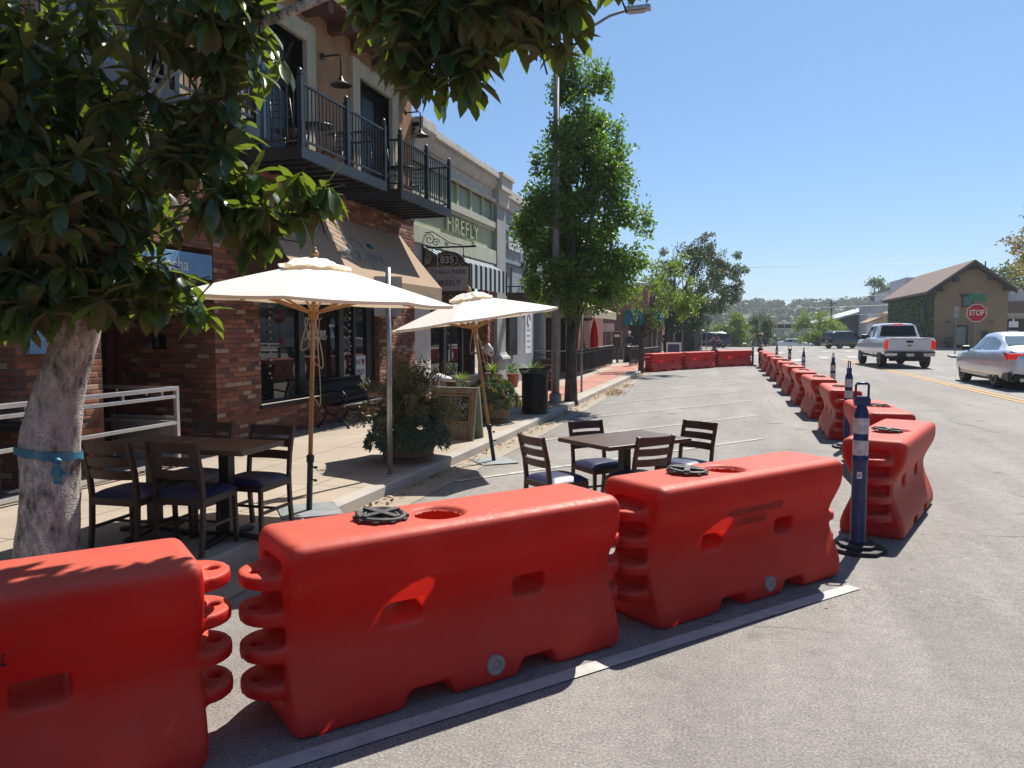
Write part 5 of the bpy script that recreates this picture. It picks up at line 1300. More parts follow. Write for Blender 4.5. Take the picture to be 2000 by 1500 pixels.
# free projecting panel and poster beside the pilaster
t = root('banner_poster', (-6.95, 26.4, .05), 'tall white poster with a pinkish round emblem on the grey store front', 'poster')
MB().box(-.02, .02, -.42, .42, .95, 2.45).build('sheet', M['signwhite'], t)
m = MB(); m.tube([(.026, .20 * math.cos(a), 2.12 + .20 * math.sin(a)) for a in [i * .22 for i in range(24)]], .02, 5); m.build('round_emblem', M['purple'], t)
m = MB(); Mx = lambda z: frame((.023, 0, z), (0, 1, 0), (0, 0, 1)); 
for k, z in enumerate((1.72, 1.52, 1.33, 1.12)): m.box(.021, .0225, -.24 + .02 * k, .22, z, z + .07)
m.build('print_lines', M['blueboard'], t)

# ---------------------------------------------------------------- buildings further down the left pavement
pb = root('patio_restaurant', (GX, 36, 0), 'low building with dark posts, brick pier and beige awning behind the black patio fence', 'building')
P4 = lambda mb, n, m, **k: part(mb, n, m, pb, **k)
m = MB(); m.box(GX - .4, GX, 30.22, 43.0, 3.0, 4.4); m.box(GX - .4, GX, 30.22, 31, -.3, 3.0); m.box(GX - .4, GX, 33.4, 33.9, -.3, 3.0); P4(m, 'wall', 'whitestucco')
for y in (30.6, 31.8, 33.0): P4(MB().box(GX - .2, GX + .3, y, y + .28, -.3, 3.0), 'dark_post', 'black')
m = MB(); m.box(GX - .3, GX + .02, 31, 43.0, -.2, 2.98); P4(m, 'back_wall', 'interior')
m = MB(); m.box(GX + .03, GX + .35, 35.6, 36.7, -.3, 2.3); P4(m, 'brick_pier', 'brickred'); m = MB(); m.box(GX + .03, GX + .35, 38.6, 40.2, -.3, 2.3); m.box(GX - .2, GX + .33, 39.6, 43, -.3, 3.6); P4(m, 'brick_pier', 'brickred')
m = MB().box(GX + .36, GX + .40, 36.75, 38.55, .0, 2.25); P4(m, 'red_door', 'door')
m = MB(); m.add([(GX + .02, 30.3, 3.3), (-5.35, 30.3, 2.62), (-5.35, 36.9, 2.62), (GX + .02, 36.9, 3.3)], [(0, 1, 2, 3)]); m.add([(-5.35, 30.3, 2.62), (-5.35, 30.3, 2.30), (-5.35, 36.9, 2.30), (-5.35, 36.9, 2.62)], [(0, 1, 2, 3)]); m.add([(GX + .02, 30.3, 3.3), (-5.35, 30.3, 2.62), (-5.35, 30.3, 2.30), (GX + .02, 30.3, 2.30)], [(0, 1, 2, 3)]); P4(m, 'awning', 'trim', recalc=False)
for y in (37.3, 40.5):
    lamp_part(y, 2.75, pb, GX + .35, drop=.12)
cb = root('corner_brick_building', (-8, 52, 0), 'red-brick corner building with teal awnings, seen across the side street', 'building')
P5 = lambda mb, n, m, **k: part(mb, n, m, cb, **k)
zg = -.10
m = MB(); m.box(-14, -5.75, 55.0, 72, zg, 4.95); P5(m, 'brick_wall', 'brickred')
m = MB(); m.box(-14.1, -5.65, 54.9, 72.1, 4.95, 5.12); P5(m, 'coping', 'cornice')
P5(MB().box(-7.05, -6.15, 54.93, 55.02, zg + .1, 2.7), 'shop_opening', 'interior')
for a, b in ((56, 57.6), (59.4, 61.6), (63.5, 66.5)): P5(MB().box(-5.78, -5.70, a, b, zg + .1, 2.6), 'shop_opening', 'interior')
def wedge(mb, x0, x1, y0, y1, z0, z1, d, ax):
    if ax == 'y': mb.add([(x0, y0, z1), (x1, y0, z1), (x1, y0 - d, z0 + .35), (x0, y0 - d, z0 + .35), (x1, y0 - d, z0), (x0, y0 - d, z0), (x0, y0, z0), (x1, y0, z0)], [(0, 1, 2, 3), (3, 2, 4, 5), (0, 3, 5, 6), (1, 7, 4, 2)])
    else: mb.add([(x0, y0, z1), (x0, y1, z1), (x0 + d, y1, z0 + .35), (x0 + d, y0, z0 + .35), (x0 + d, y1, z0), (x0 + d, y0, z0), (x0, y0, z0), (x0, y1, z0)], [(0, 1, 2, 3), (3, 2, 4, 5), (0, 3, 5, 6), (1, 7, 4, 2)])
for args in ((-7.3, -6.05, 55, 0, 2.15, 3.25, .7, 'y'), (-5.74, 0, 55.8, 57.8, 2.2, 3.3, 1.0, 'x'), (-5.74, 0, 59, 62, 2.2, 3.3, 1.0, 'x'), (-5.74, 0, 63.2, 66.8, 2.2, 3.0, 1.0, 'x')):
    m = MB(); wedge(m, *args); P5(m, 'teal_awning', 'teal', recalc=False)
m = MB().box(-8.95, -8.1, 54.85, 54.93, 3.55, 4.4); sgn = P5(m, 'wall_sign', 'trim')
lt = MB(); lt.text("RIK", .42, frame((-8.52, 54.84, 3.78), (1, 0, 0), (0, 0, 1)), .004); og = lt.build('sign_letters', M['black'], sgn, recalc=False); og.data.transform(Matrix.Translation(-cb.location))
# pale roof behind the corner building
m = root('distant_low_building', (-6, 80, 0), 'low dark shopfront with pale sloping roof beyond the corner building', 'building')
MB().box(-4, 2.6, -6, 10, 0, 2.7).build('wall', M['interior'], m); MB().prism([(-4.3, 2.7), (3.6, 2.7), (-.5, 4.0)], -6.4, 10, 'y').build('roof', M['cornice'], m)

# ---------------------------------------------------------------- tan house with ivy (right)
hx0, hx1, hy0, hy1 = 18.5, 24.7, 82.0, 104.0; HZ = .1
hb_ = root('tan_gabled_house', (hx0, hy0, HZ), 'tan two-storey house with brown gabled roof, its side wall covered by ivy', 'house')
P6 = lambda mb, n, m, **k: part(mb, n, m, hb_, **k)
xr = (21.6); zr = 8.35; ze = 5.75
m = MB(); m.prism([(hx0, HZ - .5), (hx1, HZ - .5), (hx1, ze - .1), (xr, zr - .45), (hx0, ze - .1)], hy0, hy1, 'y'); P6(m, 'wall', 'adobe')
m = MB()
def slab(xa, za, xb, zb_, th):
    m.prism([(xa, za), (xb, zb_), (xb, zb_ + th), (xa, za + th)], hy0 - .9, hy1 + .5, 'y')
slab(hx0 - .9, ze - .52, xr, zr - .2, .22); slab(xr, zr - .2, hx1 + .45, ze - .30, .22); P6(m, 'roof', 'roofbrown')
m = MB()
for xa, za in ((hx0 + .1, ze - .28), (hx0 + 1.45, ze + .60), (xr - .25, zr - .95), (hx1 - 1.75, ze + .72), (hx1 - .45, ze - .28)): P6(MB().box(xa, xa + .42, hy0 - .8, hy0, za, za + .42), 'beam', 'beam')
m.prism([(hx0 - .9, ze - .80), (xr, zr - .48), (xr, zr - .20), (hx0 - .9, ze - .52)], hy0 - .88, hy0 - .74, 'y'); m.prism([(xr, zr - .48), (hx1 + .45, ze - .58), (hx1 + .45, ze - .30), (xr, zr - .20)], hy0 - .88, hy0 - .74, 'y')
y = hy0 - .3
while y < hy1: P6(MB().box(hx0 - .8, hx0 + .1, y, y + .18, ze - .62, ze - .42), 'rafter_end', 'beam'); y += .9
P6(m, 'gable_board', 'beam')
m = MB(); m.box(20.9, 21.75, hy0 - .06, hy0 + .05, 4.05, 4.95); wn_ = P6(m, 'window', 'skyglass'); m = MB(); m.box(20.75, 21.9, hy0 - .12, hy0 - .02, 4.95, 5.10); m.box(20.65, 22.0, hy0 - .14, hy0 - .02, 5.05, 5.2); m.box(20.82, 20.94, hy0 - .10, hy0 - .02, 4.0, 4.95); m.box(21.70, 21.82, hy0 - .10, hy0 - .02, 4.0, 4.95); m.box(20.94, 21.7, hy0 - .10, hy0 - .02, 4.0, 4.1); og = m.build('frame', M['beam'], wn_); og.data.transform(Matrix.Translation(-hb_.location))
m = MB(); m.box(20.35, 21.45, hy0 - .05, hy0 + .05, HZ, 2.3); P6(m, 'door', 'black'); P6(MB().box(22.6, 23.1, hy0 - .05, hy0 + .05, 1.0, 1.75), 'small_window', 'black')
m = MB(); m.box(20.5, 21.3, hy0 - .07, hy0 - .051, .4, 2.1); P6(m, 'door_glass', 'skyglass')
m = MB(); m.box(21.1, 21.5, hy0 - .03, hy0 - .001, 3.62, 3.70); m.box(19.5, 19.85, hy0 - .06, hy0, 2.55, 2.66); m.box(23.2, 23.55, hy0 - .06, hy0, 2.55, 2.66); P6(m, 'wall_detail', 'beam')
iv = MB(); rr = random.Random(9)
for i in range(9500):
    y = rr.uniform(hy0 - .05, hy1); z = rr.uniform(HZ, ze - .55); s = .20 * rr.uniform(.6, 1.3); p = Vector((hx0 - .03 - .22 * rr.random() * (.4 + .6 * mnoise.noise(Vector((y * .5, z * .7, 0)))) , y, z)); a = (Vector((-.6, rr.uniform(-1, 1), rr.uniform(-1, .3)))).normalized(); u = a.cross(rdir(rr)).normalized() * s * .5; v = a.cross(u).normalized() * s * .5
    iv.add([p - u - v, p + u - v, p + u + v, p - u + v], [(0, 1, 2, 3)])
P6(iv, 'ivy', 'ivy', recalc=False)
m = MB(); m.lathe([(1.05, 0), (1.05, .12), (.8, .14), (.8, .2), (.001, .2)], 28); m.v = [Vector((hx0 - .12 - p.z, 85.2 + p.x, 3.55 + p.y)) for p in m.v]; P6(m, 'round_plaque', 'beam')
m = MB(); m.box(24.5, 24.56, 82.6, 82.66, 7.2, 8.25); m.box(23.2, 23.3, 84, 84.1, 7.0, 8.4); P6(m, 'vent_pipe', 'beam')
t = root('flat_roofed_building', (30, 92, .1), 'low beige building with flat parapet and rooftop unit, right of the tan house', 'building')
MB().box(-4.6, 20, 0, 14, -.4, 4.55).build('wall', M['whitestucco'], t); MB().box(-4.7, 20, -.3, .2, 3.5, 4.7).build('parapet', M['roofbrown'], t)
m = MB(); m.box(-4.0, 0.6, 2, 5, 4.6, 5.9); m.lathe([(1.5, 5.9), (1.5, 6.2), (.8, 6.3)], 20, (-2, 3.5, 0)); m.build('rooftop_unit', M['metalroof'], t)
MB().box(-2.4, 6, -.05, .03, .2, 2.9).build('shop_opening', M['interior'], t); MB().box(-3.2, 6, -.2, .02, 2.9, 3.1).build('lintel', M['trim'], t)
# grey and white sheds left of the house
t = root('metal_roofed_shed', (17.6, 140, -1.2), 'grey shed with a long pale sloping metal roof, left of the ivy wall', 'building')
MB().prism([(-.2, 0), (13, 0), (13, 8.0), (-.2, 4.9)], 0, 40, 'y').build('wall', M['blsteel'], t)
MB().prism([(-2.6, 4.2), (13.5, 9.0), (13.5, 9.3), (-2.6, 4.5)], -1, 41, 'y').build('roof', M['metalroof'], t)
t = root('white_stepped_building', (20.3, 128, -.8), 'pale building with a stepped gable wall, just left of the ivy wall', 'building')
MB().prism([(0, 0), (12, 0), (12, 10.5), (4.6, 10.5), (4.6, 8.6), (2.3, 8.6), (2.3, 7.0), (0, 7.0)], 0, 12, 'y').build('wall', M['whitewall'], t); MB().box(1.2, 2.4, -.06, .04, 0, 3.0).build('opening', M['interior'], t)
t = root('pink_low_building', (18.2, 108, -.4), 'small pinkish building with tan awning, beside the ivy wall', 'building')
MB().box(0, 8, 0, 10, 0, 4.4).build('wall', M['whitestucco'], t); MB().prism([(-1.6, 3.0), (4.0, 5.6), (4.0, 5.8), (-1.6, 3.2)], -.8, 6, 'y').build('awning', M['awning'], t)
lt = MB(); lt.text("SUB", 1.0, frame((1.2, -.12, 2.3), (1, 0, 0), (0, 0, 1)), .02); 
# ---------------------------------------------------------------- street furniture on the left pavement
def bench(x, y, rz):
    t = root('park_bench', (x, y, wz(x, y)), 'black slatted metal bench with scrolled arms against the brick wall under the shop window', 'bench', None, rz)   # faces -y, length along x
    L = 1.75; s = MB(); b = MB(); n = 44
    for i in range(n):
        xx = -L / 2 + .06 + (L - .12) * i / (n - 1)
        s.tube([(xx, .20, .42), (xx, .05, .40), (xx, -.15, .425), (xx, -.22, .40)], .0085, 5)
        b.tube([(xx, .20, .44), (xx, .25, .58), (xx, .29, .74), (xx, .33, .84)], .0085, 5)
    for yy, zz_ in ((.20, .42), (-.22, .40)): s.tube([(-L / 2, yy, zz_), (L / 2, yy, zz_)], .014, 6)
    for yy, zz_ in ((.21, .46), (.33, .85)): b.tube([(-L / 2, yy, zz_), (L / 2, yy, zz_)], .015, 6)
    s.build('seat', M['iron'], t); b.build('backrest', M['iron'], t)
    for xx in (-L / 2, 0.0, L / 2):
        a = MB(); a.tube([(xx, -.27, 0), (xx, -.25, .05), (xx, -.15, .16), (xx, -.10, .28), (xx, -.20, .40)], [.03, .022, .02, .02, .022], 8); a.tube([(xx, .33, 0), (xx, .30, .05), (xx, .20, .16), (xx, .14, .28), (xx, .20, .42)], [.03, .022, .02, .02, .022], 8)
        a.tube([(xx, -.10, .28), (xx, .02, .24), (xx, .14, .28)], .018, 8); a.tube([(xx, .20, .42), (xx, .33, .85)], .02, 8)
        a.tube([(xx, .26, .63), (xx, .05, .67), (xx, -.16, .66), (xx, -.25, .58), (xx, -.22, .50), (xx, -.15, .52)], .016, 8); a.lathe([(.002, -.02), (.05, -.02), (.05, .0), (.002, .0)], 8, (xx, -.15, .60)); a.build('arm_frame', M['iron'], t)
    return t
bench(-6.78, 13.05, R(92))

def barrel_planter(x, y, rr, h, label, seed, tall=None, mix_=False):
    t = root('barrel_planter', (x, y, wz(x, y)), label, 'planter', 'half-barrel planters on the kerb'); r = random.Random(seed)
    b = MB(); n = 22
    for k in range(n):
        a0 = 2 * math.pi * k / n; a1 = 2 * math.pi * (k + .93) / n; rings = []
        for i in range(6):
            f = i / 5; q = rr * (.84 + .16 * math.sin(f * 1.5)); z = h * f
            rings.append([(q * math.cos(a0), q * math.sin(a0), z), (q * math.cos(a1), q * math.sin(a1), z), ((q - .03) * math.cos(a1), (q - .03) * math.sin(a1), z), ((q - .03) * math.cos(a0), (q - .03) * math.sin(a0), z)])
        vs = [p for rg in rings for p in rg]; fs = [(i * 4 + j, i * 4 + (j + 1) % 4, (i + 1) * 4 + (j + 1) % 4, (i + 1) * 4 + j) for i in range(5) for j in range(4)] + [(20, 21, 22, 23)]
        b.add(vs, fs)
    b.build('staves', M['barrelwood'], t)
    for f in (.15, .62): q = rr * (.84 + .16 * math.sin(f * 1.5)) + .004; MB().lathe([(q, h * f), (q + .005, h * f), (q + .007, h * f + .035), (q + .002, h * f + .035)], 32, cap=False).build('hoop', M['hoop'], t)
    MB().lathe([(.001, h * .86), (rr * .93, h * .86)], 20, cap=False).build('soil', M['soil'], t)
    # rosettes of succulent leaves spilling over
    c = MB(); c2 = MB(); N_ = 420
    for i in range(N_):
        a = r.uniform(0, 6.28); q = rr * 1.42 * math.sqrt(r.random()); z = h * .95 + .40 * math.cos(min(1, q / (rr * 1.55)) * 1.45) - .02 + r.uniform(-.05, .03) - max(0, q - rr * 1.05) * 1.3
        ax = Vector((math.cos(a) * q / rr * .9, math.sin(a) * q / rr * .9, .75 - .5 * q / rr)).normalized(); p = Vector((q * math.cos(a), q * math.sin(a), z)); mb = c2 if (mix_ and r.random() < .45) else c
        s = r.uniform(.055, .10); u = ax.cross(rdir(r)).normalized()
        for k in range(9):
            d = Quaternion(ax, k * 2.4) @ u; el = .25 + .09 * k; dd = d * math.cos(el) + ax * math.sin(el); w = ax.cross(d) * s * .22; nn = dd.cross(w).normalized() * s * .12
            mb.add([p, p + dd * s * .55 + w + nn, p + dd * s * (1.0 + .1 * (k % 2)), p + dd * s * .55 - w + nn], [(0, 1, 2, 3)])
        if r.random() < .5:
            mb.tube([p, p - ax * .12 + Vector((0, 0, -.06))], .006, 4, cap=False)
    c.build('succulents', M['olive2'], t, recalc=False)
    if mix_: c2.build('yellow_succulents', M['succ2'], t, recalc=False)
    if tall:
        ht, wx_, nl = tall; tr = MB(); top = Vector((.02, 0, ht * .42)); tr.tube([(0, 0, h * .7), (.01, .01, ht * .25), tuple(top)], [.028, .024, .018], 8); lv = MB()
        for i in range(46):
            a = r.uniform(0, 6.28); e = r.uniform(.15, 1.35); L = wx_ * r.uniform(.6, 1.0); d = Vector((math.cos(a) * math.cos(e), math.sin(a) * math.cos(e), math.sin(e) * (ht * .6 / wx_) * .75)); p0 = top + Vector((0, 0, r.uniform(-.12, .22)))
            pts = [p0 + d * L * f + Vector((0, 0, -.12 * f * f)) + rdir(r) * .03 * f for f in (0, .3, .6, 1)]; tr.tube(pts, [.008, .006, .004, .002], 5, cap=False)
            for j in range(nl):
                f = .2 + .8 * r.random(); p = pts[0].lerp(pts[-1], f) + rdir(r) * .075; a_ = (d * .8 + rdir(r)).normalized(); s = r.uniform(.034, .062); w = a_.cross(rdir(r)).normalized() * s * .20; lv.add([p, p + a_ * s * .5 + w, p + a_ * s, p + a_ * s * .5 - w], [(0, 1, 2, 3)])
        tr.build('shrub_stem', M['bark'], t); lv.build('shrub_foliage', M['olive'], t, recalc=False)
    return t
barrel_planter(-4.08, 9.30, .37, .36, 'half-barrel planter with blue-green succulents and an olive bush, behind the steel sign post', 41, (1.62, .88, 260))
barrel_planter(-4.38, 13.95, .36, .46, 'half-barrel planter with yellowish succulents between chalkboard and black bin', 42, (1.05, .36, 40), True)

def asign():
    t = root('chalkboard_sign', (-4.22, 11.55, wz(-4.2, 11.5)), 'distressed wooden A-frame sign with a chalkboard reading OPEN on the sidewalk', 'sign', None, R(-4))
    for side, nm in ((-1, 'front_panel'), (1, 'rear_panel')):
        T = Matrix.Translation((0, side * .20, 0)) @ Matrix.Rotation(R(11.5 * side), 4, 'X'); m = MB(); m.T = T; wds = [(-.375, -.22), (-.217, -.07), (-.067, .10), (.103, .25), (.253, .375)]
        for a, b in wds: m.box(a, b, -.012, .012, .0, .80)
        pn = m.build(nm, M['oldpaint'] if side < 0 else M['palegreen'], t, bevel=.002)
        m = MB(); m.T = T; m.box(-.375, -.30, side * .012, side * .034, 0, .83); m.box(.30, .375, side * .012, side * .034, 0, .83); m.box(-.299, .299, side * .012, side * .033, .74, .83); m.box(-.299, .299, side * .012, side * .030, .0, .09) if side > 0 else None
        m.build('frame_boards', M['oldpaint'] if side < 0 else M['palegreen'], pn, bevel=.003)
        if side < 0:
            m = MB(); m.T = T; m.box(-.275, .27, -.020, -.0125, .30, .70); m.build('chalkboard', M['chalkboard'], pn)
            m = MB(); m.T = T
            for a, b, c, d in ((-.29, .285, .285, .30), (-.29, .285, .70, .715), (-.29, -.275, .30, .70), (.27, .285, .30, .70)): m.box(a, b, -.030, -.012, c, d)
            m.build('board_trim', M['gold'], pn)
            m = MB(); m.T = T; Mt = frame((0, -.0225, .0), (1, 0, 0), (0, 0, 1))
            m.text("PEN", .17, Mt @ Matrix.Translation((.055, .535, 0)), 0, sx=.9); m.tube([Mt @ Vector((-.165 + .075 * math.cos(a), .50 + .085 * math.sin(a), 0)) for a in [i * .35 for i in range(19)]], .008, 4)
            r = random.Random(4)
            def curl(cx, cy, s, ph, turns=1.3):
                m.tube([Mt @ Vector((cx + s * (1 - f) * math.cos(ph + f * turns * 6.28) * 1.0, cy + s * (1 - f) * math.sin(ph + f * turns * 6.28), 0)) for f in [i / 16 for i in range(15)]], .0032, 4)
            for i in range(54):
                cx, cy = r.uniform(-.255, .25), r.uniform(.32, .685)
                if -.22 < cx < .2 and .45 < cy < .62: continue
                curl(cx, cy, r.uniform(.02, .045), r.uniform(0, 6.28), r.uniform(.8, 1.5))
            m.build('chalk_lettering', M['chalk'], pn, recalc=False)
asign()
# litter bin
bx_, by_ = -4.02, 15.85
t = root('litter_bin', (bx_, by_, wz(bx_, by_)), 'black slatted steel litter bin with flared rim on the kerb', 'bin'); m = MB(); n = 44
for k in range(n):
    a = 2 * math.pi * k / n; c, s = math.cos(a), math.sin(a); m.bar((.275 * c, .275 * s, .04), (.275 * c, .275 * s, .80), .022, .008, (c, s, 0)); m.bar((.275 * c, .275 * s, .80), (.335 * c, .335 * s, .93), .022, .008, (c, s, 0))
m.build('slats', M['bin'], t)
m = MB(); m.lathe([(.285, .03), (.292, .03), (.292, .07), (.285, .07)], 36, cap=False); m.lathe([(.33, .925), (.348, .925), (.348, .95), (.33, .95)], 36, cap=False); m.build('rim', M['bin'], t)
m = MB(); m.lathe([(.25, .04), (.255, .85)], 30, cap=True); m.build('liner', M['bin'], t)
# steel sign post, near
sx_, sy_ = -3.81, 8.16
t = root('sign_post', (sx_, sy_, wz(sx_, sy_)), 'tall bare galvanised post by the kerb in front of the olive planter, sign seen edge-on', 'sign post')
m = MB(); m.tube([(0, 0, 0), (0, 0, 2.42)], .030, 18); m.build('post', M['steel'], t)
m = MB(); m.box(-.028 + .0, .010, -.17, .17, 1.92, 2.40); m.v = [Matrix.Rotation(R(-62), 4, 'Z') @ p for p in m.v]; m.T = None; 
m = MB(); m.T = Matrix.Rotation(R(28), 4, 'Z'); m.box(-.16, .16, .031, .034, 1.86, 2.32); m.build('sign_plate', M['signback'], t)
m = MB(); m.lathe([(.05, 0), (.05, .012), (.032, .02)], 18); m.build('collar', M['steel'], t)
# parking sign post further on
t = root('sign_post', (-4.2, 22.1, wz(-4.2, 22)), 'thin galvanised post at the kerb just beyond the lamp post tree', 'sign post'); MB().tube([(0, 0, 0), (0, 0, 2.45)], .032, 12).build('post', M['pole'], t); MB().box(-.004, .004, -.15, .15, 2.05, 2.45).build('sign_plate', M['signback'], t)
# street lamp
def street_lamp(x, y, h, label, out, top, s=1.0):
    t = root('street_lamp', (x, y, wz(x, y)), label, 'street lamp', 'tall street lamps at the kerb'); m = MB(); m.tube([(0, 0, 0), (0, 0, h)], [.105 * s, .068 * s], 20); m.lathe([(.075 * s, 0), (.08 * s, .02), (.03, .10)], 14, (0, 0, h)); m.build('pole', M['pole'], t)
    m = MB(); m.lathe([(.19 * s, 0), (.19 * s, .03), (.15 * s, .05), (.15 * s, .20), (.12 * s, .24)], 20); m.build('base_collar', M['pole'], t)
    a = MB(); pts = [(0, 0, h - .15), (out * .16, -.02, h + .02), (out * .40, -.03, h + top * .62), (out * .62, -.03, h + top * .90), (out * .80, -.03, h + top)]; a.tube(pts, .032 * s, 10); a.tube([(0, -.08, h - .25), (0, .08, h - .25)], .02, 6); a.build('arm', M['pole'], t)
    w_ = MB(); w_.tube([(.07, -.02, h - 1.6), (.08, -.02, h - .9), (.16, -.02, h - .35), (out * .22, -.02, h + .1)], .012, 6); w_.build('cable', M['blsteel'], t)
    l = MB(); l.T = Matrix.Translation((out * .80, -.03, h + top)); l.box(-.02, .58, -.11, .11, -.035, .06); l.prism([(.02, -.035), (.50, -.035), (.42, -.075), (.08, -.075)], -.09, .09, 'y'); l.build('lantern', M['steel'], t, bevel=.03)
street_lamp(-4.16, 18.45, 8.40, 'tall weathered street lamp on the near kerb in front of the pear tree', 2.05, .78)
street_lamp(-4.35, 61, 6.9, 'distant street lamp with curved arm among the dark trees', 2.3, 2.0, .9)

# ---------------------------------------------------------------- silver patio rail by the entrance
t = root('patio_rail', (-6.60, 5.0, wz(-6.6, 5)), 'silver tubular patio railing with letter panels beside the entrance', 'railing')
m = MB(); y0, y1 = -3.2, 2.98
for zr_, r_ in ((.955, .024), (.855, .020), (.53, .020), (.055, .022)):
    m.bar((0, y0, zr_), (0, y1, zr_), r_ * 2, r_ * 2)
m.bar((0, y1, 0), (0, y1, .979), .05, .05); 
for yy in (y0, -.2): m.bar((0, yy, 0), (0, yy, .97), .045, .045)
y = y0 + .35
while y < y1 - .1: m.bar((0, y, .865), (0, y, .945), .02, .03); y += .62
m.build('front_rail', M['alu'], t, bevel=.004)
m = MB()
for zr_, r_ in ((.955, .024), (.53, .020), (.055, .022)): m.bar((0, y1 - .001, zr_ - .002), (-1.3, y1 - .001, zr_ - .002), r_ * 2, r_ * 2)
m.bar((-1.3, y1, 0), (-1.3, y1, .979), .045, .045)
for xx in (-.45, -.9): m.bar((xx, y1, .85), (xx, y1, .94), .02, .03)
m.build('return_rail', M['alu'], t, bevel=.004)
m = MB(); m.box(-.012, .012, -1.9, .35, .10, .47); pn = m.build('letter_panel', M['white'], t)
m = MB(); m.text("cosecho", .26, frame((.015, -.55, .30), (0, 1, 0), (0, 0, 1)), 0); m.build('panel_letters', M['pole'], pn, recalc=False)
t = root('patio_divider', (-7.0, 8.05, wz(-7, 8)), 'dark patio screen behind the silver rail, its lettering seen reversed', 'screen', None, 0)
m = MB(); m.box(-.62, .30, -.012, .012, .18, .60); pn = m.build('screen', M['signback'], t); m = MB(); m.text("la cos", .20, frame((-.12, -.016, .46), (-1, 0, 0), (0, 0, 1)), 0); m.build('panel_letters', M['steel'], pn, recalc=False); m = MB(); m.bar((-.64, 0, .61), (.32, 0, .61), .03, .03); m.bar((-.64, 0, 0), (-.64, 0, .6), .03, .03); m.bar((.32, 0, 0), (.32, 0, .6), .03, .03); m.build('frame', M['alu'], t)
# wicker chair and table behind the rail
def wchair(x, y, rz, label):
    t = root('wicker_chair', (x, y, wz(x, y)), label, 'chair', 'dark wicker chairs behind the silver rail', rz); m = MB()
    m.box(-.26, .26, -.24, .24, .36, .43); m.build('seat', M['wicker'], t, bevel=.01); m = MB()
    for i in range(9): m.bar((-.25, -.25 - .004 * i, .44 + .046 * i), (.25, -.25 - .004 * i, .44 + .046 * i), .012, .022)
    for i in range(12): xx = -.25 + .5 * i / 11; m.bar((xx, -.25, .43), (xx, -.285, .86), .014, .018)
    m.build('backrest', M['wicker'], t)
    for a in (-1, 1):
        for b in (-1, 1): MB().bar((a * .23, b * .21, 0), (a * .23, b * .21, .37), .035, .035).build('leg', M['wicker'], t)
wchair(-7.15, 5.6, R(0), 'dark wicker chair seen through the patio rail beside the trunk'); wchair(-7.1, 4.0, R(180), 'dark wicker chair behind the trunk at the patio')
t = root('patio_table', (-7.1, 6.35, wz(-7, 6)), 'dark patio table behind the silver rail', 'table'); MB().box(-.4, .4, -.4, .4, .68, .72).build('tabletop', M['black'], t); m = MB(); m.tube([(0, 0, 0), (0, 0, .68)], .03, 8); m.bar((-.3, 0, .02), (.3, 0, .02), .05, .03); m.bar((0, -.3, .022), (0, .3, .022), .05, .03); m.build('pedestal', M['alu'], t)

# ---------------------------------------------------------------- hanging signs
def bracket(m, x0, x1, y, z):
    m.box(x0, x1, y - .02, y + .02, z - .02, z + .02); m.box(x0 - .01, x0 + .03, y - .025, y + .025, z - .45, z + .42)
    def sp(cx, cz, s, turns, ph, dr=1):
        m.tube([(cx + s * (1 - f * .85) * math.cos(ph + dr * f * turns * 6.28), y, cz + s * (1 - f * .85) * math.sin(ph + dr * f * turns * 6.28)) for f in [i / 26 for i in range(27)]], .011, 6)
    sp(x0 + .17, z + .20, .15, 1.6, 3.1, -1); sp(x0 + .33, z + .12, .10, 1.5, 0, 1); sp(x0 + .14, z - .16, .11, 1.5, 1.5, 1)
    m.tube([(x0 + .06, y, z + .36), (x0 + .25, y, z + .38), (x0 + .45, y, z + .26), (x0 + .7, y, z + .10), (x0 + 1.0, y, z + .04)], .014, 6); sp(x0 + .62, z + .08, .05, 1.3, 2, 1)
    sp(x1 - .08, z + .07, .05, 1.2, 4, 1)
yS = 17.60
t = root('hanging_sign', (GX + .02, yS, 3.80), 'brown shaped hanging sign numbered 835 on a scrolled iron bracket', 'sign'); m = MB(); bracket(m, .0, 1.36, 0, .0); m.build('bracket', M['iron'], t)
m = MB(); 
cx = .64; hw = .58
out = [(cx - hw, -1.08), (cx + hw, -1.08), (cx + hw, -.42), (cx + .44, -.37)] + [(cx + .44 * math.cos(a) * 1.0, -.37 + .27 * math.sin(a)) for a in [math.pi * i / 14 for i in range(1, 14)]] + [(cx - .44, -.37), (cx - hw, -.42)]
low = [(cx - .50, -1.08)] + [(cx + .50 * math.cos(a), -1.08 + .25 * math.sin(a)) for a in [math.pi + math.pi * i / 14 for i in range(1, 14)]] + [(cx + .50, -1.08)]
m.prism(out, -.03, .03, 'y'); m.prism(low, -.03, .03, 'y'); bd = m.build('board', M['signbrown'], t)
m = MB(); m.box(cx - hw + .04, cx + hw - .04, -.036, -.031, -1.05, -.47); m.build('pale_panel', M['signgrey'], bd)
m = MB(); e = [(cx + .26 * math.cos(a), -.31 + .145 * math.sin(a)) for a in [2 * math.pi * i / 28 for i in range(28)]]; m.prism(e, -.040, -.031, 'y'); m.build('number_oval', M['black'], bd)
m = MB(); m.tube([(p, -.040, q) for p, q in e + e[:1]], .010, 5); Mt = lambda x, z: frame((x, -.046, z), (1, 0, 0), (0, 0, 1))
m.text("835", .24, Mt(cx, -.315), .003, bold=.006); m.build('number', M['signgrey'], bd, recalc=False)
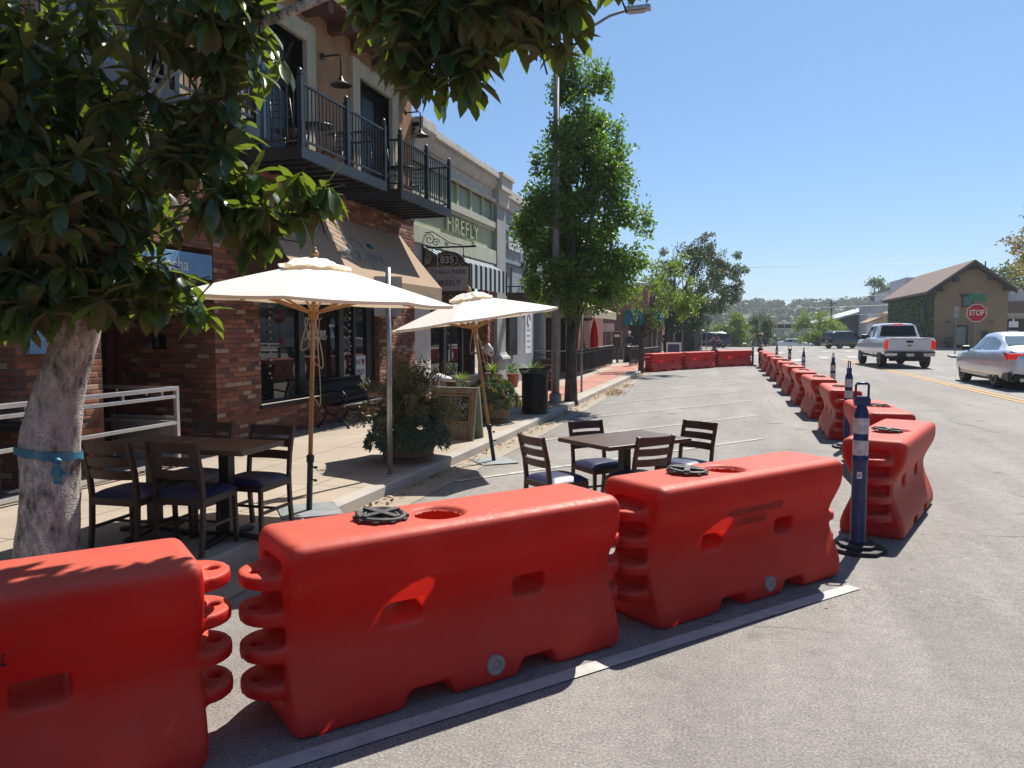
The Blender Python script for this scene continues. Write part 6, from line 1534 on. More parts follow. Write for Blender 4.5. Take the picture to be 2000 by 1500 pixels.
m = MB(); m.text("PASO PARK", .155, Mt(cx + .09, -.60), .002, sx=.98); m.text("SUITES", .055, Mt(cx + .06, -.72), .002, spacing=1.6); m.tube([(cx - .46 + a, -.042, -.60 + b) for a, b in ((-.05, -.08), (-.05, .10), (.10, .10), (.10, -.08), (-.05, -.08))], .004, 4); m.tube([(cx - .46, -.042, -.66), (cx - .42, -.042, -.58), (cx - .37, -.042, -.52)], .006, 4); m.build('purple_words', M['purple'], bd, recalc=False)
m = MB(); m.text("FIREFLY", .19, Mt(cx + .02, -.87), .002, sx=1.0); m.build('firefly_word', M['black'], bd, recalc=False)
m = MB()
for sx in (-1, 1):
    m.tube([(cx + sx * (.22 + .20 * f), -.038, -.42 + .03 * math.sin(9 * f)) for f in [i / 10 for i in range(11)]], .008, 4); m.tube([(cx + sx * (.05 + .30 * f), -.038, -1.15 - .08 * math.sin(3.1 * f) ) for f in [i / 10 for i in range(11)]], .008, 4); m.tube([(cx + sx * (.08 + .06 * math.cos(a)), -.038, -1.2 + .05 * math.sin(a)) for a in [i * .5 for i in range(11)]], .007, 4)
m.build('gold_scrolls', M['gold'], bd)
m = MB()
for xx in (cx - .40, cx + .40): m.tube([(xx, 0, .0), (xx, 0, -.40)], .012, 6)
m.build('hangers', M['iron'], t)
t = root('hanging_sign', (GX + .02, 24.8, 3.25), 'dark rectangular hanging sign with pale words, in front of the grey store', 'sign'); m = MB(); m.tube([(0, 0, 0), (1.30, 0, 0)], .018, 8); m.box(-.01, .03, -.03, .03, -.3, .45)
for xx in (.12, .62, 1.12): m.tube([(xx, 0, 0), (xx, 0, -.20)], .010, 6)
m.build('bracket', M['iron'], t); m = MB(); m.box(.0 + .04, 1.20, -.025, .025, -.82, -.20); bd = m.build('board', M['signbrown'], t); m = MB(); m.text("GENERAL", .13, frame((.42, -.03, -.50), (1, 0, 0), (0, 0, 1)), .002); m.text("S", .24, frame((.76, -.03, -.54), (1, 0, 0), (0, 0, 1)), .002); m.text("TORE", .13, frame((.98, -.03, -.50), (1, 0, 0), (0, 0, 1)), .002); m.build('words', M['signgrey'], bd, recalc=False)

# ---------------------------------------------------------------- pots, mannequin, boards by the shops
def spiky(mb, c, n, L, r, w=.012, up=.7):
    for i in range(n):
        a = r.uniform(0, 6.28); e = r.uniform(up, 1.5); d = Vector((math.cos(a) * math.cos(e), math.sin(a) * math.cos(e), math.sin(e))); l = L * r.uniform(.7, 1.1); s = Vector((-math.sin(a), math.cos(a), 0)) * w; p = Vector(c); q1 = p + d * l * .55; q2 = p + d * l + Vector((math.cos(a), math.sin(a), -.8)) * l * .18
        mb.add([p - s * .6, p + s * .6, q1 + s, q1 - s], [(0, 1, 2, 3)]); mb.add([q1 - s, q1 + s, q2], [(0, 1, 2)])
def pot(x, y, r0, h, matn, label, kind, seed, z=None, L=.4):
    t = root('plant_pot', (x, y, wz(x, y) if z is None else z), label, 'plant pot', 'potted plants by the shop fronts'); m = MB(); m.lathe([(r0 * .68, 0), (r0 * .95, h * .85), (r0 * 1.06, h * .86), (r0 * 1.06, h), (r0 * .92, h), (r0 * .9, h * .9), (.001, h * .9)], 22); m.build('pot', M[matn], t); r = random.Random(seed); c = MB()
    if kind == 'spiky': spiky(c, (0, 0, h * .9), 60, L, r, .012); mt = 'lime'
    elif kind == 'bush': leaves_mb(c, [(0, 0, h + .14, r0 * 1.2, r0 * 1.2, .22)], 240, .07, r); mt = 'pear'
    else: spiky(c, (0, 0, h * .9), 24, L, r, .035, .5); mt = 'olive2'
    c.build('plant', M[mt], t, recalc=False)
pot(-6.7, 23.6, .20, .42, 'terra', 'terracotta pot with a leafy plant, left of the black bin', 'bush', 1)
pot(-5.25, 20.4, .26, .52, 'bin', 'dark tall pot with yellow-green spiky leaves, above the black bin', 'spiky', 2, L=.62)
pot(-6.55, 18.3, .26, .38, 'door', 'dark red pot with spiky green plant under the green shopfront window', 'spiky', 3, L=.5)
pot(-5.9, 16.5, .22, .30, 'pole', 'low grey stone pot behind the chalkboard sign', 'bush', 4)
pot(-6.6, 15.6, .20, .34, 'terra', 'small clay pot beside the brick end of the shop', 'agave', 5, L=.3)
pot(-6.3, 20.2, .24, .62, 'barrelwood', 'wooden tub with wispy plant near the brick pier', 'spiky', 6, L=.45)
t = root('mannequin', (-6.72, 21.0, wz(-6.7, 21)), 'headless shop mannequin in a dark floral dress with pale shawl', 'mannequin'); m = MB(); m.lathe([(.20, 0), (.20, .02), (.03, .05), (.02, .6)], 16); m.build('stand', M['iron'], t)
m = MB(); m.lathe([(.25, .28), (.21, .50), (.165, .85), (.115, 1.02), (.12, 1.12)], 22); m.build('dress', M['floral'], t)
m = MB(); m.lathe([(.105, 1.18), (.115, 1.24), (.125, 1.30), (.08, 1.38), (.04, 1.43)], 20); m.tube([(-.14, -.05, 1.30), (-.05, -.12, 1.18), (.12, -.11, 1.08)], .030, 8); m.tube([(.14, -.02, 1.30), (.16, -.04, 1.15), (.14, -.06, 1.05)], .022, 8); m.build('shawl', M['white'], t)
m = MB(); m.lathe([(.045, 1.44), (.04, 1.50), (.05, 1.52), (.02, 1.55), (.03, 1.60), (.01, 1.64)], 12); m.build('neck_cap', M['skin'], t)
t = root('shop_stool', (-6.3, 17.4, wz(-6.3, 17.4)), 'dark red wooden stand draped with a pale cloth, by the green shopfront', 'stand'); m = MB(); m.box(-.25, .25, -.2, .2, 0, .55); m.build('box', M['door'], t, bevel=.01); m = MB(); m.add([(.0, -.22, .62), (.24, -.22, .62), (.30, -.24, .25), (.18, -.24, .12), (.02, -.23, .30)], [(0, 1, 2, 3, 4)]); m.build('cloth', M['white'], t)
t = root('display_table', (-7.0, 17.9, wz(-7, 18)), 'small table with white covers under the white wall of the green shopfront', 'table'); m = MB(); m.lathe([(.02, 0), (.03, .5), (.30, .52), (.32, .60), (.001, .72)], 16); m.build('cover', M['white'], t)
t = root('menu_board', (-5.3, 22.6, wz(-5.3, 22.6)), 'dark blue chalkboard with red-brown frame behind the lamp post', 'sign', None, R(8)); m = MB(); m.box(-.26, .26, -.03, .03, .0, .95); bd = m.build('frame', M['door'], t); m = MB(); m.box(-.22, .22, -.036, -.031, .06, .88); m.build('board', M['chalkboard'], bd); m = MB()
for z in (.75, .55, .42, .30): m.box(-.16, .16, -.038, -.0365, z, z + .02)
m.build('chalk_lines', M['chalk'], bd)

# ---------------------------------------------------------------- patio fence further down
def railfence(name, p0, p1, h, label, top='fencewood', dx=.11, cat='fence'):
    p0 = Vector(p0); p1 = Vector(p1); t = root(name, (p0.x, p0.y, 0), label, cat, 'black metal railings round the far patio'); d = p1 - p0; L = d.length; n = int(L / dx); m = MB(); o = Vector((p0.x, p0.y, 0))
    def gp(f): q = p0.lerp(p1, f); return Vector((q.x - o.x, q.y - o.y, wz(q.x, q.y)))
    for i in range(n + 1): q = gp(i / n); m.tube([q + Vector((0, 0, .08)), q + Vector((0, 0, h))], .010, 5, cap=False)
    for z in (.10, h - .10): m.bar(gp(0) + Vector((0, 0, z)), gp(1) + Vector((0, 0, z)), .03, .03)
    m.build('pickets', M['black'], t)
    for i in range(int(L / 1.6) + 1):
        q = gp(min(1, i * 1.6 / L)); MB().tube([q, q + Vector((0, 0, h + .03))], .022, 6).build('post', M['black'], t)
    m = MB(); m.bar(gp(0) + Vector((0, 0, h + .04)), gp(1) + Vector((0, 0, h + .04)), .12, .04); m.build('top_board', M[top], t)
railfence('patio_fence', (-5.95, 28.2), (-6.05, 40.5), 1.0, 'long black picket railing with flat top board round the patio')
railfence('patio_fence', (-7.15, 28.2), (-5.97, 28.2), 1.0, 'short return of the black patio railing at its near end', dx=.10)
railfence('tree_guard', (-4.95, 38.9), (-4.75, 41.4), .95, 'short black railing right of the young tree', dx=.10)
railfence('tree_guard', (-4.75, 41.5), (-4.2, 46.5), .8, 'black railing going back from the young tree towards the crossing', dx=.12)
t = root('closed_umbrella', (-6.45, 37.2, wz(-6.4, 37)), 'closed bright red patio umbrella behind the black fence', 'umbrella'); m = MB(); r = random.Random(2)
vs = []; n = 20; prof = [(.02, 2.35), (.06, 2.25), (.13, 1.9), (.16, 1.5), (.17, 1.1), (.15, .85)]
for i, (q, z) in enumerate(prof):
    for k in range(n): a = 2 * math.pi * k / n; w = 1 + .28 * math.cos(a * 5 + z) ; vs.append((q * w * math.cos(a), q * w * math.sin(a), z))
m.add(vs, [(i * n + k, i * n + (k + 1) % n, (i + 1) * n + (k + 1) % n, (i + 1) * n + k) for i in range(5) for k in range(n)], True); m.build('canopy', M['redcloth'], t, recalc=False); MB().tube([(0, 0, 0), (0, 0, 2.45)], .02, 8).build('pole', M['oak'], t)
t = root('ticket_machine', (-6.15, 43.0, wz(-6, 43)), 'dark brown payment box on a post at the end of the patio fence', 'machine'); m = MB(); m.box(-.22, .22, -.15, .15, .9, 1.75); m.bar((0, 0, 0), (0, 0, .9), .12, .12); m.build('box', M['signbrown'], t, bevel=.02); MB().box(-.15, .15, -.16, -.151, 1.45, 1.60).build('label_plate', M['signwhite'], t)
t = root('litter_bin', (-5.75, 44.2, wz(-5.7, 44)), 'dark bin beside the payment box, far down the pavement', 'bin'); MB().lathe([(.24, 0), (.27, .8), (.30, .85), (.30, .9), (.001, .95)], 16).build('body', M['bin'], t)
t = root('shop_sign', (-6.35, 40.9, wz(-6.3, 41)), 'white square sign on two posts behind the patio fence', 'sign'); m = MB(); m.tube([(-.16, 0, 0), (-.16, 0, 2.1)], .035, 8); m.tube([(.16, 0, 0), (.16, 0, 1.9)], .035, 8); m.build('posts', M['pole'], t); MB().box(-.30, .30, -.03, .03, 1.75, 2.2).build('panel', M['signwhite'], t)
t = root('sandwich_board', (-3.25, 45.6, wz(-3.2, 45) - .13), 'white-framed sandwich board with dark purple face behind the far barriers', 'sign'); m = MB()
for a, b, c, d in ((-.42, -.33, 0, 1.25), (.33, .42, 0, 1.25), (-.33, .33, 1.15, 1.25)): m.box(a, b, -.05, .05, c, d)
bd = m.build('frame', M['signwhite'], t); MB().box(-.33, .33, -.02, .02, .35, 1.15).build('face', M['purple'], bd); m = MB().box(-.12, .12, -.04, .04, 1.25, 1.36).build('handle', M['purple'], bd)
def backsign(x, y, h, label, r_=.38, oct_=True):
    t = root('road_sign', (x, y, gz(x, y)), label, 'road sign'); MB().tube([(0, .02, 0), (0, .02, h)], .03, 8).build('post', M['pole'], t); m = MB(); m.prism([(r_ * math.cos(R(22.5 + 45 * i)), h - r_ + r_ * math.sin(R(22.5 + 45 * i))) for i in range(8)], -.02, -.01, 'y'); m.build('plate', M['signback'], t)
backsign(-1.98, 64, 3.15, 'grey back of an octagonal stop sign above the woman at the far barriers', .42)
t = root('road_sign', (-5.9, 66, 0), 'small white sign on a post among the trunks by the far lamp', 'road sign'); MB().tube([(0, 0, 0), (0, 0, 3.7)], .04, 8).build('post', M['pole'], t); MB().box(-.28, .28, -.03, 0, 2.9, 3.7).build('plate', M['signwhite'], t)
for x, y, l in ((-3.45, 57, 'bare grey post between the far lamp and the trunks'), (-2.6, 70, 'pale pole left of the parked dark car')):
    t = root('post', (x, y, gz(x, y)), l, 'post'); MB().tube([(0, 0, 0), (0, 0, 3.0)], .05, 8).build('shaft', M['pole'], t)
# stop sign on the right
sx_, sy_ = 10.65, 39.5
t = root('stop_sign', (sx_, sy_, gz(sx_, sy_)), 'red octagonal STOP sign with green street names on top', 'road sign', None, R(-8)); MB().box(-.03, .03, -.01, .04, 0, 3.35).build('post', M['pole'], t)
o8 = lambda r_: [(r_ * math.cos(R(22.5 + 45 * i)), 2.38 + r_ * math.sin(R(22.5 + 45 * i))) for i in range(8)]
pl = MB().prism(o8(.425), -.03, -.012, 'y').build('white_border', M['signwhite'], t); MB().prism(o8(.395), -.034, -.0301, 'y').build('red_face', M['stopred'], pl)
m = MB(); m.text("STOP", .36, frame((0, -.037, 2.38), (1, 0, 0), (0, 0, 1)), .001, sx=.70, bold=.006); m.build('word', M['signwhite'], pl, recalc=False)
a = MB(); a.T = Matrix.Rotation(R(24), 4, 'Z'); a.box(-.42, .42, -.01, .01, 2.92, 3.07); a.build('street_name_plate', M['signgreen'], t); a = MB(); a.T = Matrix.Rotation(R(-50), 4, 'Z'); a.box(-.42, .42, -.01, .01, 3.09, 3.24); a.build('street_name_plate', M['signgreen'], t)
t = root('road_sign', (13.7, 55, gz(13.7, 55)), 'narrow post with a sign plate seen edge-on before the tan house', 'road sign'); MB().tube([(0, 0, 0), (0, 0, 3.1)], .035, 8).build('post', M['pole'], t); MB().box(-.10, .10, -.2, .2, 2.4, 3.1).build('plate', M['signback'], t)
for x, l, c_ in ((18.45, 'small white sign on a post, left of two by the beige building', 'stencil'), (19.75, 'white sign with a dark red band, rightmost by the beige building', 'redink')):
    t = root('road_sign', (x, 60, gz(x, 60)), l, 'road sign'); MB().tube([(0, .04, 0), (0, .04, 2.4)], .04, 8).build('post', M['signwhite'], t); p_ = MB().box(-.28, .28, -.03, 0, 1.35, 2.25).build('plate', M['signwhite'], t); MB().box(-.28, .28, -.034, -.031, 1.62, 1.85).build('band', M[c_], p_)
t = root('stone_urn', (19.6, 81, .1), 'tall brown clay urn at the foot of the tan house wall', 'urn'); MB().lathe([(.22, 0), (.26, .05), (.42, .5), (.46, .75), (.34, .98), (.30, 1.02), (.36, 1.08), (.28, 1.08)], 22).build('body', M['signbrown'], t)
# overhead sign gantry and wires in the distance
t = root('sign_gantry', (4.3, 122, -1.0), 'long pale truss sign frame in front of the wooded hill', 'gantry'); m = MB()
for z in (3.0, 3.75): m.bar((0, 0, z), (8.5, 0, z), .12, .12)
for i in range(9): m.bar((i * 1.06, 0, 3.0), (i * 1.06, 0, 3.75), .05, .05)
m.bar((.1, 0, 0), (.1, 0, 3.75), .12, .12); m.bar((8.4, 0, 0), (8.4, 0, 3.75), .12, .12); m.build('truss', M['white'], t); MB().box(.3, 8.2, .05, .1, 3.05, 3.7).build('panel', M['signbrown'], t)
def wire(x0, z0, x1, z1, y, label, th=.028, y1=None, sag=.6):
    t = root('power_line', (x0, y, z0), label, 'wire', 'overhead wires in the distance'); n = 24; MB().tube([((x1 - x0) * i / n, ((y1 or y) - y) * i / n, (z1 - z0) * i / n - sag * 4 * (i / n) * (1 - i / n)) for i in range(n + 1)], th, 5).build('cable', M['black'], t)
wire(-20, 11.2, 44, 11.6, 112, 'thin wire high across the clear sky', .016, sag=1.0)
wire(-20, 5.9, 44, 7.3, 118, 'thick dark wire crossing the wooded hill', .035, sag=1.6); wire(-20, 6.9, 44, 9.4, 121, 'upper thin wire crossing the hill skyline', .018, sag=1.8); wire(-20, 3.9, 44, 5.6, 126, 'lowest thin wire crossing the hill', .018, sag=.8)
t = root('utility_pole', (13.6, 119, -1), 'thin dark utility pole in front of the hill', 'pole'); m = MB(); m.tube([(0, 0, 0), (0, 0, 7.2)], .11, 8); m.bar((-.8, 0, 6.6), (.8, 0, 6.6), .1, .1); m.build('shaft', M['bark'], t)
# leaves swept along the gutter
r = random.Random(12); lf = MB()
def dry(n, cx, cy, sx, sy, hgt, f=None):
    for _ in range(n):
        x = r.gauss(cx, sx); y = r.gauss(cy, sy) if f is None else r.uniform(cy, sy)
        if f is not None: x = kx(y) + .03 + abs(r.gauss(0, .12))
        z = gz(x, y) + .012 + (hgt * max(0, 1 - ((x - cx) / (2 * sx)) ** 2 - ((y - cy) / (2 * sy)) ** 2) * r.random() if f is None else r.random() * .01); s = r.uniform(.018, .042); a = (rdir(r) * Vector((1, 1, .4))).normalized() * s; b = a.cross(Vector((r.uniform(-.5, .5), r.uniform(-.5, .5), 1))).normalized() * s * .6; p = Vector((x, y, z)); lf.add([p - a, p + b, p + a, p - b], [(0, 1, 2, 3)])
dry(520, -3.42, 23.4, .16, .55, .14); dry(180, -3.45, 26.6, .1, .45, .08); dry(750, 0, 6, 0, 34, 0, 1)
for _ in range(230): x = r.uniform(-3.4, 9); y = r.uniform(2.4, 22); p = Vector((x, y, gz(x, y) + .012)); s = r.uniform(.006, .016); a = Vector((r.uniform(-1, 1), r.uniform(-1, 1), .1)).normalized() * s; b = a.cross(Vector((0, 0, 1))) * .7; lf.add([p - a, p + b, p + a, p - b], [(0, 1, 2, 3)])
o = lf.build('leaf_litter', M['dryleaf'], None, recalc=False); o['kind'] = 'stuff'
# trees and wall on the opposite pavement (outside the frame; they show in the shop windows)
t = root('opposite_building', (15.5, 4, .3), 'plain building across the street, outside the frame', 'building'); MB().box(0, 8, -30, 26, 0, 6.2).build('wall', M['brick'], t); MB().box(-.04, .02, -28, 24, .4, 2.6).build('shop_window', M['glass'], t)
tree('opposite_tree', (13.6, 9, .3), 'tree across the street, outside the frame', 'tree', blobset(60, 22, 2.6, 2.2, 7.5), 5000, .22, 'dkleaf', None, 2.4, .2, 61, group='trees across the street')
tree('opposite_tree', (13.6, 19, .3), 'tree across the street, outside the frame', 'tree', blobset(62, 22, 2.6, 2.2, 7.5), 5000, .22, 'dkleaf', None, 2.4, .2, 63, group='trees across the street')
# ---------------------------------------------------------------- vehicles (front along +x)
def interp(tab, x):
    for a, b in zip(tab, tab[1:]):
        if a[0] <= x <= b[0]:
            f = (x - a[0]) / (b[0] - a[0]) if b[0] > a[0] else 0
            return [p + (q - p) * f for p, q in zip(a, b)]
    return list(tab[0] if x < tab[0][0] else tab[-1])
def car(name, loc, rz, label, matn, tab, wheels, wr, glass_side, ws=None, rw=None, tails=(), extra=None, glassm='carglass', ww=.22):
    """tab rows: x, z_sill, z_belt, half_width, z_roof, half_roof"""
    t = root(name, loc, label, 'car' if name != 'pickup_truck' else 'pickup truck', None, rz)
    xs_ = sorted(set([r_[0] for r_ in tab] + [tab[0][0] + (tab[-1][0] - tab[0][0]) * i / 44 for i in range(45)]))
    vs = []; fs = []; ring = 0
    for x in xs_:
        _, zs, zb, wb, zr, wr_ = interp(tab, x); h = [(0, zs), (wb - .14, zs), (wb - .05, zs + .04), (wb - .012, zs + .14), (wb, zs + (zb - zs) * .45), (wb - .004, zs + (zb - zs) * .62), (wb - .02, zb - .09), (wb - .045, zb - .03), (wb - .085, zb)]
        g = zr - zb
        h += [(wr_ + .015, zr - min(.10, g * .5) - .005), (wr_ - .015, zr - min(.045, g * .3)), (wr_ - .09, zr - .008), (wr_ * .5, zr + .012), (0, zr + .018)]
        full = [(-y, z) for y, z in reversed(h[1:-1])]; pr = h[:] + full; ring = len(pr); vs += [(x, y, z) for y, z in pr]
    for i in range(len(xs_) - 1):
        for k in range(ring): k2 = (k + 1) % ring; fs.append((i * ring + k, i * ring + k2, (i + 1) * ring + k2, (i + 1) * ring + k))
    fs.append(tuple(range(ring))); fs.append(tuple((len(xs_) - 1) * ring + k for k in reversed(range(ring))))
    b = MB().add(vs, fs, True); body = b.build('body', M[matn], t)
    for wx_ in wheels:
        c = MB(); _, zs, zb, wb, zr, wr_ = interp(tab, wx_)
        for s in (-1, 1):
            a0, a1 = sorted((s * (wb - .30), s * (wb + .2))); c.prism([((wr + .055) * math.cos(2 * math.pi * i / 28) + wx_, (wr + .055) * math.sin(2 * math.pi * i / 28) + wr) for i in range(28)], a0, a1, 'y')
        co = c.build('cut', None); m = body.modifiers.new('arch', 'BOOLEAN'); m.object = co; m.operation = 'DIFFERENCE'; m.solver = 'EXACT'
        dg = bpy.context.evaluated_depsgraph_get(); nm = bpy.data.meshes.new_from_object(body.evaluated_get(dg)); body.modifiers.clear(); body.data = nm; bpy.data.objects.remove(co)
    me = body.data
    while len(me.materials) > 1: me.materials.pop()
    me.polygons.foreach_set('material_index', [0] * len(me.polygons))
    try: me.set_sharp_from_angle(angle=R(38))
    except Exception: pass
    # glazing follows the body surface 6 mm proud
    def side_pt(x, f, s):
        _, zs, zb, wb, zr, wr_ = interp(tab, x); g = zr - zb; z0, y0 = zb, wb - .085; z1, y1 = zr - min(.10, g * .5) - .005, wr_ + .015
        return Vector((x, s * (y0 + (y1 - y0) * f + .008), z0 + (z1 - z0) * f + .003))
    for s in (-1, 1):
        for (xa, xb, xa2, xb2) in glass_side:      # bottom xa..xb , top xa2..xb2
            g_ = MB(); n = 8; gv = []
            for i in range(n + 1):
                for j in range(4): f = .04 + .92 * j / 3; xb_ = xa + (xb - xa) * i / n; xt = xa2 + (xb2 - xa2) * i / n; x = xb_ + (xt - xb_) * f; gv.append(side_pt(x, f, s))
            g_.add(gv, [(i * 4 + j, i * 4 + j + 1, (i + 1) * 4 + j + 1, (i + 1) * 4 + j) for i in range(n) for j in range(3)], True); g_.build('side_window', M[glassm], t)
    for nm_, rg in (('windscreen', ws), ('rear_window', rw)):
        if not rg: continue
        xa, xb = rg; g_ = MB(); n = 8; gv = []
        for i in range(n + 1):
            x = xa + (xb - xa) * i / n; _, zs, zb, wb, zr, wr_ = interp(tab, x)
            for j in range(7): y = (wr_ - .07) * (-1 + 2 * j / 6); gv.append((x + (.008 if xa > 0 else -.008), y, zr + .016 - .010 * (abs(y) / wr_) ** 2 + .006))
        g_.add(gv, [(i * 7 + j, i * 7 + j + 1, (i + 1) * 7 + j + 1, (i + 1) * 7 + j) for i in range(n) for j in range(6)], True); g_.build(nm_, M[glassm], t)
    for wx_ in wheels:
        _, zs, zb, wb, zr, wr_ = interp(tab, wx_)
        for s in (-1, 1):
            def lay(mb, y_):
                mb.v = [Vector((wx_ + p.x, y_ + s * p.z, wr + p.y)) for p in mb.v]; return mb
            w_ = root('wheel', (0, 0, 0), None, None); COL.objects.unlink(w_); bpy.data.objects.remove(w_)
            ty = lay(MB().lathe([(wr * .66, -ww), (wr * .93, -ww), (wr, -ww * .82), (wr, -ww * .18), (wr * .93, 0), (wr * .66, -.005)], 36), s * 0 + s * (wb - .015)).build('wheel', M['tyre'], t)
            rm = MB(); rm.lathe([(wr * .67, -.03), (wr * .66, .0), (wr * .62, .0), (wr * .58, -.05), (.001, -.06)], 32, cap=False)
            for k in range(10):
                a = 2 * math.pi * k / 10; rm.bar((.02 * math.cos(a), .02 * math.sin(a), -.018), (wr * .62 * math.cos(a), wr * .62 * math.sin(a), -.012), .045, .02, (0, 0, 1))
            rm.lathe([(.06, -.02), (.06, -.002), (.001, 0)], 16); lay(rm, s * (wb - .018)).build('rim', M['rim'], ty)
    for (x, y0, y1, z0, z1, mt, nm) in tails: MB().box(x - .03, x + .03, y0, y1, z0, z1).build(nm, M[mt], t, bevel=.01)
    if extra: extra(t)
    return t
# --- white pickup
L = 2.95
def pk(t):
    B_ = lambda nm, mt, *bx, bv=.01: MB().box(*bx).build(nm, M[mt], t, bevel=bv)
    B_('tailgate', 'whitecar', -2.975, -2.935, -.70, .70, .74, 1.23); B_('tailgate_cap', 'black', -2.985, -2.92, -.76, .76, 1.235, 1.275)
    B_('handle', 'black', -2.99, -2.97, -.13, .13, 1.07, 1.17); m = MB(); m.prism([(-.12, .98), (-.04, .98), (-.04, 1.0), (.04, 1.0), (.04, .98), (.12, .98), (.10, .93), (.04, .93), (.04, .91), (-.04, .91), (-.04, .93), (-.10, .93)], -2.984, -2.975, 'x'); m.build('emblem', M['gold'], t)
    B_('bumper', 'chrome', -3.10, -2.93, -.96, -.50, .50, .66, bv=.03); B_('bumper', 'chrome', -3.10, -2.93, .50, .96, .50, .66, bv=.03); B_('bumper_step', 'black', -3.09, -2.93, -.50, .50, .48, .64, bv=.02); B_('bumper_top', 'black', -3.08, -2.93, -.97, .97, .662, .70); B_('number_plate', 'signwhite', -3.105, -3.09, -.15, .15, .50, .63)
    B_('hitch', 'black', -3.12, -2.9, -.05, .05, .36, .46); MB().tube([(-2.6, -.7, .35), (-2.6, .7, .35)], .06, 8).build('rear_axle', M['black'], t); MB().lathe([(.001, -.14), (.12, -.08), (.15, 0), (.12, .08), (.001, .14)], 14, (-1.98, 0, .36)).build('differential', M['black'], t)
    B_('underbody', 'black', -2.8, 2.6, -.70, .70, .38, .56); B_('running_board', 'chrome', -.9, 1.1, .90, .99, .40, .46); B_('high_brake_lamp', 'tail', -.985, -.93, -.20, .20, 1.845, 1.895, bv=.004)
    for s in (-1, 1): m = MB(); m.box(.78, .92, s * 1.0 - .12, s * 1.0 + .12, 1.18, 1.40); m.build('mirror', M['black'], t, bevel=.02); B_('door_handle', 'black', .02, .22, s * .985 - .012, s * .985 + .012, 1.02, 1.06)
    m = MB()
    for s in (-1, 1):
        for x in (-.95, .98): m.box(x - .006, x + .006, s * .985 - .012, s * .985 + .004, .55, 1.15)
    m.build('door_gap', M['black'], t)
ptab = [(-2.95, .62, 1.25, .96, 1.26, .90), (-2.9, .55, 1.26, 1.00, 1.27, .93), (-1.12, .50, 1.27, 1.0, 1.28, .93), (-1.05, .50, 1.27, 1.0, 1.30, .88), (-.98, .50, 1.27, 1.0, 1.62, .80), (-.90, .50, 1.27, 1.0, 1.86, .74), (-.6, .50, 1.27, 1.0, 1.90, .73), (.55, .50, 1.24, 1.0, 1.88, .73), (.80, .50, 1.23, 1.0, 1.78, .74), (1.45, .50, 1.20, .99, 1.24, .84), (2.4, .55, 1.12, .98, 1.16, .84), (2.8, .60, 1.0, .94, 1.04, .80), (2.92, .62, .9, .88, .92, .76)]
px_, py_ = 7.02, 38.6
car('pickup_truck', (px_, py_, gz(px_, py_) + .0), R(93), 'white extended-cab pickup with brake lights on, driving away in the traffic lane', 'whitecar', ptab, (-2.0, 1.85), .40, [(-.80, -.25, -.72, -.25), (-.10, 1.25, -.10, .62)], None, None,
    [(-2.95, -.985, -.83, .80, 1.17, 'tail', 'tail_lamp'), (-2.95, .83, .985, .80, 1.17, 'tail', 'tail_lamp')], pk, 'carglass', .26)
# its rear window is upright, so it is added flat
pt = [o for o in COL.objects if o.name.startswith('pickup_truck')][0]
m = MB(); m.add([(-1.075, -.76, 1.34), (-1.075, .76, 1.34), (-.965, .64, 1.80), (-.965, -.64, 1.80)], [(0, 1, 2, 3)]); m.build('rear_window', M['cabglass'], pt)
# --- silver sedan
def sd_(t):
    for s in (-1, 1):
        m = MB(); m.prism([(.86, 1.0), (1.05, .98), (1.06, 1.10), (.98, 1.14), (.88, 1.12)], s * 1.0 - .11, s * 1.0 + .09, 'y'); m.build('mirror', M['black'], t, bevel=.02)
        m = MB()
        for x in (.02, -1.05): m.bar((x, s * .968, .86), (x - .2, s * .968, .87), .03, .03)
        m.build('door_handles', M['silvercar'], t)
        m = MB(); m.prism([(-.95, .30), (1.5, .30), (1.5, .38), (-.95, .36)], s * .935 - .03, s * .935 + .03, 'y'); m.build('chrome_strip', M['chrome'], t)
        m = MB(); m.prism([(-2.52, .24), (-2.0, .30), (-2.05, .45), (-2.52, .48)], s * .90 - .04, s * .90 + .03, 'y'); m.build('lower_valance', M['black'], t)
        g = MB(); a, b = sorted((s * .93, s * .52)); g.prism([(-2.36, .80), (-1.98, .88), (-2.02, 1.02), (-2.40, .98)], s * .90 - .02, s * .90 + .025, 'y'); lt_ = g.build('tail_lamp', M['taildim'], t); g = MB(); g.prism([(-2.34, .82), (-2.08, .86), (-2.10, .90), (-2.30, .87), (-2.32, .95), (-2.37, .96)], s * .925 - .01, s * .925 + .006, 'y'); g.build('lit_bar', M['tail'], lt_); MB().box(-2.52, -2.42, a, b, .82, .98).build('tail_lamp', M['tail'], t, bevel=.02)
        MB().tube([(-2.45, s * .62, .28), (-2.60, s * .62, .28)], .05, 12).build('exhaust', M['chrome'], t)
    m = MB().box(-2.56, -2.2, -.8, .8, .22, .44); m.build('diffuser', M['black'], t, bevel=.03); MB().box(-2.55, -2.50, -.16, .16, .62, .76).build('number_plate', M['signwhite'], t); MB().box(-2.0, 2.0, -.75, .75, .18, .34).build('underbody', M['black'], t)
stab = [(-2.56, .42, .84, .66, .86, .58), (-2.50, .34, .96, .82, .98, .72), (-2.38, .30, 1.05, .91, 1.07, .80), (-2.0, .27, 1.08, .955, 1.12, .80), (-1.72, .25, 1.07, .965, 1.17, .76), (-1.02, .24, 1.05, .97, 1.44, .66), (-.55, .24, 1.04, .97, 1.525, .63), (-.1, .24, 1.03, .97, 1.545, .62), (.38, .24, 1.02, .97, 1.51, .62), (1.22, .25, .99, .965, 1.06, .74), (1.5, .26, .96, .96, 1.02, .78), (2.1, .28, .87, .93, .92, .76), (2.4, .30, .74, .84, .79, .66), (2.54, .36, .60, .66, .64, .50)]
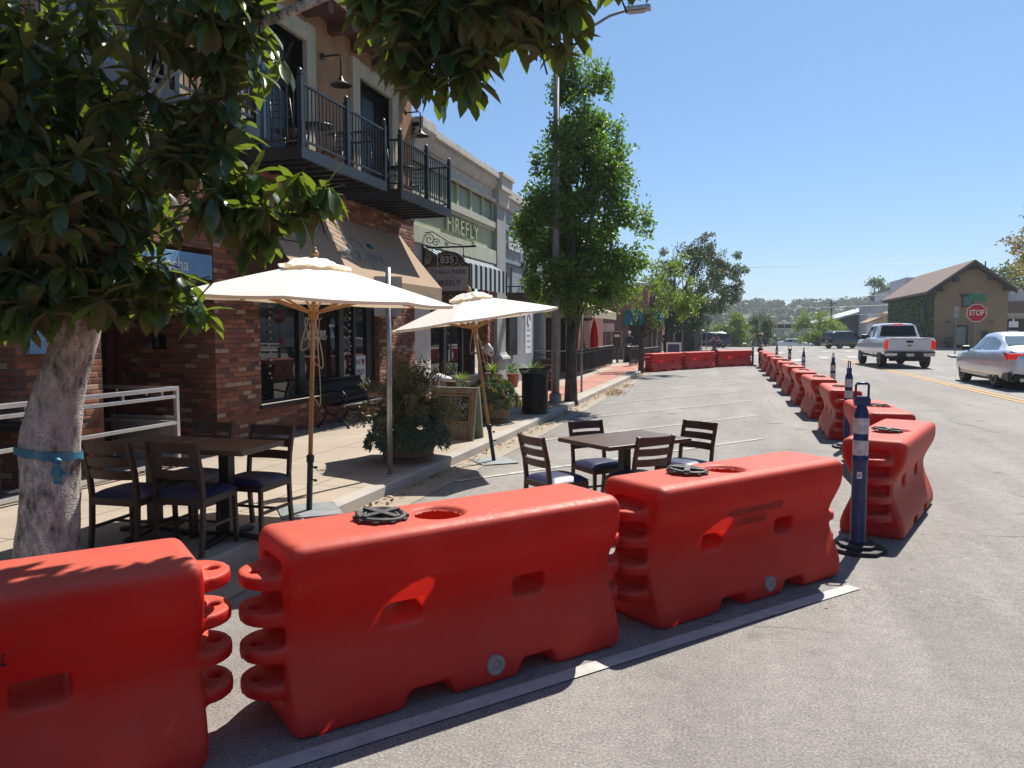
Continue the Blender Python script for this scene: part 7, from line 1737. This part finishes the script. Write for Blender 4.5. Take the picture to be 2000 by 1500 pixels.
cx_, cy_ = 7.95, 25.75
car('sedan', (cx_, cy_, gz(cx_, cy_)), R(91), 'silver four-door sedan cut by the right edge of the photo, nearest vehicle', 'silvercar', stab, (-1.43, 1.43), .36, [(-1.62, -1.10, -1.22, -.98), (-1.04, -.20, -.92, -.20), (-.10, 1.02, -.10, .42)], (.42, 1.18), (-1.68, -1.06), (), sd_, 'bluglass')
# --- SUVs
utab = [(-2.32, .45, .95, .78, .98, .70), (-2.28, .36, 1.05, .88, 1.25, .70), (-2.12, .32, 1.08, .92, 1.56, .64), (-1.85, .30, 1.08, .93, 1.66, .62), (0, .28, 1.04, .93, 1.70, .62), (.42, .28, 1.02, .93, 1.66, .62), (1.12, .28, 1.0, .93, 1.10, .72), (1.9, .30, .95, .91, .99, .74), (2.25, .36, .78, .82, .82, .64), (2.34, .42, .65, .70, .68, .55)]
def suvx(t):
    MB().box(-2.36, -2.20, -.80, .80, .40, .52).build('bumper_strip', M['chrome'], t, bevel=.02); MB().box(-2.33, -2.30, -.18, .18, .72, .84).build('number_plate', M['signwhite'], t)
    for s in (-1, 1): MB().box(.72, .88, s * .98 - .10, s * .98 + .08, 1.0, 1.16).build('mirror', M['black'], t, bevel=.02); MB().tube([(-1.8, s * .55, 1.72), (-1.6, s * .55, 1.75), (.1, s * .55, 1.77), (.3, s * .55, 1.73)], .018, 6).build('roof_rail', M['chrome'], t)
gs_ = [(-2.05, -1.35, -1.9, -1.32), (-1.22, -.28, -1.22, -.28), (-.18, .88, -.18, .42)]
ux, uy = 10.9, 82.5
car('suv', (ux, uy, gz(ux, uy)), R(32), 'black sport utility car turning right beyond the crossing, behind the pickup', 'blackcar', utab, (-1.42, 1.38), .36, gs_, (.48, 1.08), (-2.25, -2.08), [(-2.25, -.92, -.72, .88, 1.10, 'taildim', 'tail_lamp'), (-2.25, .72, .92, .88, 1.10, 'taildim', 'tail_lamp')], suvx)
ux, uy = -2.55, 88.5
car('suv', (ux, uy, gz(ux, uy) + .02), R(198), 'dark blue sport utility car parked side-on beyond the crossing', 'navycar', utab, (-1.42, 1.38), .36, gs_, (.48, 1.08), (-2.25, -2.08), [(-2.25, -.92, -.72, .88, 1.10, 'taildim', 'tail_lamp'), (-2.25, .72, .92, .88, 1.10, 'taildim', 'tail_lamp')], suvx)
wtab = [(a, b, c, d, e - (.16 if e > 1.2 else 0), f) for a, b, c, d, e, f in stab]
ux, uy = 8.9, 119
car('hatchback', (ux, uy, -.95), R(160 + 180), 'pale car half hidden below the crest of the road', 'whitecar', stab, (-1.43, 1.43), .36, [(-1.62, -1.10, -1.22, -.98), (-1.04, -.20, -.92, -.20), (-.10, 1.02, -.10, .42)], (.42, 1.18), (-1.68, -1.06))

# ---------------------------------------------------------------- people
def skin_mesh(name, verts, edges, mat, parent, rootv=0, sub=1, flat=None):
    me = bpy.data.meshes.new(name); me.from_pydata([v[:3] for v in verts], edges, []); o = bpy.data.objects.new(name, me); put(o, parent)
    m = o.modifiers.new('skin', 'SKIN'); m.use_smooth_shade = True; sv = me.skin_vertices[0].data
    for i, v in enumerate(verts): sv[i].radius = (v[3], v[4] if len(v) > 4 else v[3]); sv[i].use_root = (i == rootv)
    s = o.modifiers.new('sub', 'SUBSURF'); s.levels = sub; s.render_levels = sub; me.materials.append(mat); return o
def person(x, y, rz, label, H=1.7, top='blackcloth', legs='blackcloth', arms='down', sleeves=True, hair='hair', hat=None, sit=False, stride=.0, skirt=False, z=None):
    k = H / 1.75; t = root('person', (x, y, wz(x, y) if z is None else z), label, 'person', None, rz); hip = .92 * k if not sit else .52
    V = [(0, 0, hip, .115 * k, .10 * k), (0, 0, hip + .20 * k, .105 * k, .085 * k), (0, 0, hip + .42 * k, .125 * k, .09 * k), (0, .0, hip + .54 * k, .06 * k), (0, -.005, hip + .62 * k, .048 * k), (0, -.012, hip + .70 * k, .075 * k, .085 * k), (0, -.012, hip + .79 * k, .062 * k, .07 * k)]
    E = [(0, 1), (1, 2), (2, 3), (3, 4), (4, 5), (5, 6)]; sh = hip + .49 * k
    A = []
    for s in (-1, 1):
        b = len(V); 
        if arms == 'up' or (arms == 'mixed' and s < 0): pts = [(s * .17, 0, sh, .05), (s * .36, -.06, sh - .02, .040), (s * .17, -.12, sh + .20, .030), (s * .12, -.13, sh + .24, .028)]
        elif arms == 'hips' or (arms == 'mixed' and s > 0): pts = [(s * .17, 0, sh, .05), (s * .33, .02, sh - .20, .040), (s * .22, -.14, sh - .32, .030), (s * .15, -.15, sh - .34, .028)]
        else: pts = [(s * .17, 0, sh, .05), (s * .22, .02, sh - .26, .040), (s * .23, -.05, sh - .48, .030), (s * .23, -.07, sh - .57, .030)]
        V += [(p[0] * k, p[1] * k, (p[2]), p[3] * k) for p in pts]; E += [(2, b), (b, b + 1), (b + 1, b + 2), (b + 2, b + 3)]; A.append((b, pts))
        hp = Vector((pts[3][0] * k, pts[3][1] * k, pts[3][2])); d = (hp - Vector((pts[2][0] * k, pts[2][1] * k, pts[2][2]))).normalized(); side = d.cross(Vector((0, 1, 0)))
        side = side.normalized() if side.length > .1 else Vector((1, 0, 0))
        for f in range(5):
            c = len(V); o_ = (f - 2) * .017 * k if f < 4 else -.045 * k; ln = (.075, .085, .08, .065, .05)[f] * k; q = hp + side * o_ + d * ln; V += [(hp.x + side.x * o_ * .8, hp.y + side.y * o_ * .8, hp.z + side.z * o_ * .8, .010 * k), (q.x, q.y, q.z, .008 * k)]; E += [(b + 3, c), (c, c + 1)]
    Lg = []
    for s in (-1, 1):
        b = len(V)
        if sit: pts = [(s * .09, -.02, hip - .02, .085), (s * .10, -.42, hip, .06), (s * .10, -.44, hip - .40, .045), (s * .10, -.56, hip - .46, .038)]
        else: st = stride * s; pts = [(s * .09, 0, hip - .05, .085), (s * .095, -st * .5, .50 * k, .060), (s * .095, -st + .02, .09 * k, .042), (s * .10, -st - .15, .035 * k, .036)]
        V += [(p[0] * k, p[1] * k, p[2], p[3] * k) for p in pts]; E += [(0, b), (b, b + 1), (b + 1, b + 2), (b + 2, b + 3)]; Lg.append((b, pts))
    skin_mesh('body', V, E, M['skin'], t)
    e = .014 * k; g = lambda i, dr=e: (*V[i][:3], V[i][3] + dr, (V[i][4] if len(V[i]) > 4 else V[i][3]) + dr)
    cv = [g(0, e), g(1), g(2), g(3, .012)]; ce = [(0, 1), (1, 2), (2, 3)]
    for b, pts in A:
        n = len(cv); cv += [g(b), g(b + 1)]; ce += [(2, n), (n, n + 1)]
        if sleeves: cv.append(g(b + 2)); ce.append((n + 1, n + 2))
    skin_mesh('top', cv, ce, M[top], t)
    cv = [(*V[0][:3], V[0][3] + e * 1.3, V[0][4] + e * 1.3)]; ce = []
    for b, pts in Lg: n = len(cv); cv += [g(b), g(b + 1), g(b + 2)]; ce += [(0, n), (n, n + 1), (n + 1, n + 2)]
    skin_mesh('trousers', cv, ce, M[legs], t)
    sh_ = MB()
    for b, pts in Lg: sh_.lathe([(.03, -.035), (.05, -.03), (.05, .02), (.02, .05)], 10, (pts[3][0] * k, (pts[3][1] + .05) * k, pts[3][2] + .0)); 
    hz_ = hip + .74 * k
    for b, pts in Lg: MB().box(pts[3][0] * k - .045, pts[3][0] * k + .045, (pts[3][1] - .06) * k, (pts[3][1] + .20) * k, max(0, pts[3][2] - .035), pts[3][2] + .05).build('shoe', M['black'], t, bevel=.02)
    f = MB(); f.lathe([(.004, -.03), (.012, -.02), (.014, .0), (.004, .02)], 8, (0, -.105 * k, hz_ - .02)); 
    for s in (-1, 1): f.lathe([(.002, -.02), (.012, -.01), (.012, .015), (.002, .025)], 6, (s * .085 * k, -.005, hz_ - .01))
    f.build('nose_and_ears', M['skin'], t); f = MB()
    for s in (-1, 1): f.lathe([(.002, -.008), (.009, 0), (.002, .008)], 6, (s * .03 * k, -.092 * k, hz_ + .012))
    f.box(-.022, .022, -.096 * k, -.085 * k, hz_ - .058, hz_ - .052); f.build('eyes_and_mouth', M['hair'], t)
    h = MB(); R_ = .105 * k; hv = []; n = 14
    for i in range(8):
        th = math.pi * .60 * i / 7
        for j in range(n): a = 2 * math.pi * j / n; fr = 1.0 if math.sin(a) > -.3 else .80; hv.append((R_ * math.sin(th) * math.cos(a) * .88, .010 + R_ * math.sin(th) * math.sin(a) * fr, hz_ + .005 + R_ * 1.15 * math.cos(th)))
    h.add(hv, [(i * n + j, i * n + (j + 1) % n, (i + 1) * n + (j + 1) % n, (i + 1) * n + j) for i in range(7) for j in range(n)], True); h.build('hair', M[hair], t)
    if hat:
        q = MB(); q.lathe([(.19, .0), (.19, .012), (.115, .02), (.105, .10), (.06, .12), (.001, .12)], 22, (0, 0, hz_ + .055)) if hat == 'straw' else q.lathe([(.115, 0), (.112, .05), (.08, .10), (.001, .12)], 20, (0, 0, hz_ + .04))
        if hat == 'cap': q.box(-.07, .07, -.20, -.10, hz_ + .05, hz_ + .062)
        q.build('hat', M['straw' if hat == 'straw' else 'blackcloth'], t)
    return t
zr_ = lambda x, y: gz(x, y) + .005
person(-.90, 42.6, R(30), 'woman in cap and patterned top, both hands raised to her face, at the far barriers', 1.68, 'patterned', 'denim', 'up', False, hat='cap', z=zr_(-.9, 42.6))
person(1.52, 44.9, R(75), 'person in straw hat and blue shirt standing at the far end of the barrier row', 1.74, 'bluecloth', 'blackcloth', 'hips', False, hat='straw', z=zr_(1.5, 44.9))
person(-5.95, 46.6, R(185), 'pedestrian dressed in black with pale cap walking on the left pavement', 1.75, 'blackcloth', 'blackcloth', 'down', True, 'whitehair', stride=.16)
person(-6.6, 35.6, R(150), 'white-haired person in dark clothes seated behind the patio fence', 1.70, 'blackcloth', 'blackcloth', 'down', True, 'whitehair', sit=True)
person(-4.9, 60.0, R(170), 'person in dark clothes standing in the shade by the far lamp', 1.72, 'blackcloth', 'blackcloth', 'down', True, z=.03)
t = root('patio_chair', (-6.6, 35.65, wz(-6.6, 35.6)), 'black chair under the white-haired person on the patio', 'chair'); m = MB(); m.box(-.24, .24, -.22, .26, .36, .42); m.build('seat', M['black'], t)
for a in (-1, 1):
    for b in (-1, 1): MB().box(a * .22 - .02, a * .22 + .02, b * .2, b * .2 + .04, 0, .36).build('leg', M['black'], t)

# ---------------------------------------------------------------- thin summer haze
def hazebox():
    m = bpy.data.materials.new('haze_air'); m.use_nodes = True; nt = m.node_tree; nt.nodes.clear(); o_ = nt.nodes.new('ShaderNodeOutputMaterial'); v = nt.nodes.new('ShaderNodeVolumePrincipled')
    v.inputs['Color'].default_value = (.80, .88, .96, 1); v.inputs['Density'].default_value = .00042; v.inputs['Anisotropy'].default_value = .2; nt.links.new(v.outputs[0], o_.inputs['Volume'])
    b = MB().box(-1600, 1600, -80, 2600, -40, 60).build('haze', m); b['kind'] = 'stuff'; b.display_type = 'WIRE'
hazebox()
